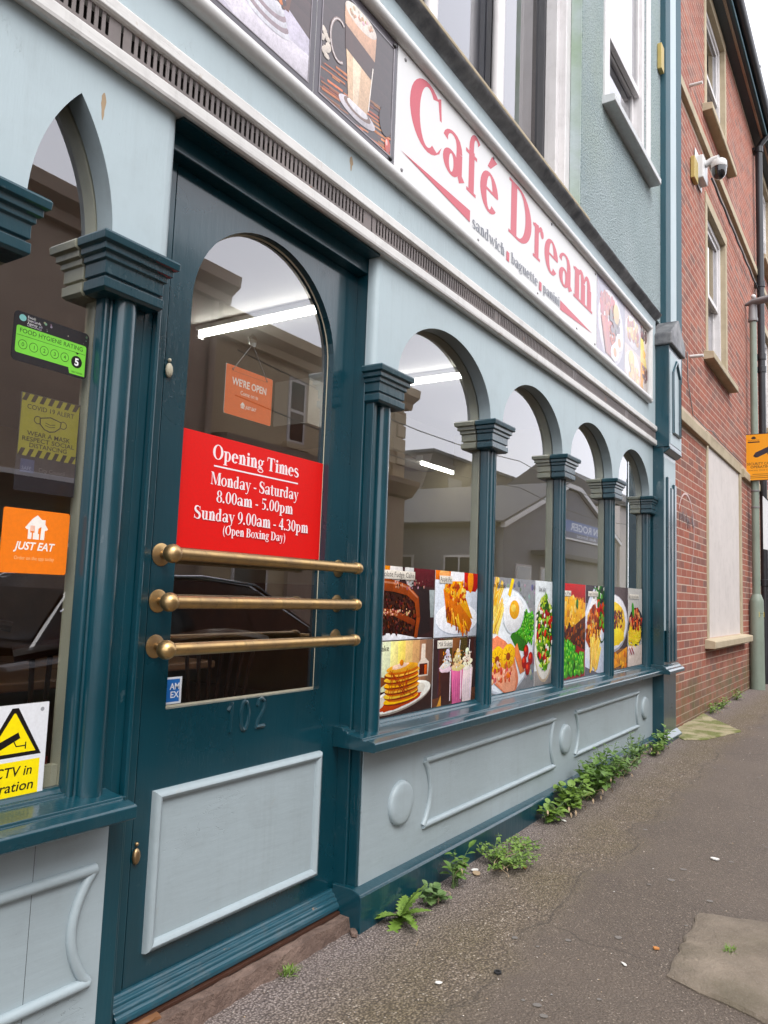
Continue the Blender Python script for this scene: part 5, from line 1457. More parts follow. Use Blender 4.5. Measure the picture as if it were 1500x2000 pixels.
def gammon(P, w_, h):
    P.rect(0, 0, w_, h, (132, 134, 138)); sprinkle(P, 160, (0, 0, w_, h), (0.004, 0.02), [(150, 150, 152), (110, 112, 118)])
    P.ell(w_ * 0.36, h * 0.45, w_ * 0.63, h * 0.47, (190, 196, 206)); P.ell(w_ * 0.36, h * 0.455, w_ * 0.61, h * 0.455, (228, 234, 240))
    chipsx(P, 36, (-0.02, h * 0.5, w_ * 0.22, h * 0.8), 1.1, 0.13); P.stroke([(w_ * 0.42, h * 0.84), (w_ * 0.5, h * 1.0)], 0.036, (246, 206, 60))
    ok = lambda x, y: abs(x - w_ * 0.76) < w_ * 0.25 and y < h * 0.72 - 0.2 * abs(x - w_ * 0.8) and y > h * 0.74 - (x / w_) * h * 0.38
    P.poly([(w_ * 0.46, h * 0.48), (w_ * 0.7, h * 0.72), (w_ * 0.94, h * 0.66), (w_ * 0.95, h * 0.5), (w_ * 0.75, h * 0.34), (w_ * 0.6, h * 0.36)], (44, 110, 26))
    peas(P, 420, ok, (w_ * 0.42, h * 0.33, w_ * 0.96, h * 0.74))
    P.ell(w_ * 0.52, h * 0.68, w_ * 0.22, h * 0.17, (214, 222, 228), 0.15, 26, 0.05); P.ell(w_ * 0.52, h * 0.685, w_ * 0.21, h * 0.16, (244, 246, 248), 0.15, 26, 0.05); P.ell(w_ * 0.53, h * 0.72, w_ * 0.105, h * 0.085, (240, 172, 36)); P.ell(w_ * 0.51, h * 0.735, w_ * 0.05, h * 0.035, (250, 214, 110))
    P.ell(w_ * 0.3, h * 0.24, w_ * 0.36, h * 0.2, (226, 140, 110), -0.5, 26, 0.06); P.ell(w_ * 0.32, h * 0.2, w_ * 0.3, h * 0.15, (238, 170, 140), -0.5, 26, 0.06); P.poly([(w_ * 0.6, h * 0.42), (w_ * 0.78, h * 0.16), (w_ * 0.68, h * 0.14), (w_ * 0.52, h * 0.36)], (214, 130, 90))
    for cx, cy in ((0.2, 0.29), (0.42, 0.31)):
        P.ell(w_ * cx, h * cy, w_ * 0.15, h * 0.11, (230, 160, 40), 0.2, 22, 0.06); P.ell(w_ * cx, h * (cy + 0.015), w_ * 0.13, h * 0.095, (246, 196, 60), 0.2, 22, 0.06); P.ell(w_ * cx, h * cy, w_ * 0.045, h * 0.035, (150, 66, 30))
        for k_ in range(9): a = k_ * 0.7; P.stroke([(w_ * cx + 0.03 * math.cos(a), h * cy + 0.03 * math.sin(a)), (w_ * cx + 0.06 * math.cos(a), h * cy + 0.05 * math.sin(a))], 0.004, (176, 84, 24))
    sprinkle(P, 60, (w_ * 0.05, h * 0.1, w_ * 0.5, h * 0.26), (0.006, 0.016), [(206, 110, 84), (240, 190, 166), (190, 90, 60)])
    for x, y in ((0.8, 0.34), (0.9, 0.27), (0.76, 0.24), (0.84, 0.18)):
        P.ell(w_ * x, h * y, 0.034, 0.036, (150, 14, 12)); P.ell(w_ * x - 0.008, h * y + 0.01, 0.014, 0.014, (226, 70, 50))
    caption(P, 'Gammon Steak', -0.10, h * 0.91, 0.036, w_ * 0.50, False)
def salad(P, w_, h):
    P.rect(0, 0, w_, h, (206, 212, 214)); P.rect(0, 0, w_, h * 0.14, (130, 126, 124)); P.ell(w_ * 0.55, h * 0.44, w_ * 0.6, h * 0.42, (190, 172, 150)); P.ell(w_ * 0.55, h * 0.45, w_ * 0.56, h * 0.40, (226, 222, 214))
    ok = inell(w_ * 0.55, h * 0.5, w_ * 0.47, h * 0.36)
    P.ell(w_ * 0.55, h * 0.5, w_ * 0.45, h * 0.34, (54, 92, 22))
    for _ in range(240):
        x, y = R.uniform(0.05 * w_, w_), R.uniform(h * 0.12, h * 0.88)
        if ok(x, y): P.ell(x, y, R.uniform(0.01, 0.035), R.uniform(0.006, 0.016), jit(R.choice([(110, 160, 36), (74, 128, 26), (170, 200, 70), (40, 78, 20), (196, 214, 110)]), 16), R.uniform(0, 3.1), 9, 0.3)
    sprinkle(P, 26, (w_ * 0.1, h * 0.2, w_, h * 0.75), (0.012, 0.026), [(190, 30, 24), (214, 70, 40), (150, 26, 30)], 0.6, 12, 0.15, 9, ok)
    sprinkle(P, 16, (w_ * 0.1, h * 0.2, w_, h * 0.75), (0.008, 0.018), [(244, 240, 230), (232, 226, 206)], 0.6, 6, 0.2, 8, ok)
    caption(P, 'Side Salad', w_ * 0.16, h * 0.9, 0.038, w_ * 0.42, False)
def cottage(P, w_, h):
    P.rect(0, 0, w_, h, (150, 16, 20)); P.rect(0, h * 0.86, w_, h, (190, 20, 24))
    P.ell(w_ * 0.3, h * 0.62, w_ * 0.9, h * 0.24, (206, 120, 30), 0, 28, 0.06); P.ell(w_ * 0.3, h * 0.65, w_ * 0.9, h * 0.22, (240, 176, 60), 0, 28, 0.06)
    sprinkle(P, 120, (0, h * 0.46, w_, h * 0.86), (0.01, 0.03), [(246, 190, 80), (226, 150, 44), (250, 210, 120), (206, 120, 30)], 0.5, 10, 0.3, 9, lambda x, y: y > h * 0.5 and y < h * 0.86)
    P.poly([(w_ * 0.05, h * 0.5), (w_ * 0.55, h * 0.55), (w_, h * 0.66), (w_, h * 0.28), (w_ * 0.7, h * 0.34), (w_ * 0.3, h * 0.4)], (78, 34, 20)); sprinkle(P, 130, (w_ * 0.1, h * 0.32, w_, h * 0.56), (0.008, 0.024), [(110, 52, 28), (64, 26, 16), (150, 80, 44), (46, 20, 14)], 0.5, 12, 0.3)
    P.poly([(0, h * 0.46), (w_ * 0.35, h * 0.36), (w_ * 0.9, h * 0.2), (w_ * 0.8, h * 0.03), (0, h * 0.03)], (34, 92, 22)); peas(P, 230, lambda x, y: y < h * 0.47 - x / w_ * h * 0.26 and y > h * 0.05, (0, 0, w_ * 0.92, h * 0.47), 0.024)
    P.ell(w_ * 0.66, h * 0.79, 0.02, 0.035, (40, 110, 40), 0.2, 9, 0.3); caption(P, 'Cottage Pie', -0.05, h * 0.88, 0.03, w_ * 0.5)
def lasagne(P, w_, h):
    P.rect(0, 0, w_, h, (96, 96, 110)); P.rect(0, h * 0.8, w_, h, (56, 50, 56)); P.poly([(0, h * 0.1), (w_ * 0.7, 0), (w_, 0), (w_, h * 0.5), (w_ * 0.5, h), (w_ * 0.2, h * 0.86), (0, h * 0.7)], (214, 220, 236)); P.poly([(w_ * 0.05, h * 0.2), (w_ * 0.6, h * 0.03), (w_ * 0.95, h * 0.5), (w_ * 0.5, h * 0.95), (w_ * 0.1, h * 0.7)], (238, 240, 246))
    sprinkle(P, 30, (w_ * 0.4, h * 0.84, w_, h), (0.01, 0.03), [(70, 130, 50), (226, 230, 226), (44, 90, 36)], 0.5); sprinkle(P, 34, (w_ * 0.55, h * 0.48, w_, h * 0.84), (0.022, 0.05), [(190, 34, 26), (150, 24, 24), (206, 64, 40)]); sprinkle(P, 14, (w_ * 0.6, h * 0.42, w_, h * 0.9), (0.016, 0.03), [(60, 120, 40), (110, 160, 60)])
    P.poly([(0, h * 0.4), (w_ * 0.2, h * 0.72), (w_ * 0.5, h * 0.8), (w_ * 0.72, h * 0.6), (w_ * 0.5, h * 0.36), (w_ * 0.2, h * 0.3)], (176, 76, 34)); sprinkle(P, 150, (0, h * 0.34, w_ * 0.68, h * 0.76), (0.012, 0.032), [(206, 110, 44), (150, 56, 26), (232, 160, 76), (120, 44, 22), (240, 190, 120)], 0.5, 12, 0.25, 8, inell(w_ * 0.38, h * 0.54, w_ * 0.32, h * 0.2))
    chipsx(P, 34, (w_ * 0.24, h * 0.02, w_ * 0.62, h * 0.22), 1.3, 0.16, ((236, 176, 60), (226, 156, 44), (246, 200, 96))); P.stroke(arc(w_ * 0.86, h * 0.5, 0.07, 0.09, 120, 330, 12), 0.012, (40, 70, 30)); caption(P, 'Lasagne, Chips & Salad', w_ * 0.12, h * 0.89, 0.03, w_ * 0.5)
def jacket(P, w_, h):
    P.rect(0, 0, w_, h, (70, 56, 56)); P.rect(0, 0, w_, h * 0.24, (122, 84, 56)); P.ell(w_ * 0.2, h * 0.56, w_ * 0.8, h * 0.35, (170, 170, 180)); P.ell(w_ * 0.2, h * 0.57, w_ * 0.76, h * 0.33, (230, 230, 236)); P.ell(w_ * 0.15, h * 0.56, w_ * 0.7, h * 0.27, (240, 196, 70), 0, 24, 0.05); P.ell(w_ * 0.2, h * 0.4, w_ * 0.6, h * 0.12, (246, 214, 80), 0, 24, 0.06)
    sprinkle(P, 90, (0, h * 0.5, w_ * 0.7, h * 0.7), (0.008, 0.022), [(110, 40, 22), (150, 60, 30), (80, 28, 16)], 0.5); P.poly([(0, 0), (w_ * 0.9, h * 0.06), (w_ * 0.95, h * 0.26), (w_ * 0.3, h * 0.16), (0, h * 0.14)], (226, 150, 50)); sprinkle(P, 40, (0, 0, w_ * 0.9, h * 0.2), (0.01, 0.03), [(236, 170, 64), (190, 110, 40)])
def spag(P, w_, h):
    P.rect(0, 0, w_, h, (176, 174, 170)); P.rect(0, 0, w_, h * 0.26, (206, 190, 180)); P.ell(w_ * 0.55, h * 0.5, w_ * 0.55, h * 0.25, (40, 36, 40)); P.ell(w_ * 0.5, h * 0.42, w_ * 0.46, h * 0.15, (214, 176, 50), 0, 24, 0.08)
    for _ in range(90):
        x, y = w_ * R.uniform(0.1, 0.8), h * R.uniform(0.3, 0.5); P.stroke(arc(x, y, R.uniform(0.03, 0.09), R.uniform(0.02, 0.05), R.uniform(0, 180), R.uniform(200, 340), 8), 0.008, jit((240, 206, 84), 18))
    sprinkle(P, 130, (w_ * 0.12, h * 0.46, w_ * 0.95, h * 0.74), (0.012, 0.03), [(170, 44, 24), (120, 36, 24), (206, 80, 44), (84, 30, 22), (222, 150, 110)], 0.5, 12, 0.3, 8, inell(w_ * 0.55, h * 0.6, w_ * 0.4, h * 0.14)); P.ell(w_ * 0.32, h * 0.72, 0.03, 0.06, (70, 150, 50), 0.3)
    for k_ in range(5): P.stroke([(w_ * 0.0 + 0.03 * k_, h * 0.24), (w_ * 0.16 + 0.03 * k_, h * 0.15)], 0.01, (176, 40, 70) if k_ % 2 else (240, 226, 226))
    caption(P, 'Pasta Spaghetti Bolognese', w_ * 0.1, h * 0.88, 0.03, w_ * 0.6)
for lab, x0, x1, z0, z1, fn in (
    ('window poster of a dark chocolate fudge cake slice, in the first arched window', 2.575, 3.040, 1.050, 1.352, fudge),
    ('window poster of an apple pie slice on a plate, in the first arched window', 3.046, 3.470, 1.050, 1.352, applepie),
    ('window poster of a stack of pancakes on a plate, in the first arched window', 2.575, 3.040, 0.744, 1.045, pancake),
    ('window poster of three milk shakes with cream on a dark ground', 3.046, 3.470, 0.744, 1.045, shakes),
    ('window poster of gammon steak with a fried egg, chips and peas', 3.585, 4.218, 0.744, 1.345, gammon),
    ('window poster of a green side salad in a bowl, in the second arched window', 4.223, 4.485, 0.744, 1.345, salad),
    ('red window poster of cottage pie with peas, in the third arched window', 4.60, 5.095, 0.744, 1.345, cottage),
    ('window poster of lasagne with chips and tomatoes, in the third arched window', 5.100, 5.500, 0.744, 1.345, lasagne),
    ('window poster of a yellow jacket potato on a plate, in the last arched window', 5.62, 6.098, 0.744, 1.350, jacket),
    ('window poster of spaghetti bolognese in a black bowl, in the last arched window', 6.103, 6.505, 0.744, 1.350, spag)):
    board('food_poster', lab, x0, x1, z0, z1, WY, fn, 'food posters in the arched windows', 'photo_print', 0.002)

# ------------------------------------------------------------------ stickers and notices on the glass
SY = GY - 0.0026      # stuck to the outside of the pane
def sticker(name, label, x0, z0, draw, cat='sticker', y=SY, mat='print', step=0.00002):
    P = Print(step)
    draw(P)
    o = P.build(name, None, wallfn(x0, z0, y), mat)
    o['label'] = label; o['category'] = cat
    return o
def je_house(P, x, y, s_, c, bg):
    P.add([[(x - 0.5 * s_, y + 0.42 * s_), (x - 0.42 * s_, y + 0.36 * s_), (x + 0.42 * s_, y + 0.36 * s_), (x + 0.5 * s_, y + 0.42 * s_), (x + 0.36 * s_, y + 0.6 * s_), (x + 0.36 * s_, y + 0.78 * s_), (x + 0.2 * s_, y + 0.78 * s_), (x, y + 0.95 * s_), (x - 0.2 * s_, y + 0.8 * s_)]], c)
    P.rect(x - 0.36 * s_, y - 0.02 * s_, x + 0.36 * s_, y + 0.5 * s_, c)
    # fork and knife cut out
    P.rect(x - 0.2 * s_, y - 0.03 * s_, x - 0.14 * s_, y + 0.28 * s_, bg)
    for k_ in range(4): P.rect(x - (0.265 - 0.05 * k_) * s_, y + 0.28 * s_, x - (0.24 - 0.05 * k_) * s_, y + 0.52 * s_, bg)
    P.rect(x - 0.265 * s_, y + 0.24 * s_, x - 0.085 * s_, y + 0.3 * s_, bg)
    P.poly([(x + 0.12 * s_, y - 0.03 * s_), (x + 0.18 * s_, y - 0.03 * s_), (x + 0.2 * s_, y + 0.5 * s_), (x + 0.08 * s_, y + 0.42 * s_), (x + 0.06 * s_, y + 0.22 * s_), (x + 0.12 * s_, y + 0.2 * s_)], bg)
def hygiene(P):
    P.rrect(0, -0.012, 0.205, 0.108, 0.012, (34, 34, 38))
    P.ell(0.022, 0.094, 0.009, 0.008, (126, 190, 186))
    for k_, t in enumerate(('Food', 'Standards', 'Agency')): P.sans(t, 0.034, 0.097 - 0.0075 * k_, 0.009, (220, 220, 220))
    P.sans('food.gov.uk/ratings', 0.034, 0.0775, 0.005, (200, 200, 200))
    sprinkle(P, 16, (0.05, 0.076, 0.2, 0.1), (0.001, 0.004), [(90, 92, 96), (120, 122, 126)])
    P.rrect(0.008, 0.008, 0.198, 0.074, 0.006, (118, 206, 66))
    P.poly([(0.15, 0.012), (0.198, 0.012), (0.198, -0.006), (0.155, -0.006)], (118, 206, 66))
    P.sans('FOOD HYGIENE RATING', 0.016, 0.058, 0.0155, (28, 40, 28), 0.0, maxw=0.172)
    P.rect(0.01, 0.0505, 0.196, 0.0515, (28, 50, 28))
    for k_ in range(5):
        P.ell(0.027 + 0.028 * k_, 0.030, 0.0115, 0.0115, (28, 50, 28)); P.ell(0.027 + 0.028 * k_, 0.030, 0.0102, 0.0102, (118, 206, 66)); P.sans(str(k_), 0.027 + 0.028 * k_, 0.0255, 0.014, (24, 40, 24), center=True)
    P.ell(0.173, 0.027, 0.0155, 0.0155, (18, 20, 20)); P.sans('5', 0.173, 0.018, 0.026, (240, 240, 240), 0.03, center=True)
    P.poly([(0.168, 0.051), (0.178, 0.051), (0.173, 0.046)], (20, 24, 20)); P.sans('VERY GOOD', 0.160, -0.002, 0.0055, (30, 60, 30))
sticker('hygiene_sticker', 'green and black food hygiene rating sticker with a circled 5', 0.990, 1.766, hygiene)
def covid(P):
    yl = (158, 150, 42); bk = (40, 38, 34)
    P.rect(0, -0.085, 0.162, 0.152, (52, 50, 56)); P.rect(0.003, 0, 0.159, 0.15, yl)
    for b0 in (0.0, 0.132):
        P.rect(0.003, b0, 0.159, b0 + 0.018, yl)
        for k_ in range(7): P.poly([(0.003 + 0.0225 * k_, b0), (0.014 + 0.0225 * k_, b0), (0.022 + 0.0225 * k_ if k_ < 6 else 0.159, b0 + 0.018), (0.011 + 0.0225 * k_, b0 + 0.018)], bk)
    P.sans('COVID 19 ALERT', 0.081, 0.114, 0.0165, bk, 0.008, center=True, maxw=0.128)
    P.poly([(0.052, 0.098), (0.081, 0.105), (0.112, 0.098), (0.110, 0.082), (0.096, 0.070), (0.081, 0.066), (0.066, 0.070), (0.053, 0.082)], bk); P.poly([(0.055, 0.096), (0.081, 0.102), (0.109, 0.096), (0.107, 0.083), (0.095, 0.0725), (0.081, 0.069), (0.067, 0.0725), (0.056, 0.083)], yl)
    for y in (0.082, 0.088): P.stroke([(0.068, y), (0.081, y - 0.003), (0.095, y)], 0.0016, bk)
    P.stroke(arc(0.048, 0.091, 0.010, 0.009, 60, 300, 10), 0.002, bk); P.stroke(arc(0.116, 0.091, 0.010, 0.009, -120, 120, 10), 0.002, bk)
    P.sans('WEAR A MASK', 0.081, 0.050, 0.0165, bk, 0.008, center=True, maxw=0.116); P.sans('RESPECT SOCIAL', 0.081, 0.036, 0.0155, bk, 0.008, center=True, maxw=0.142); P.sans('DISTANCING', 0.081, 0.022, 0.0155, bk, 0.008, center=True, maxw=0.102)
    P.rect(0.012, -0.040, 0.048, -0.008, (70, 78, 112)); P.sans('City Council', 0.060, -0.034, 0.014, (104, 100, 104)); P.sans('SAFE', 0.016, -0.034, 0.012, (130, 138, 160))
sticker('covid_notice', 'yellow and black COVID 19 alert notice with a face mask drawing', 1.030, 1.535, covid, 'notice', GY + 0.0065)
OR = (236, 122, 24)
def justeat(P):
    P.rrect(0, 0, 0.174, 0.152, 0.006, OR); je_house(P, 0.087, 0.083, 0.06, (240, 234, 226), OR)
    P.sans('JUST EAT', 0.087, 0.056, 0.026, (240, 234, 226), 0.025, 0.25, True, maxw=0.104); P.sans('Order on the app today', 0.087, 0.032, 0.0125, (246, 190, 130), center=True, maxw=0.104)
sticker('takeaway_sticker', 'square orange sticker with a white house logo in the left window', 1.006, 1.255, justeat)
def cctv(P):
    yl, bk = (246, 222, 10), (20, 20, 20)
    P.rect(-0.012, 0, 0.172, 0.212, (220, 222, 226)); P.rect(0.002, 0.0, 0.158, 0.082, yl)
    P.poly([(0.012, 0.092), (0.160, 0.092), (0.094, 0.204), (0.078, 0.204)], bk); P.poly([(0.027, 0.101), (0.145, 0.101), (0.088, 0.192), (0.084, 0.192)], yl)
    P.poly([(0.050, 0.128), (0.098, 0.148), (0.104, 0.134), (0.056, 0.112)], bk); P.stroke([(0.085, 0.134), (0.095, 0.116), (0.118, 0.116)], 0.003, bk); P.rect(0.117, 0.108, 0.120, 0.124, bk)
    for t, x1, y, mw in (('CCTV in', 0.140, 0.048, 0.118), ('operation', 0.146, 0.014, 0.140)):
        ps, wd = sans_polys(t, 0.032, 0.012, 0.15); P.add([[(x1 - mw + a * mw / wd, y + b) for a, b in p] for p in ps], bk)
    P.ell(0.155, 0.196, 0.005, 0.005, (150, 152, 156))
sticker('camera_notice', 'white and yellow CCTV in operation sign with a warning triangle, cut by the left edge', 0.990, 0.738, cctv, 'notice', GY - 0.006)
MB().box(0.9785, 1.1615, GY - 0.0058, GY - 0.0022, 0.7385, 0.9495).build('backing_sheet', 'card_white', bpy.data.objects['camera_notice'])

RY = DY + 0.0275
RED = (216, 14, 12)
def opening(P):
    P.rect(0, 0, 0.715, 0.361, RED)
    wc = (238, 226, 228)
    P.serif('Opening Times', 0.355, 0.288, 0.046, wc, True, maxw=0.425); P.rect(0.15, 0.263, 0.565, 0.268, wc)
    P.serif('Monday - Saturday', 0.355, 0.206, 0.040, wc, True, maxw=0.43); P.serif('8.00am - 5.00pm', 0.355, 0.152, 0.038, wc, True, maxw=0.375)
    P.serif('Sunday 9.00am - 4.30pm', 0.355, 0.092, 0.040, wc, True, maxw=0.555); P.serif('(Open Boxing Day)', 0.355, 0.052, 0.029, wc, True, maxw=0.305)
sticker('opening_times_sign', 'red opening times sign with white serif lettering behind the door glass', 1.568, 1.354, opening, 'sign', DY + 0.0265)
def amex(P):
    P.rect(0, 0, 0.075, 0.078, (226, 230, 236)); P.rect(0.006, 0.006, 0.067, 0.072, (30, 110, 190)); P.sans('AM', 0.030, 0.042, 0.026, (236, 240, 246), 0.02, maxw=0.036); P.sans('EX', 0.032, 0.018, 0.026, (236, 240, 246), 0.02, maxw=0.034)
sticker('card_sticker', 'small blue and white AMEX sticker low on the door glass', 1.568, 0.893, amex, 'sticker', DY + 0.0275)
def hang_sign():
    t = thing('open_sign', 'orange hanging We are open card inside the door glass', 'sign', (1.87, 0.15, 1.80))
    y = DY + 0.040
    P = Print()
    P.rrect(0, 0, 0.226, 0.165, 0.008, (236, 106, 40)); wc = (244, 236, 230)
    P.sans("WE'RE OPEN", 0.113, 0.103, 0.034, wc, 0.02, 0, True, maxw=0.165); P.sans('Come on in', 0.113, 0.076, 0.020, wc, 0, 0, True, maxw=0.085)
    je_house(P, 0.084, 0.032, 0.022, wc, (236, 106, 40)); P.sans('JUST EAT', 0.098, 0.034, 0.015, wc, 0.02, 0.2, False, maxw=0.052)
    for x in (0.03, 0.196): P.ell(x, 0.152, 0.004, 0.004, (120, 60, 30))
    P.stroke([(0.03, 0.147), (0.196, 0.149)], 0.0015, (180, 90, 50))
    P.build('card_print', t, lambda u, v, d: (1.760 + u, y - d, 1.801 + v))
    m = MB().box(1.7605, 1.9855, y + 0.0004, y + 0.003, 1.8015, 1.9655).build('card', 'card_white', t)
    for a, b in (((1.790, 1.953), (1.868, 2.055)), ((1.956, 1.953), (1.874, 2.055))):
        MB().tube([(a[0], y - 0.001, a[1]), (b[0], y - 0.004, b[1])], 0.0013, 6).build('cord', 'lamp_grey', t)
    MB().lathe((1.871, DY + 0.0335, 2.072), (0, 1, 0), [(0.021, 0), (0.020, 0.004), (0.010, 0.010), (0.008, 0.016), (0.002, 0.018)], 18).build('suction_hook', 'glass', t, smooth=True)
hang_sign()

# ------------------------------------------------------------------ brick building next door
def inframe(x, y, z):
    d = Vector((x, y, z)) - CAM
    k_ = d.dot(cf)
    if k_ <= 0: return None
    return 750 + FPX * d.dot(cr) / k_, 1000 - FPX * d.dot(cu) / k_
def brick_building():
    bb = thing('brick_building', 'red brick building with sandstone bands and sash windows beyond the cafe', 'building', (14, 0, 0.1))
    XE, ZE = 24.0, 8.62
    # openings: x0, x1, z0, z1
    ops = [(8.98, 10.13, 4.0, 5.78), (9.0, 10.2, 6.9, 8.46), (8.95, 11.10, 0.87, 3.0), (13.45, 14.6, 4.05, 5.78), (13.45, 14.65, 6.9, 8.46), (13.5, 15.6, 0.9, 3.0), (17.6, 18.8, 4.05, 5.78), (17.6, 18.8, 6.9, 8.46), (17.6, 19.7, 0.9, 3.0)]
    bands = [(2.965, 3.085), (6.345, 6.46)]
    holes = [(a - 0.1, b + 0.1, c, d + 0.13) for a, b, c, d in ops]
    # mortar backing with the openings left out
    m = MB()
    xs = sorted({7.03, XE} | {v for h in holes for v in (h[0] + 0.02, h[1] - 0.02)})
    zs = sorted({-0.1, ZE} | {v for h in holes for v in (h[2] + 0.02, h[3] - 0.02)} | {3.3})
    for xa, xb in zip(xs, xs[1:]):
        for za, zb in zip(zs, zs[1:]):
            cx, cz = (xa + xb) / 2, (za + zb) / 2
            if any(h[0] < cx < h[1] and h[2] < cz < h[3] for h in holes): continue
            m.box(xa, xb, -0.0015, 0.3, za, zb)
    m.build('mortar_wall', 'mortar', bb)
    bricks = []
    nrow = int((ZE + 0.1) / 0.075)
    for r_ in range(0, nrow + 1):
        z0, z1 = r_ * 0.075 + 0.005 - 0.075, r_ * 0.075 + 0.070 - 0.075
        if z1 > ZE: continue
        rr = r_ - 1
        off = 0.5 * (rr % 2)
        xst = 7.035 if z1 < 3.3 else 7.485
        n0 = int(xst / 0.225) - 1
        for c in range(n0, int(XE / 0.225) + 2):
            xa, xb = (c - off) * 0.225 + 0.005, (c - off + 1) * 0.225 - 0.005
            segs = [(max(xa, xst), min(xb, XE))]
            for h in holes:
                if z1 > h[2] + 0.01 and z0 < h[3] - 0.01:
                    ns = []
                    for a, b in segs:
                        if b <= h[0] or a >= h[1]: ns.append((a, b)); continue
                        if a < h[0]: ns.append((a, h[0] - 0.004))
                        if b > h[1]: ns.append((h[1] + 0.004, b))
                    segs = ns
            if any(z0 < bz1 and z1 > bz0 for bz0, bz1 in bands): continue
            for a, b in segs:
                if b - a > 0.025: bricks.append((a, b, z0, z1))
    def score(q):
        cx, cz = (q[0] + q[1]) / 2, (q[2] + q[3]) / 2
        p = inframe(cx, 0, cz)
        if p is None or not (1322 < p[0] < 1500 and 0 < p[1] < 1460) or cz < gz(cx): return 1e9
        if q[1] - q[0] < 0.2: return 1e8
        return (Vector((cx, 0, cz)) - CAM).length
    bricks.sort(key=score)
    bm = MB().box(-0.1075, 0.1075, 0.0, 0.05, -0.0325, 0.0325)
    b0 = None
    for i, q in enumerate(bricks[:300]):
        cx, cz = (q[0] + q[1]) / 2, (q[2] + q[3]) / 2
        y = -0.0018 - R.uniform(0, 0.0005)
        if b0 is None:
            b0 = bm.build('brick', 'brick', bb)
            o = b0
        else:
            o = bpy.data.objects.new('brick', b0.data)
            link(o, bb)
        o.location = (cx, y, cz)
        o.scale = ((q[1] - q[0]) / 0.215, 1, 1)
        o.rotation_euler = (0, R.uniform(-0.008, 0.008), R.uniform(-0.002, 0.002))
    m = MB()
    for q in bricks[300:]:
        y = -0.0018 - R.uniform(0, 0.0005)
        a, b, z0, z1 = q
        m.idx([(a, y, z0), (b, y, z0), (b, y, z1), (a, y, z1), (a, 0.02, z0), (b, 0.02, z0), (b, 0.02, z1), (a, 0.02, z1)], [(0, 1, 2, 3), (3, 2, 6, 7), (1, 0, 4, 5), (0, 3, 7, 4), (2, 1, 5, 6)])
    o = m.build('brickwork', 'brick', bb, fix=False)
    o['kind'] = 'stuff'
    # string courses in lengths
    for z0, z1 in bands:
        x = 7.04 if z0 < 3 else 7.485
        while x < XE:
            L = R.uniform(0.9, 1.25)
            x2 = min(x + L, XE)
            cuts = [(x, x2)]
            for a, b, c, d in ops:
                if d + 0.13 > z0 and c < z1:
                    cuts = [s_ for u, v in cuts for s_ in ((u, min(v, a - 0.102)), (max(u, b + 0.102), v)) if s_[1] - s_[0] > 0.02]
            for u, v in cuts:
                MB().ex([(0.05, z0), (-0.045, z0), (-0.05, z0 + 0.006), (-0.05, z1 - 0.02), (-0.04, z1), (0.05, z1)], u + 0.002, v - 0.002).build('string_course', 'sandstone', bb, bevel=0.003)
            x = x2
    def window(a, b, c, d, blind=False):
        fr = MB()
        for xa, xb in ((a - 0.1, a), (b, b + 0.1)):
            fr.box(xa, xb, -0.012, 0.16, c, d)
        fr.box(a - 0.1, b + 0.1, -0.014, 0.16, d + 0.001, d + 0.13)
        fr = fr.build('window', 'sandstone', bb, bevel=0.004)
        MB().ex([(0.2, c - 0.09), (-0.10, c - 0.085), (-0.11, c - 0.078), (-0.11, c - 0.014), (-0.10, c - 0.004), (-0.013, c + 0.012), (0.2, c + 0.012)], a - 0.22, b + 0.24).build('sill', 'sandstone', fr, bevel=0.005)
        if blind:
            B('render_panel', 'render_white', fr, a, b, 0.012, 0.1, c + 0.0125, d)
            return
        sf = MB()
        for xa, xb in ((a, a + 0.07), (b - 0.07, b)): sf.box(xa, xb, 0.05, 0.15, c + 0.013, d)
        sf.box(a + 0.07, b - 0.07, 0.05, 0.15, d - 0.07, d)
        sf.build('frame', 'sash_white', fr, bevel=0.003)
        mid = (c + d) / 2
        for z0, z1, y in ((mid - 0.02, d - 0.071, 0.07), (c + 0.013, mid + 0.03, 0.115)):
            s_ = MB()
            xa, xb = a + 0.071, b - 0.071
            s_.box(xa, xa + 0.05, y, y + 0.04, z0, z1); s_.box(xb - 0.05, xb, y, y + 0.04, z0, z1); s_.box(xa + 0.05, xb - 0.05, y, y + 0.04, z0, z0 + 0.055); s_.box(xa + 0.05, xb - 0.05, y, y + 0.04, z1 - 0.05, z1)
            s_.build('sash', 'sash_white', fr, bevel=0.003)
            pane([(xa + 0.045, z0 + 0.05), (xb - 0.045, z0 + 0.05), (xb - 0.045, z1 - 0.045), (xa + 0.045, z1 - 0.045)], y + 0.02, fr, 'pane', 'dark_glass')
        B('room_back', 'dark_wood', fr, a, b, 0.45, 0.46, c, d)
        B('blind', 'ceiling_white', fr, a + 0.05, b - 0.05, 0.2, 0.21, mid + 0.1, d)
    for i, q in enumerate(ops):
        window(*q, blind=(q[2] < 1))
    # eaves, gutter, roof
    MB().ex([(0.3, 8.60), (-0.185, 8.60), (-0.185, 8.80), (0.3, 8.80)], 7.49, XE).build('eaves_fascia', 'eaves_paint', bb)
    MB().ex([(-0.115, 8.599), (-0.135, 8.575), (-0.15, 8.575), (-0.15, 8.599)], 7.49, XE).build('eaves_moulding', 'brown_render', bb)
    MB().ex([(-0.1855, 8.585), (-0.21, 8.585), (-0.215, 8.60), (-0.215, 8.625), (-0.1855, 8.625)], 7.49, XE).build('eaves_moulding', 'teal_masonry_paint', bb)
    gp = [(-0.25 + 0.062 * math.cos(math.radians(a)), 8.755 + 0.075 * math.sin(math.radians(a))) for a in range(180, 361, 20)]
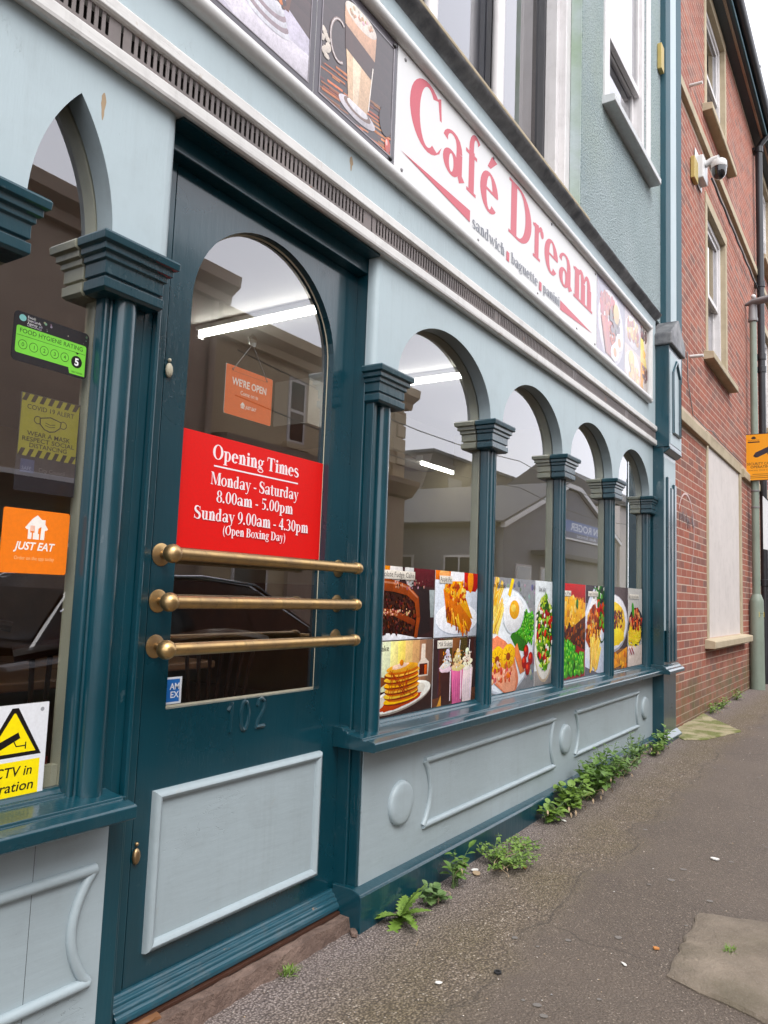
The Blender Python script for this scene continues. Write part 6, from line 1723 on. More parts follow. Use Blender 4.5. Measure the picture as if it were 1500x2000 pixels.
    gp2 = [(-0.25 + 0.056 * math.cos(math.radians(a)), 8.756 + 0.068 * math.sin(math.radians(a))) for a in range(360, 179, -20)]
    MB().ex(gp + gp2, 7.40, XE).build('gutter', 'black_pipe', bb, smooth=True)
    for x in [8.2 + 1.5 * i for i in range(10)]:
        B('gutter_bracket', 'black_pipe', bb, x - 0.015, x + 0.015, -0.318, -0.19, 8.752, 8.775)
    MB().ex([(-0.27, 8.80), (3.4, 11.2), (3.4, 11.1), (-0.24, 8.765)], 7.40, XE).build('roof', 'slate', bb)
    B('end_wall', 'mortar', bb, 7.49, 7.7, 0.3, 6, 3.3, 8.85)
    # rainwater pipe
    dp = MB().tube([(12.75, -0.085, 8.45), (12.75, -0.085, 0.12)], 0.052, 14)
    dp = dp.build('downpipe', 'black_pipe', bb, smooth=True)
    MB().tube([(12.75, -0.25, 8.70), (12.75, -0.24, 8.64), (12.75, -0.12, 8.5), (12.75, -0.085, 8.4)], 0.045, 12).build('pipe_swan_neck', 'black_pipe', dp, smooth=True)
    for z in (8.4, 6.2, 5.05, 4.85, 3.2, 1.6):
        MB().lathe((12.75, -0.085, z), (0, 0, 1), [(0.053, -0.05), (0.064, -0.045), (0.064, 0.045), (0.053, 0.05)], 14).build('pipe_collar', 'black_pipe', dp, smooth=True)
        B('pipe_bracket', 'black_pipe', dp, 12.66, 12.84, -0.04, -0.004, z - 0.02, z + 0.02)
    # overflow pipes
    for x, z in ((8.10, 6.71), (8.06, 3.745)):
        MB().tube([(x, 0.02, z), (x, -0.13, z - 0.006)], 0.017, 10).build('overflow_pipe', 'pvc_white', bb, smooth=True)
    P = Print()
    for k_ in range(16):
        xx = 7.55 + 0.045 * k_
        P.stroke([(xx, 2.10 + R.uniform(-.03, .03)), (xx + R.uniform(-.03, .05), 2.0 + R.uniform(-.04, .04)), (xx + R.uniform(0, .08), 2.08 + R.uniform(-.04, .04))], R.uniform(0.008, 0.02), (92, 58, 54))
    P.stroke(arc(7.85, 1.95, 0.36, 0.36, -20, 150, 16), 0.02, (196, 158, 150)); P.stroke([(8.2, 1.85), (8.1, 1.6), (8.05, 1.4)], 0.016, (190, 150, 142))
    P.build('graffiti', bb, lambda u, v, d: (u, -0.0052 - d * 0.1, v))
    # cables
    MB().tube([(9.0 + 0.2 * i, -0.055, 6.10 + 0.012 * math.sin(i * 1.9)) for i in range(20)] + [(12.9, -0.055, 6.09), (12.75, -0.055, 5.95)], 0.013, 6).build('cable', 'black_pipe', bb, smooth=True)
    cb = [(7.9, -0.012, 3.75), (7.92, -0.012, 3.45), (8.15, -0.012, 3.16), (8.6, -0.054, 3.10), (8.95, -0.054, 3.14), (9.6, -0.024, 3.145), (10.5, -0.024, 3.145), (11.2, -0.024, 3.14)]
    MB().tube(cb, 0.005, 6).build('cable', 'lamp_grey', bb, smooth=True)
    return bb
bb = brick_building()

# surveillance dome on the brick wall, with its old junction box
def dome_camera():
    t = thing('dome_camera', 'white dome security camera on a wall bracket high on the brick wall', 'camera', (8.45, -0.01, 5.75))
    B('junction_box', 'pvc_white', t, 8.36, 8.60, -0.085, -0.008, 5.80, 6.06, bevel=0.01)
    B('back_plate', 'pvc_white', t, 8.30, 8.64, -0.018, -0.0079, 5.76, 6.12, bevel=0.004)
    MB().tube([(8.48, -0.08, 5.99), (8.48, -0.16, 6.03), (8.48, -0.215, 6.035), (8.48, -0.225, 6.01)], [0.036, 0.032, 0.032, 0.04], 14).build('arm', 'pvc_white', t, smooth=True)
    MB().lathe((8.48, -0.222, 6.01), (0, 0, -1), [(0.04, 0), (0.07, 0.015), (0.08, 0.035), (0.083, 0.09), (0.08, 0.095)], 22).build('housing', 'pvc_white', t, smooth=True)
    m = MB().lathe((8.48, -0.222, 5.916), (0, 0, -1), [(0.078, 0), (0.077, 0.03), (0.070, 0.07), (0.055, 0.10), (0.03, 0.12), (0.003, 0.126)], 22)
    m.build('dome', 'camera_dome', t, smooth=True)
    o = B('bell_box', 'yellow_plastic', None, 8.10, 8.28, -0.05, -0.007, 5.68, 5.92, bevel=0.006)
    tag(o, 'small yellowed box on the brick wall beside the dome camera', 'box')
    o = MB().box(6.74, 6.84, -0.04, -0.0005, 6.05, 6.30).build('alarm_box', 'yellow_plastic', None, bevel=0.006)
    tag(o, 'small yellowed box on the roughcast wall beside the corner strip', 'box')
dome_camera()

# ------------------------------------------------------------------ street lamp and its signs
def street_lamp():
    lx, ly = 11.78, -0.1
    g = gz(lx) - 0.003
    t = thing('street_lamp', 'pale green street lamp post standing against the brick wall', 'street lamp', (lx, ly, g))
    MB().lathe((lx, ly, g - 0.02), (0, 0, 1), [(0.094, 0), (0.092, 0.3), (0.090, 1.20), (0.086, 1.23), (0.060, 1.30), (0.056, 1.31)], 22).build('base', 'grey_green_paint', t, smooth=True)
    MB().lathe((lx, ly, g + 1.285), (0, 0, 1), [(0.053, 0), (0.05, 1.6), (0.046, 4.05)], 18).build('post', 'grey_green_paint', t, smooth=True)
    MB().lathe((lx, ly, g + 5.16), (0, 0, 1), [(0.052, 0), (0.066, 0.01), (0.066, 0.05), (0.058, 0.06), (0.055, 0.24), (0.05, 0.27), (0.03, 0.30)], 16).build('spigot', 'lamp_grey', t, smooth=True)
    m = MB()
    m.tube([(lx - 0.02, ly + 0.10, g + 5.42), (lx - 0.02, ly, g + 5.45), (lx - 0.02, ly - 0.28, g + 5.47), (lx - 0.02, ly - 0.8, g + 5.50), (lx - 0.02, ly - 1.0, g + 5.50)], [0.025, 0.07, 0.085, 0.10, 0.04], 14, False, (1.0, 0.6))
    m.build('lantern', 'lamp_grey', t, smooth=True)
    MB().ball((lx - 0.02, ly - 0.01, g + 5.53), 0.035, 12).build('photocell', 'pvc_white', t, smooth=True)
    # bands that hold the signs
    for z in (2.62, 2.85, 3.10, 3.5):
        MB().lathe((lx, ly, z), (0, 0, 1), [(0.054, -0.012), (0.058, -0.01), (0.058, 0.01), (0.054, 0.012)], 16).build('band', 'lamp_grey', t, smooth=True)
    # amber security notice facing along the street
    sy1, sz0, sz1 = 0.012, 2.985, 3.645
    sy0 = sy1 - 0.46
    s_ = thing('security_sign', 'amber security cameras operating sign on the lamp post, cut by the right edge', 'sign', (lx - 0.07, (sy0 + sy1) / 2, sz0))
    B('plate', 'lamp_grey', s_, lx - 0.0745, lx - 0.071, sy0, sy1, sz0, sz1)
    P = Print()
    W, H = 0.46, sz1 - sz0
    am = (236, 158, 22); bk = (52, 36, 30)
    P.rect(0, 0, W, H, bk); P.rect(0.008, 0.008, W - 0.008, H - 0.008, am)
    P.poly([(0.10, H - 0.035), (0.075, H - 0.06), (0.095, H - 0.075), (0.125, H - 0.075), (0.145, H - 0.06), (0.12, H - 0.035)], bk); P.rect(0.035, H - 0.125, 0.185, H - 0.108, bk); P.sans('GLOUCESTER', 0.037, H - 0.10, 0.024, bk, maxw=0.146)
    P.poly([(0.10, 0.345), (0.13, 0.325), (0.155, 0.325), (0.40, 0.44), (0.36, 0.50), (0.13, 0.395)], (50, 46, 56)); P.poly([(0.10, 0.345), (0.13, 0.325), (0.15, 0.33), (0.12, 0.375)], (30, 28, 34)); P.stroke([(0.28, 0.385), (0.30, 0.345), (0.38, 0.34)], 0.014, bk)
    P.sans('SECURITY CAMERAS', W / 2, 0.220, 0.05, bk, 0.01, 0, True, maxw=0.42); P.sans('OPERATING', W / 2 - 0.03, 0.175, 0.05, bk, 0.01, 0, True, maxw=0.27); P.sans('MAKING YOUR CITY SAFER', W / 2, 0.135, 0.028, (120, 70, 24), 0, 0, True, maxw=0.38)
    for k_, z in enumerate((0.085, 0.06, 0.035)): P.rect(0.06 + 0.03 * (k_ == 0), z, W - 0.06, z + 0.008, (130, 84, 30))
    P.build('print', s_, lambda u, v, d: (lx - 0.0748 - d, sy1 - u, sz0 + v))
    # plain white plate seen from its edge
    o = MB().ex([(-0.115, 2.10), (-0.125, 2.11), (-0.125, 2.74), (-0.18, 2.80), (-0.20, 2.80), (-0.20, 2.09)], lx + 0.062, lx + 0.066)
    o = MB()
    o.idx([(lx + 0.02, -0.19, 2.04), (lx + 0.28, -0.235, 2.04), (lx + 0.28, -0.235, 2.72), (lx + 0.02, -0.19, 2.78), (lx + 0.022, -0.194, 2.04), (lx + 0.282, -0.239, 2.04), (lx + 0.282, -0.239, 2.72), (lx + 0.022, -0.194, 2.78)], [(0, 1, 2, 3), (7, 6, 5, 4), (0, 4, 5, 1), (1, 5, 6, 2), (2, 6, 7, 3), (3, 7, 4, 0)])
    o = o.build('street_plate', 'card_white')
    tag(o, 'white plate on the lamp post below the amber sign', 'sign')
    def tick(P):
        P.rect(0, 0, 0.10, 0.07, (232, 206, 40)); P.rect(0, -0.018, 0.10, -0.004, (60, 52, 30)); P.sans('DANGER', 0.05, 0.04, 0.02, (60, 50, 20), 0, 0, True, maxw=0.08); P.rect(0.012, 0.012, 0.088, 0.026, (120, 100, 30))
    P = Print(); tick(P)
    def wrap(u, v, d):
        a = math.radians(205) + (u / 0.094)
        r_ = 0.0925 + d
        return (lx + r_ * math.cos(a), ly + r_ * math.sin(a), g + 0.98 + v)
    o = P.build('danger_sticker', None, wrap)
    tag(o, 'small yellow sticker on the base of the lamp post', 'sticker')
street_lamp()

# ------------------------------------------------------------------ weeds along the foot of the shopfront
def leafmesh(m, base, d, up, L, W, lobes=0, fold=0.25, curl=0.25, n=6):
    """a leaf blade: rib from base along d, curling down, two halves folded along the rib"""
    d = Vector(d).normalized(); up = Vector(up)
    side = d.cross(up)
    if side.length < 1e-3: side = Vector((1, 0, 0))
    side.normalize(); nrm = side.cross(d).normalized()
    rib, Ls, Rs = [], [], []
    for i in range(n + 1):
        t = i / n
        p = Vector(base) + d * (L * t) + nrm * (-curl * L * t * t)
        wv = W * (math.sin(math.pi * min(1, t * 0.92 + 0.08)) ** 0.75)
        if lobes and i % 2: wv *= (1 - lobes)
        e = nrm * (fold * wv)
        rib.append(p); Ls.append(p + side * wv + e); Rs.append(p - side * wv + e)
    b = len(m.v)
    for p in rib + Ls + Rs: m.v.append(tuple(p))
    k_ = n + 1
    for i in range(n):
        m.f.append((b + i, b + i + 1, b + k_ + i + 1, b + k_ + i)); m.mi.append(0)
        m.f.append((b + i + 1, b + i, b + 2 * k_ + i, b + 2 * k_ + i + 1)); m.mi.append(0)
def rosette(name, label, x, y, n, L, W, lobes, mat, group, tilt=(0.3, 1.2)):
    z = gz(x) - 0.003
    t = thing(name, label, 'weed', (x, y, z), group)
    for i in range(n):
        a = 2 * math.pi * i / n + R.uniform(-0.3, 0.3)
        if math.sin(a) > 0.75: a += math.pi * 0.5
        e = R.uniform(*tilt)
        d = (math.cos(a) * math.cos(e), math.sin(a) * math.cos(e) - 0.1, math.sin(e))
        m = MB(); l = L * R.uniform(0.7, 1.15)
        leafmesh(m, (x, y, z + 0.004), d, (0, 0, 1), l, W * R.uniform(0.8, 1.2), lobes, 0.25, 0.35, 14 if lobes else 6)
        m.build('leaf', mat, t, smooth=True, fix=False)
    MB().lathe((x, y, z), (0, 0, 1), [(0.006, -0.01), (0.007, 0.008), (0.002, 0.014)], 8).build('crown', mat, t)
    return t
def bushy(name, label, x, y, stems, hgt, spread, ls, mat, group, leaves=9, round_=0.62, lean=0.5):
    z = gz(x) - 0.003
    t = thing(name, label, 'weed', (x, y, z), group)
    ms, ml, md = MB(), MB(), MB()
    for s_ in range(stems):
        a = R.uniform(0, 2 * math.pi)
        bx_, by = x + R.uniform(-0.3, 0.3) * spread, y + R.uniform(-0.3, 0.1) * spread * 0.5
        h = hgt * R.uniform(0.4, 1.0)
        tip = Vector((bx_ + math.cos(a) * spread * R.uniform(0.2, 0.8), min(by + math.sin(a) * spread * lean * 0.6 - 0.02, -0.05), z + h))
        base = Vector((bx_, min(by, -0.048), z))
        pts = [base.lerp(tip, i / 6) + Vector((0, 0, 0.12 * h * math.sin(math.pi * i / 6))) for i in range(7)]
        ms.tube(pts, [0.0028 - 0.0003 * i for i in range(7)], 5)
        for k_ in range(leaves):
            u = R.uniform(0.2, 1.0)
            i = min(5, int(u * 6)); p = pts[i].lerp(pts[i + 1], u * 6 - i)
            b = R.uniform(0, 2 * math.pi); e = R.uniform(-0.2, 0.9)
            d = Vector((math.cos(b) * math.cos(e), math.sin(b) * math.cos(e) - 0.35, math.sin(e)))
            l = ls * 0.95 * R.choice((0.4, 0.6, 0.8, 1.0, 1.15))
            q = p + d.normalized() * l * 0.4
            ms.tube([p, q], 0.0012, 4)
            leafmesh(ml, q, d, (0, R.uniform(-0.4, 0), 1), l, l * round_ * 0.5, 0.12 if round_ < 0.8 else 0, 0.2, R.uniform(0.1, 0.5), 5)
    for _ in range(max(2, stems // 4)):
        a = R.uniform(0, 6.28); p0 = Vector((x + R.uniform(-.4, .4) * spread, min(y + R.uniform(-.2, .1) * spread, -0.048), z))
        p1 = p0 + Vector((math.cos(a) * spread * 0.5, -abs(math.sin(a)) * spread * 0.4, hgt * R.uniform(0.1, 0.7)))
        md.tube([p0, p0.lerp(p1, 0.5) + Vector((0, 0, 0.02)), p1], 0.0012, 4)
        leafmesh(md, p1, (math.cos(a), -0.4, -0.3), (0, 0, 1), ls * 0.6, ls * 0.14, 0.2, 0.4, 0.8, 4)
    ms.build('stem', 'leaf_pale', t, fix=False)
    md.build('dead_stem', 'litter_tan', t, fix=False)
    ml.build('foliage', mat, t, fix=False)
    return t
GW = 'weeds growing along the foot of the shopfront'
rosette('thistle_weed', 'tall jagged sow thistle weed nearest the door at the foot of the plinth', 2.59, -0.09, 12, 0.145, 0.024, 0.5, 'leaf_bright', GW, (0.05, 1.4))
bushy('clover_weed', 'low round leaved weed just right of the jagged thistle', 2.82, -0.10, 9, 0.06, 0.11, 0.030, 'leaf_pale', GW, 8, 1.1)
bushy('leafy_weed', 'upright weed with a leaning stem beside the paint-splashed plinth', 2.98, -0.10, 6, 0.16, 0.10, 0.040, 'leaf_green', GW, 9, 0.7)
bushy('chickweed', 'wide mat of bright chickweed spreading out over the pavement', 3.32, -0.15, 40, 0.085, 0.24, 0.017, 'leaf_bright', GW, 15, 0.8, 1.0)
bushy('chickweed', 'small tuft of chickweed next to the wide mat', 3.57, -0.13, 14, 0.055, 0.13, 0.016, 'leaf_bright', GW, 12, 0.8, 1.0)
bushy('leafy_weed', 'small broad leaved weed at the near end of the big clump', 4.06, -0.10, 8, 0.11, 0.13, 0.04, 'leaf_bright', GW, 7, 1.0)
bushy('leafy_weed', 'broad leaved weed at the front of the big clump', 4.33, -0.10, 20, 0.17, 0.22, 0.042, 'leaf_bright', GW, 9, 1.0)
bushy('leafy_weed', 'dense dark weed in the middle of the big clump', 4.67, -0.11, 30, 0.22, 0.26, 0.04, 'leaf_green', GW, 11, 0.95)
bushy('leafy_weed', 'tallest weed of the big clump, reaching the boss on the riser', 4.98, -0.11, 26, 0.27, 0.24, 0.04, 'leaf_green', GW, 11, 0.8)
bushy('leafy_weed', 'spindly weed at the far end of the big clump', 5.36, -0.11, 16, 0.19, 0.22, 0.032, 'leaf_pale', GW, 10, 0.7)
bushy('leafy_weed', 'narrow upright weed standing apart past the big clump', 5.72, -0.10, 14, 0.24, 0.17, 0.032, 'leaf_green', GW, 11, 0.6)
bushy('chickweed', 'low bright weed close to the pilaster base', 6.10, -0.11, 16, 0.12, 0.2, 0.028, 'leaf_bright', GW, 10, 0.7)
bushy('leafy_weed', 'broad leaved weed right against the pilaster base', 6.36, -0.12, 9, 0.17, 0.2, 0.045, 'leaf_green', GW, 7, 0.8)
GB = 'small weeds at the foot of the brick wall'
bushy('wall_weed', 'bright little weed at the brick wall nearest the mossy slab', 8.75, -0.05, 12, 0.10, 0.22, 0.03, 'leaf_bright', GB, 8, 0.7)
bushy('wall_weed', 'bright little weed below the white blind window', 9.25, -0.05, 12, 0.12, 0.2, 0.03, 'leaf_bright', GB, 8, 0.7)
bushy('wall_weed', 'tiny weed at the brick wall nearest the lamp post', 10.25, -0.05, 8, 0.12, 0.16, 0.035, 'leaf_bright', GB, 7, 0.7)
def tuft(label, x, y, n, L):
    z = gz(x) - 0.004
    t = thing('grass_tuft', label, 'grass', (x, y, z))
    m = MB()
    for _ in range(n):
        a = R.uniform(0, 6.28); e = R.uniform(0.5, 1.4)
        leafmesh(m, (x + R.uniform(-.02, .02), y + R.uniform(-.012, .012), z), (math.cos(a) * math.cos(e), math.sin(a) * math.cos(e), math.sin(e)), (0, 0, 1), L * R.uniform(0.5, 1.1), 0.0018, 0, 0.2, 0.4, 4)
    m.build('blades', 'leaf_bright', t, fix=False)
tuft('small tuft of grass in front of the door step', 2.03, -0.015, 40, 0.055)
tuft('flat patch of grass in the hollow of the concrete slab', 3.05, -1.15, 60, 0.03)

# ------------------------------------------------------------------ litter
def gzz(x, y): return gz(x) + 0.02 * y / 2.1
def scrap(name, label, x, y, pts, h, mat, cat='litter'):
    z = gzz(x, y) + 0.002
    a = R.uniform(0, 6.28); ca, sa = math.cos(a), math.sin(a)
    m = MB()
    poly = [(x + px * ca - py * sa, y + px * sa + py * ca) for px, py in pts]
    m.ez(poly, z, z + h)
    o = m.build(name, mat, bevel=min(h * 0.3, 0.001))
    tag(o, label, cat)
def blobp(r, n=9, asp=0.6):
    return [(r * math.cos(2 * math.pi * i / n) * R.uniform(0.75, 1.15), r * asp * math.sin(2 * math.pi * i / n) * R.uniform(0.75, 1.15)) for i in range(n)]
o = MB().lathe((2.443, -0.552, gzz(2.44, -0.55) + 0.001), (0, 0, 1), [(0.007, 0.0), (0.0125, 0.0), (0.0125, 0.005), (0.007, 0.005), (0.007, 0.0005)], 16).build('rubber_washer', 'rubber', smooth=True)
tag(o, 'black rubber washer lying on the dark tarmac', 'washer')
scrap('paper_scrap', 'white oval scrap on the tarmac nearest the bottom edge', 2.27, -0.43, blobp(0.012, 9, 0.7), 0.003, 'litter_white')
scrap('dead_leaf', 'orange dead leaf on the gravel beside the chickweed mat', 3.36, -0.26, blobp(0.022, 9, 0.4), 0.004, 'litter_orange')
scrap('dead_leaf', 'brown dead leaf on the gravel below the paint-splashed plinth', 3.16, -0.12, blobp(0.026, 9, 0.6), 0.005, 'litter_tan')
scrap('paper_scrap', 'white scrap beside the brown leaf by the plinth', 3.19, -0.10, blobp(0.018, 9, 0.7), 0.005, 'litter_white')
scrap('paper_scrap', 'small white scrap on the gravel under the big weed clump', 4.12, -0.16, blobp(0.02, 9, 0.5), 0.004, 'litter_white')
scrap('twig', 'thin pale twig lying on the gravel in front of the plinth corner', 2.46, -0.24, [(-0.026, -0.0012), (0.026, -0.0006), (0.026, 0.0008), (-0.026, 0.0012)], 0.002, 'litter_tan', 'twig')
scrap('broken_stone', 'chip of pale stone at the corner between door step and plinth', 2.375, -0.028, blobp(0.032, 10, 0.45), 0.012, 'step_stone', 'stone')
scrap('paper_scrap', 'white crumpled scrap on the far tarmac towards the right edge', 4.02, -0.93, blobp(0.02, 9, 0.8), 0.006, 'litter_white')
scrap('dead_leaf', 'orange crumb at the near corner of the concrete slab', 2.93, -0.93, blobp(0.012, 8, 0.8), 0.006, 'litter_orange')
scrap('paper_scrap', 'white wisp beside the concrete slab', 2.75, -0.87, blobp(0.015, 8, 0.4), 0.003, 'litter_white')
# loose chippings strewn over the footway
def chips():
    m = MB()
    for _ in range(700):
        x = 1.7 + (R.random() ** 1.5) * 8
        y = -R.random() ** 1.3 * 1.7 - 0.01
        if x < 2.4: y -= 0.02
        r_ = R.uniform(0.001, 0.0032) * (1 + 0.1 * x)
        z = gzz(x, y)
        p = [(x + r_ * math.cos(a) * R.uniform(.7, 1.3), y + r_ * math.sin(a) * R.uniform(.7, 1.3), z + r_ * 0.2) for a in (0, 1.3, 2.6, 3.9, 5.1)]
        top = (x + R.uniform(-.3, .3) * r_, y, z + r_ * R.uniform(0.5, 0.9))
        b = len(m.v); m.v += p + [top]
        for i in range(5): m.f.append((b + i, b + (i + 1) % 5, b + 5)); m.mi.append(R.choice((0, 0, 1, 2)))
    o = m.build('chippings', ['litter_tan', 'litter_white', 'lamp_grey'], fix=False)
    tag(o, 'small pale stone chippings scattered over the pavement', 'chippings'); o['kind'] = 'stuff'
chips()
def gum():
    m = MB()
    for _ in range(70):
        x = R.uniform(2.2, 9); y = -R.uniform(0.45, 1.9)
        r_ = R.uniform(0.006, 0.016); z = gzz(x, y) + 0.0012
        m.face([(x + r_ * math.cos(a * 0.7) * R.uniform(.8, 1.2), y + r_ * math.sin(a * 0.7) * R.uniform(.8, 1.2), z) for a in range(9)])
    o = m.build('gum_spots', 'gum_grey', fix=False)
    tag(o, 'flat grey trodden gum spots on the tarmac', 'gum'); o['kind'] = 'stuff'
gum()

# ------------------------------------------------------------------ across the street: what the windows mirror
def far_house(label, x0, x1, y0, h, wall, cornice, wins, roofy=None, corner=None):
    t = thing('far_house', label, 'building', ((x0 + x1) / 2, y0, 0.0), 'buildings across the street')
    B('wall', wall, t, x0, x1, y0 - 7, y0, 0.0, h)
    if cornice:
        MB().ex([(y0 - 0.1, h - 0.45), (y0 + 0.12, h - 0.45), (y0 + 0.15, h - 0.3), (y0 + 0.34, h - 0.18), (y0 + 0.36, h + 0.02), (y0 - 0.1, h + 0.08)], x0 - 0.15, x1 + 0.2).build('cornice', wall, t, bevel=0.01)
    else:
        MB().ex([(y0 - 0.1, h - 0.12), (y0 + 0.22, h - 0.12), (y0 + 0.22, h + 0.02), (y0 - 3.5, h + 2.2), (y0 - 7, h)], x0, x1).build('roof', 'slate', t)
    for a, b, c, d in wins:
        w_ = B('window', 'sash_white', t, a, b, y0 - 0.02, y0 + 0.03, c, d, bevel=0.01)
        B('pane', 'car_glass', w_, a + 0.07, b - 0.07, y0 + 0.0305, y0 + 0.034, c + 0.07, (c + d) / 2 - 0.03)
        B('pane', 'car_glass', w_, a + 0.07, b - 0.07, y0 + 0.0305, y0 + 0.034, (c + d) / 2 + 0.03, d - 0.07)
        B('sill', wall, w_, a - 0.1, b + 0.1, y0 + 0.0, y0 + 0.12, c - 0.12, c - 0.001)
    return t
fy = -7.95
h1 = far_house('brown rendered house across the street with a deep cornice, mirrored in the door glass', -3.0, 9.4, fy, 6.7, 'brown_render', True, [(1.0, 2.1, 3.6, 5.4), (4.0, 5.1, 3.6, 5.4), (7.0, 8.1, 3.6, 5.4), (1.0, 2.4, 0.8, 2.7), (5.2, 6.9, 0.8, 2.7)])
MB().tube([(9.25, fy + 0.09, 6.2), (9.25, fy + 0.09, 0.1)], 0.06, 10).build('downpipe', 'brown_render', h1, smooth=True)
h2 = far_house('cream house across the street with corner quoins, mirrored in the first arched window', 9.62, 16.0, fy - 0.3, 6.25, 'cream_render', True, [(11.75, 12.3, 4.2, 5.55), (14.0, 14.7, 4.2, 5.55), (10.4, 11.4, 0.9, 2.6)])
for i in range(16):
    L = 0.5 if i % 2 else 0.32
    MB().box(16.0 - L, 16.05, fy - 0.3 - L, fy - 0.25, 0.3 + 0.34 * i, 0.3 + 0.34 * i + 0.31).build('quoin', 'cream_render', h2, bevel=0.02)
MB().ex([(fy - 0.3, 3.55), (fy - 0.1, 3.6), (fy + 0.1, 3.85), (fy + 0.12, 3.97), (fy - 0.3, 4.0)], 9.7, 16.2).build('shop_cornice', 'brown_render', h2)
B('shop_front', 'brown_render', h2, 11.9, 16.02, fy - 0.299, fy - 0.2, 0.02, 3.55)
h3 = far_house('low dark brick workshop across the street, mirrored in the second arched window', 17.3, 21.2, fy - 4.0, 4.3, 'dark_brickwork', False, [(18.0, 19.1, 2.0, 3.0)])
def gable():
    t = thing('far_house', 'grey gabled garage across the street with a blue sign, mirrored in the third arched window', 'building', (25.5, fy, 0), 'buildings across the street')
    m = MB().ey([(21.4, 0), (33, 0), (33, 3.6), (28.0, 5.25), (26.8, 5.25), (21.4, 3.35)], fy - 8, fy)
    m.build('wall', 'grey_render', t)
    m = MB().ey([(21.2, 3.33), (26.8, 5.27), (28.0, 5.27), (33.2, 3.6), (33.2, 3.75), (28.05, 5.42), (26.75, 5.42), (21.2, 3.48)], fy + 0.001, fy + 0.15)
    m.build('bargeboard', 'card_white', t)
    MB().ey([(21.1, 3.485), (26.75, 5.43), (28.05, 5.43), (33.3, 3.755), (33.3, 3.80), (28.06, 5.48), (26.74, 5.48), (21.1, 3.53)], fy - 8.1, fy + 0.12).build('roof', 'slate', t)
    B('door', 'plain_black', t, 26.6, 30.5, fy, fy + 0.03, 0.02, 2.6)
    B('canopy', 'slate', t, 23.5, 31, fy + 0.031, fy + 0.5, 2.65, 2.8)
    for k_ in range(3):
        w_ = B('window', 'sash_white', t, 21.34, 21.399, fy - 2.0 - 2.2 * k_, fy - 0.9 - 2.2 * k_, 1.4, 2.5)
        B('pane', 'car_glass', w_, 21.33, 21.339, fy - 1.93 - 2.2 * k_, fy - 1.48 - 2.2 * k_, 1.47, 2.43)
        B('pane', 'car_glass', w_, 21.33, 21.339, fy - 1.42 - 2.2 * k_, fy - 0.97 - 2.2 * k_, 1.47, 2.43)
    MB().tube([(21.33, fy - 0.3, 3.3), (21.33, fy - 0.3, 0.1)], 0.06, 8).build('downpipe', 'black_pipe', t, smooth=True)
    B('lower_wall', 'dark_brickwork', t, 21.36, 21.399, fy - 7.9, fy - 0.4, 0.0, 1.0)
    for xx in (22.3, 24.3):
        w_ = B('window', 'sash_white', t, xx, xx + 1.2, fy + 0.001, fy + 0.05, 1.1, 2.3)
        B('pane', 'car_glass', w_, xx + 0.07, xx + 1.13, fy + 0.051, fy + 0.055, 1.17, 2.23)
    s_ = thing('garage_sign', 'blue garage sign across the street, seen reversed in the arched windows', 'sign', (28.9, fy + 0.05, 3.5))
    B('panel', 'card_white', s_, 26.6, 31.0, fy + 0.002, fy + 0.05, 3.42, 4.12)
    P = Print(); P.rect(0, 0.06, 4.4, 0.7, (26, 92, 168)); P.rect(0, 0.06, 4.4, 0.28, (20, 48, 96)); P.sans('AN ROGER', 0.3, 0.36, 0.38, (226, 232, 240), 0.02, 0, False, maxw=3.6); P.sans('Auto Services', 1.0, 0.12, 0.2, (226, 232, 240), maxw=2.2)
    P.build('lettering', s_, lambda u, v, d: (31.0 - u, fy + 0.052 + d, 3.42 + v))
    return t
gable()
wh = thing('far_house', 'tall dark flat-topped warehouse behind the garage across the street', 'building', (38, fy - 8.3, 0), 'buildings across the street')
MB().ey([(28.5, 0), (46, 0), (46, 8.0), (31.5, 8.0), (30.6, 6.2), (28.5, 4.9)], fy - 14, fy - 8.3).build('wall', 'dark_brickwork', wh)
B('coping', 'slate', wh, 31.4, 46.1, fy - 14.1, fy - 8.2, 8.001, 8.15)
for i in range(5):
    B('window', 'grey_render', wh, 33 + 2.4 * i, 34.4 + 2.4 * i, fy - 8.299, fy - 8.25, 5.6, 7.0)
far_house('pale house at the far end of the opposite side of the street', 33.4, 44, fy, 5.5, 'render_white', False, [(35, 36, 3.2, 4.6)])

for z, lab in ((5.35, 'upper of two black cables strung along the opposite side of the street'), (4.55, 'lower of two black cables strung along the opposite side of the street')):
    o = MB().tube([(9.5 + 2.0 * i, fy + 0.45, z - 0.25 * math.sin(math.pi * (i % 6) / 6)) for i in range(16)], 0.013, 6).build('overhead_cable', 'black_pipe', smooth=True)
    tag(o, lab, 'cable', 'cables across the street')
m = MB()
m.box(17.25, 17.6, fy - 3.98, fy - 3.6, 4.3, 5.3); m.box(20.1, 20.16, fy - 3.97, fy - 3.9, 4.3, 6.1)
m.build('chimney', 'dark_brickwork', h3)
for xa, xb, za, zb, mt in ((17.35, 17.9, 0.1, 2.2, 'plain_black'), (19.4, 21.1, 0.1, 3.6, 'render_white')):
    B('workshop_front', mt, h3, xa, xb, fy - 3.999, fy - 3.96, za, zb)
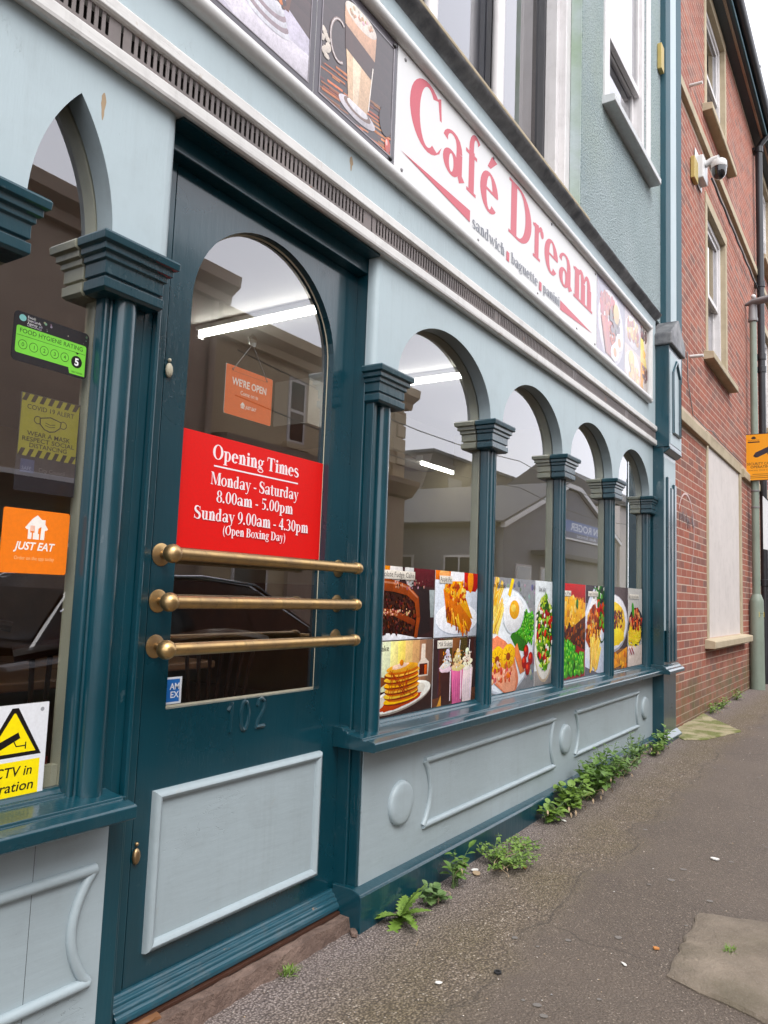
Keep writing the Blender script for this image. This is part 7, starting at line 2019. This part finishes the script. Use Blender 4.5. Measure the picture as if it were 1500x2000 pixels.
# dark estate car parked at the kerb, mirrored in the door glass
def car():
    cx, cy, g = 4.6, -3.3, -0.16
    t = thing('parked_car', 'dark car parked at the kerb, mirrored in the door glass', 'car', (cx, cy, g))
    # side outline of lower body and of the glasshouse
    lower = [(-2.15, 0.42), (-2.2, 0.62), (-2.12, 0.9), (-1.3, 0.98), (1.0, 0.98), (1.75, 0.86), (2.1, 0.7), (2.15, 0.45), (1.95, 0.24), (-1.95, 0.24)]
    secs = [(-0.86, 0.94), (-0.80, 1.0), (0.80, 1.0), (0.86, 0.94)]
    m = MB()
    v = []; n = len(lower)
    for s_, k_ in secs:
        for x, z in lower: v.append((cx + x * k_, cy + s_, g + 0.24 + (z - 0.24) * (0.97 if k_ < 1 else 1)))
    f = [(i * n + j, i * n + (j + 1) % n, (i + 1) * n + (j + 1) % n, (i + 1) * n + j) for i in range(3) for j in range(n)] + [tuple(range(n)), tuple(range(4 * n - 1, 3 * n - 1, -1))]
    m.idx(v, f)
    body = m.build('body', 'car_paint', t, bevel=0.04)
    top = [(-1.85, 0.975), (-1.5, 1.35), (-1.1, 1.46), (-0.2, 1.49), (0.35, 1.44), (1.2, 0.975)]
    m = MB(); v = []; n = len(top)
    for s_, k_ in ((-0.80, 0), (0.80, 0)):
        for x, z in top:
            inn = 0.22 * (z - 0.975) / 0.5
            v.append((cx + x, cy + (s_ + inn if s_ < 0 else s_ - inn), g + z))
    m.idx(v, [(j, (j + 1) % n, n + (j + 1) % n, n + j) for j in range(n)] + [tuple(range(n)), tuple(range(2 * n - 1, n - 1, -1))])
    m.build('cabin', 'car_paint', t, bevel=0.03)
    for s_ in (-1, 1):
        for a, b, c, d in ((-1.5, -0.75, -1.3, -0.75), (-0.68, 0.2, -0.68, 0.12), (0.26, 0.98, 0.2, 0.42)):
            pts = []
            for x, z in ((a, 1.0), (b, 1.0), (d, 1.38), (c, 1.38)):
                inn = 0.22 * (z - 0.975) / 0.5
                pts.append((cx + x, cy + s_ * (0.80 - inn + 0.006), g + z))
            m = MB(); m.face(pts); m.face([(p[0], p[1] - s_ * 0.02, p[2]) for p in reversed(pts)])
            m.build('window', 'car_glass', t)
        MB().tube([(cx - 1.6, cy + s_ * 0.70, g + 1.20), (cx - 1.2, cy + s_ * 0.622, g + 1.44), (cx - 0.2, cy + s_ * 0.60, g + 1.475), (cx + 0.4, cy + s_ * 0.625, g + 1.425), (cx + 1.15, cy + s_ * 0.80, g + 0.99)], 0.012, 6).build('window_trim', 'chrome', t, smooth=True)
        for x in (-1.35, 1.35):
            w_ = MB().lathe((cx + x, cy + s_ * 0.70, g + 0.32), (0, s_, 0), [(0.2, 0), (0.32, 0.02), (0.32, 0.18), (0.29, 0.2), (0.21, 0.195), (0.2, 0.17)], 26).build('wheel', 'rubber', t, smooth=True)
            MB().lathe((cx + x, cy + s_ * 0.70, g + 0.32), (0, s_, 0), [(0.2, 0.15), (0.2, 0.18), (0.05, 0.16), (0.04, 0.185), (0.005, 0.185)], 18).build('rim', 'chrome', w_, smooth=True)
        MB().ball((cx + 2.0, cy + s_ * 0.6, g + 0.72), 0.12, 12, 0.8, 1.2, 0.6).build('headlight', 'chrome', t, smooth=True)
        B('tail_light', 'tail_red', t, cx - 2.19, cx - 2.1, cy + s_ * 0.68 - 0.1, cy + s_ * 0.68 + 0.1, g + 0.68, g + 0.86, bevel=0.02)
        MB().ball((cx + 0.85, cy + s_ * 0.95, g + 1.02), 0.1, 10, 0.6, 1.1, 0.6).build('mirror', 'car_paint', t, smooth=True)
    for pts in ([(0.47, -0.60, 1.39), (0.47, 0.60, 1.39), (1.16, 0.74, 1.0), (1.16, -0.74, 1.0)], [(-1.80, -0.74, 1.02), (-1.80, 0.74, 1.02), (-1.53, 0.62, 1.32), (-1.53, -0.62, 1.32)]):
        q = [(cx + a + (0.012 if a > 0 else -0.012), cy + b, g + c + 0.012) for a, b, c in pts]
        m = MB(); m.face(q); m.face([(p[0], p[1], p[2] - 0.01) for p in reversed(q)])
        m.build('windscreen', 'car_glass', t)
car()
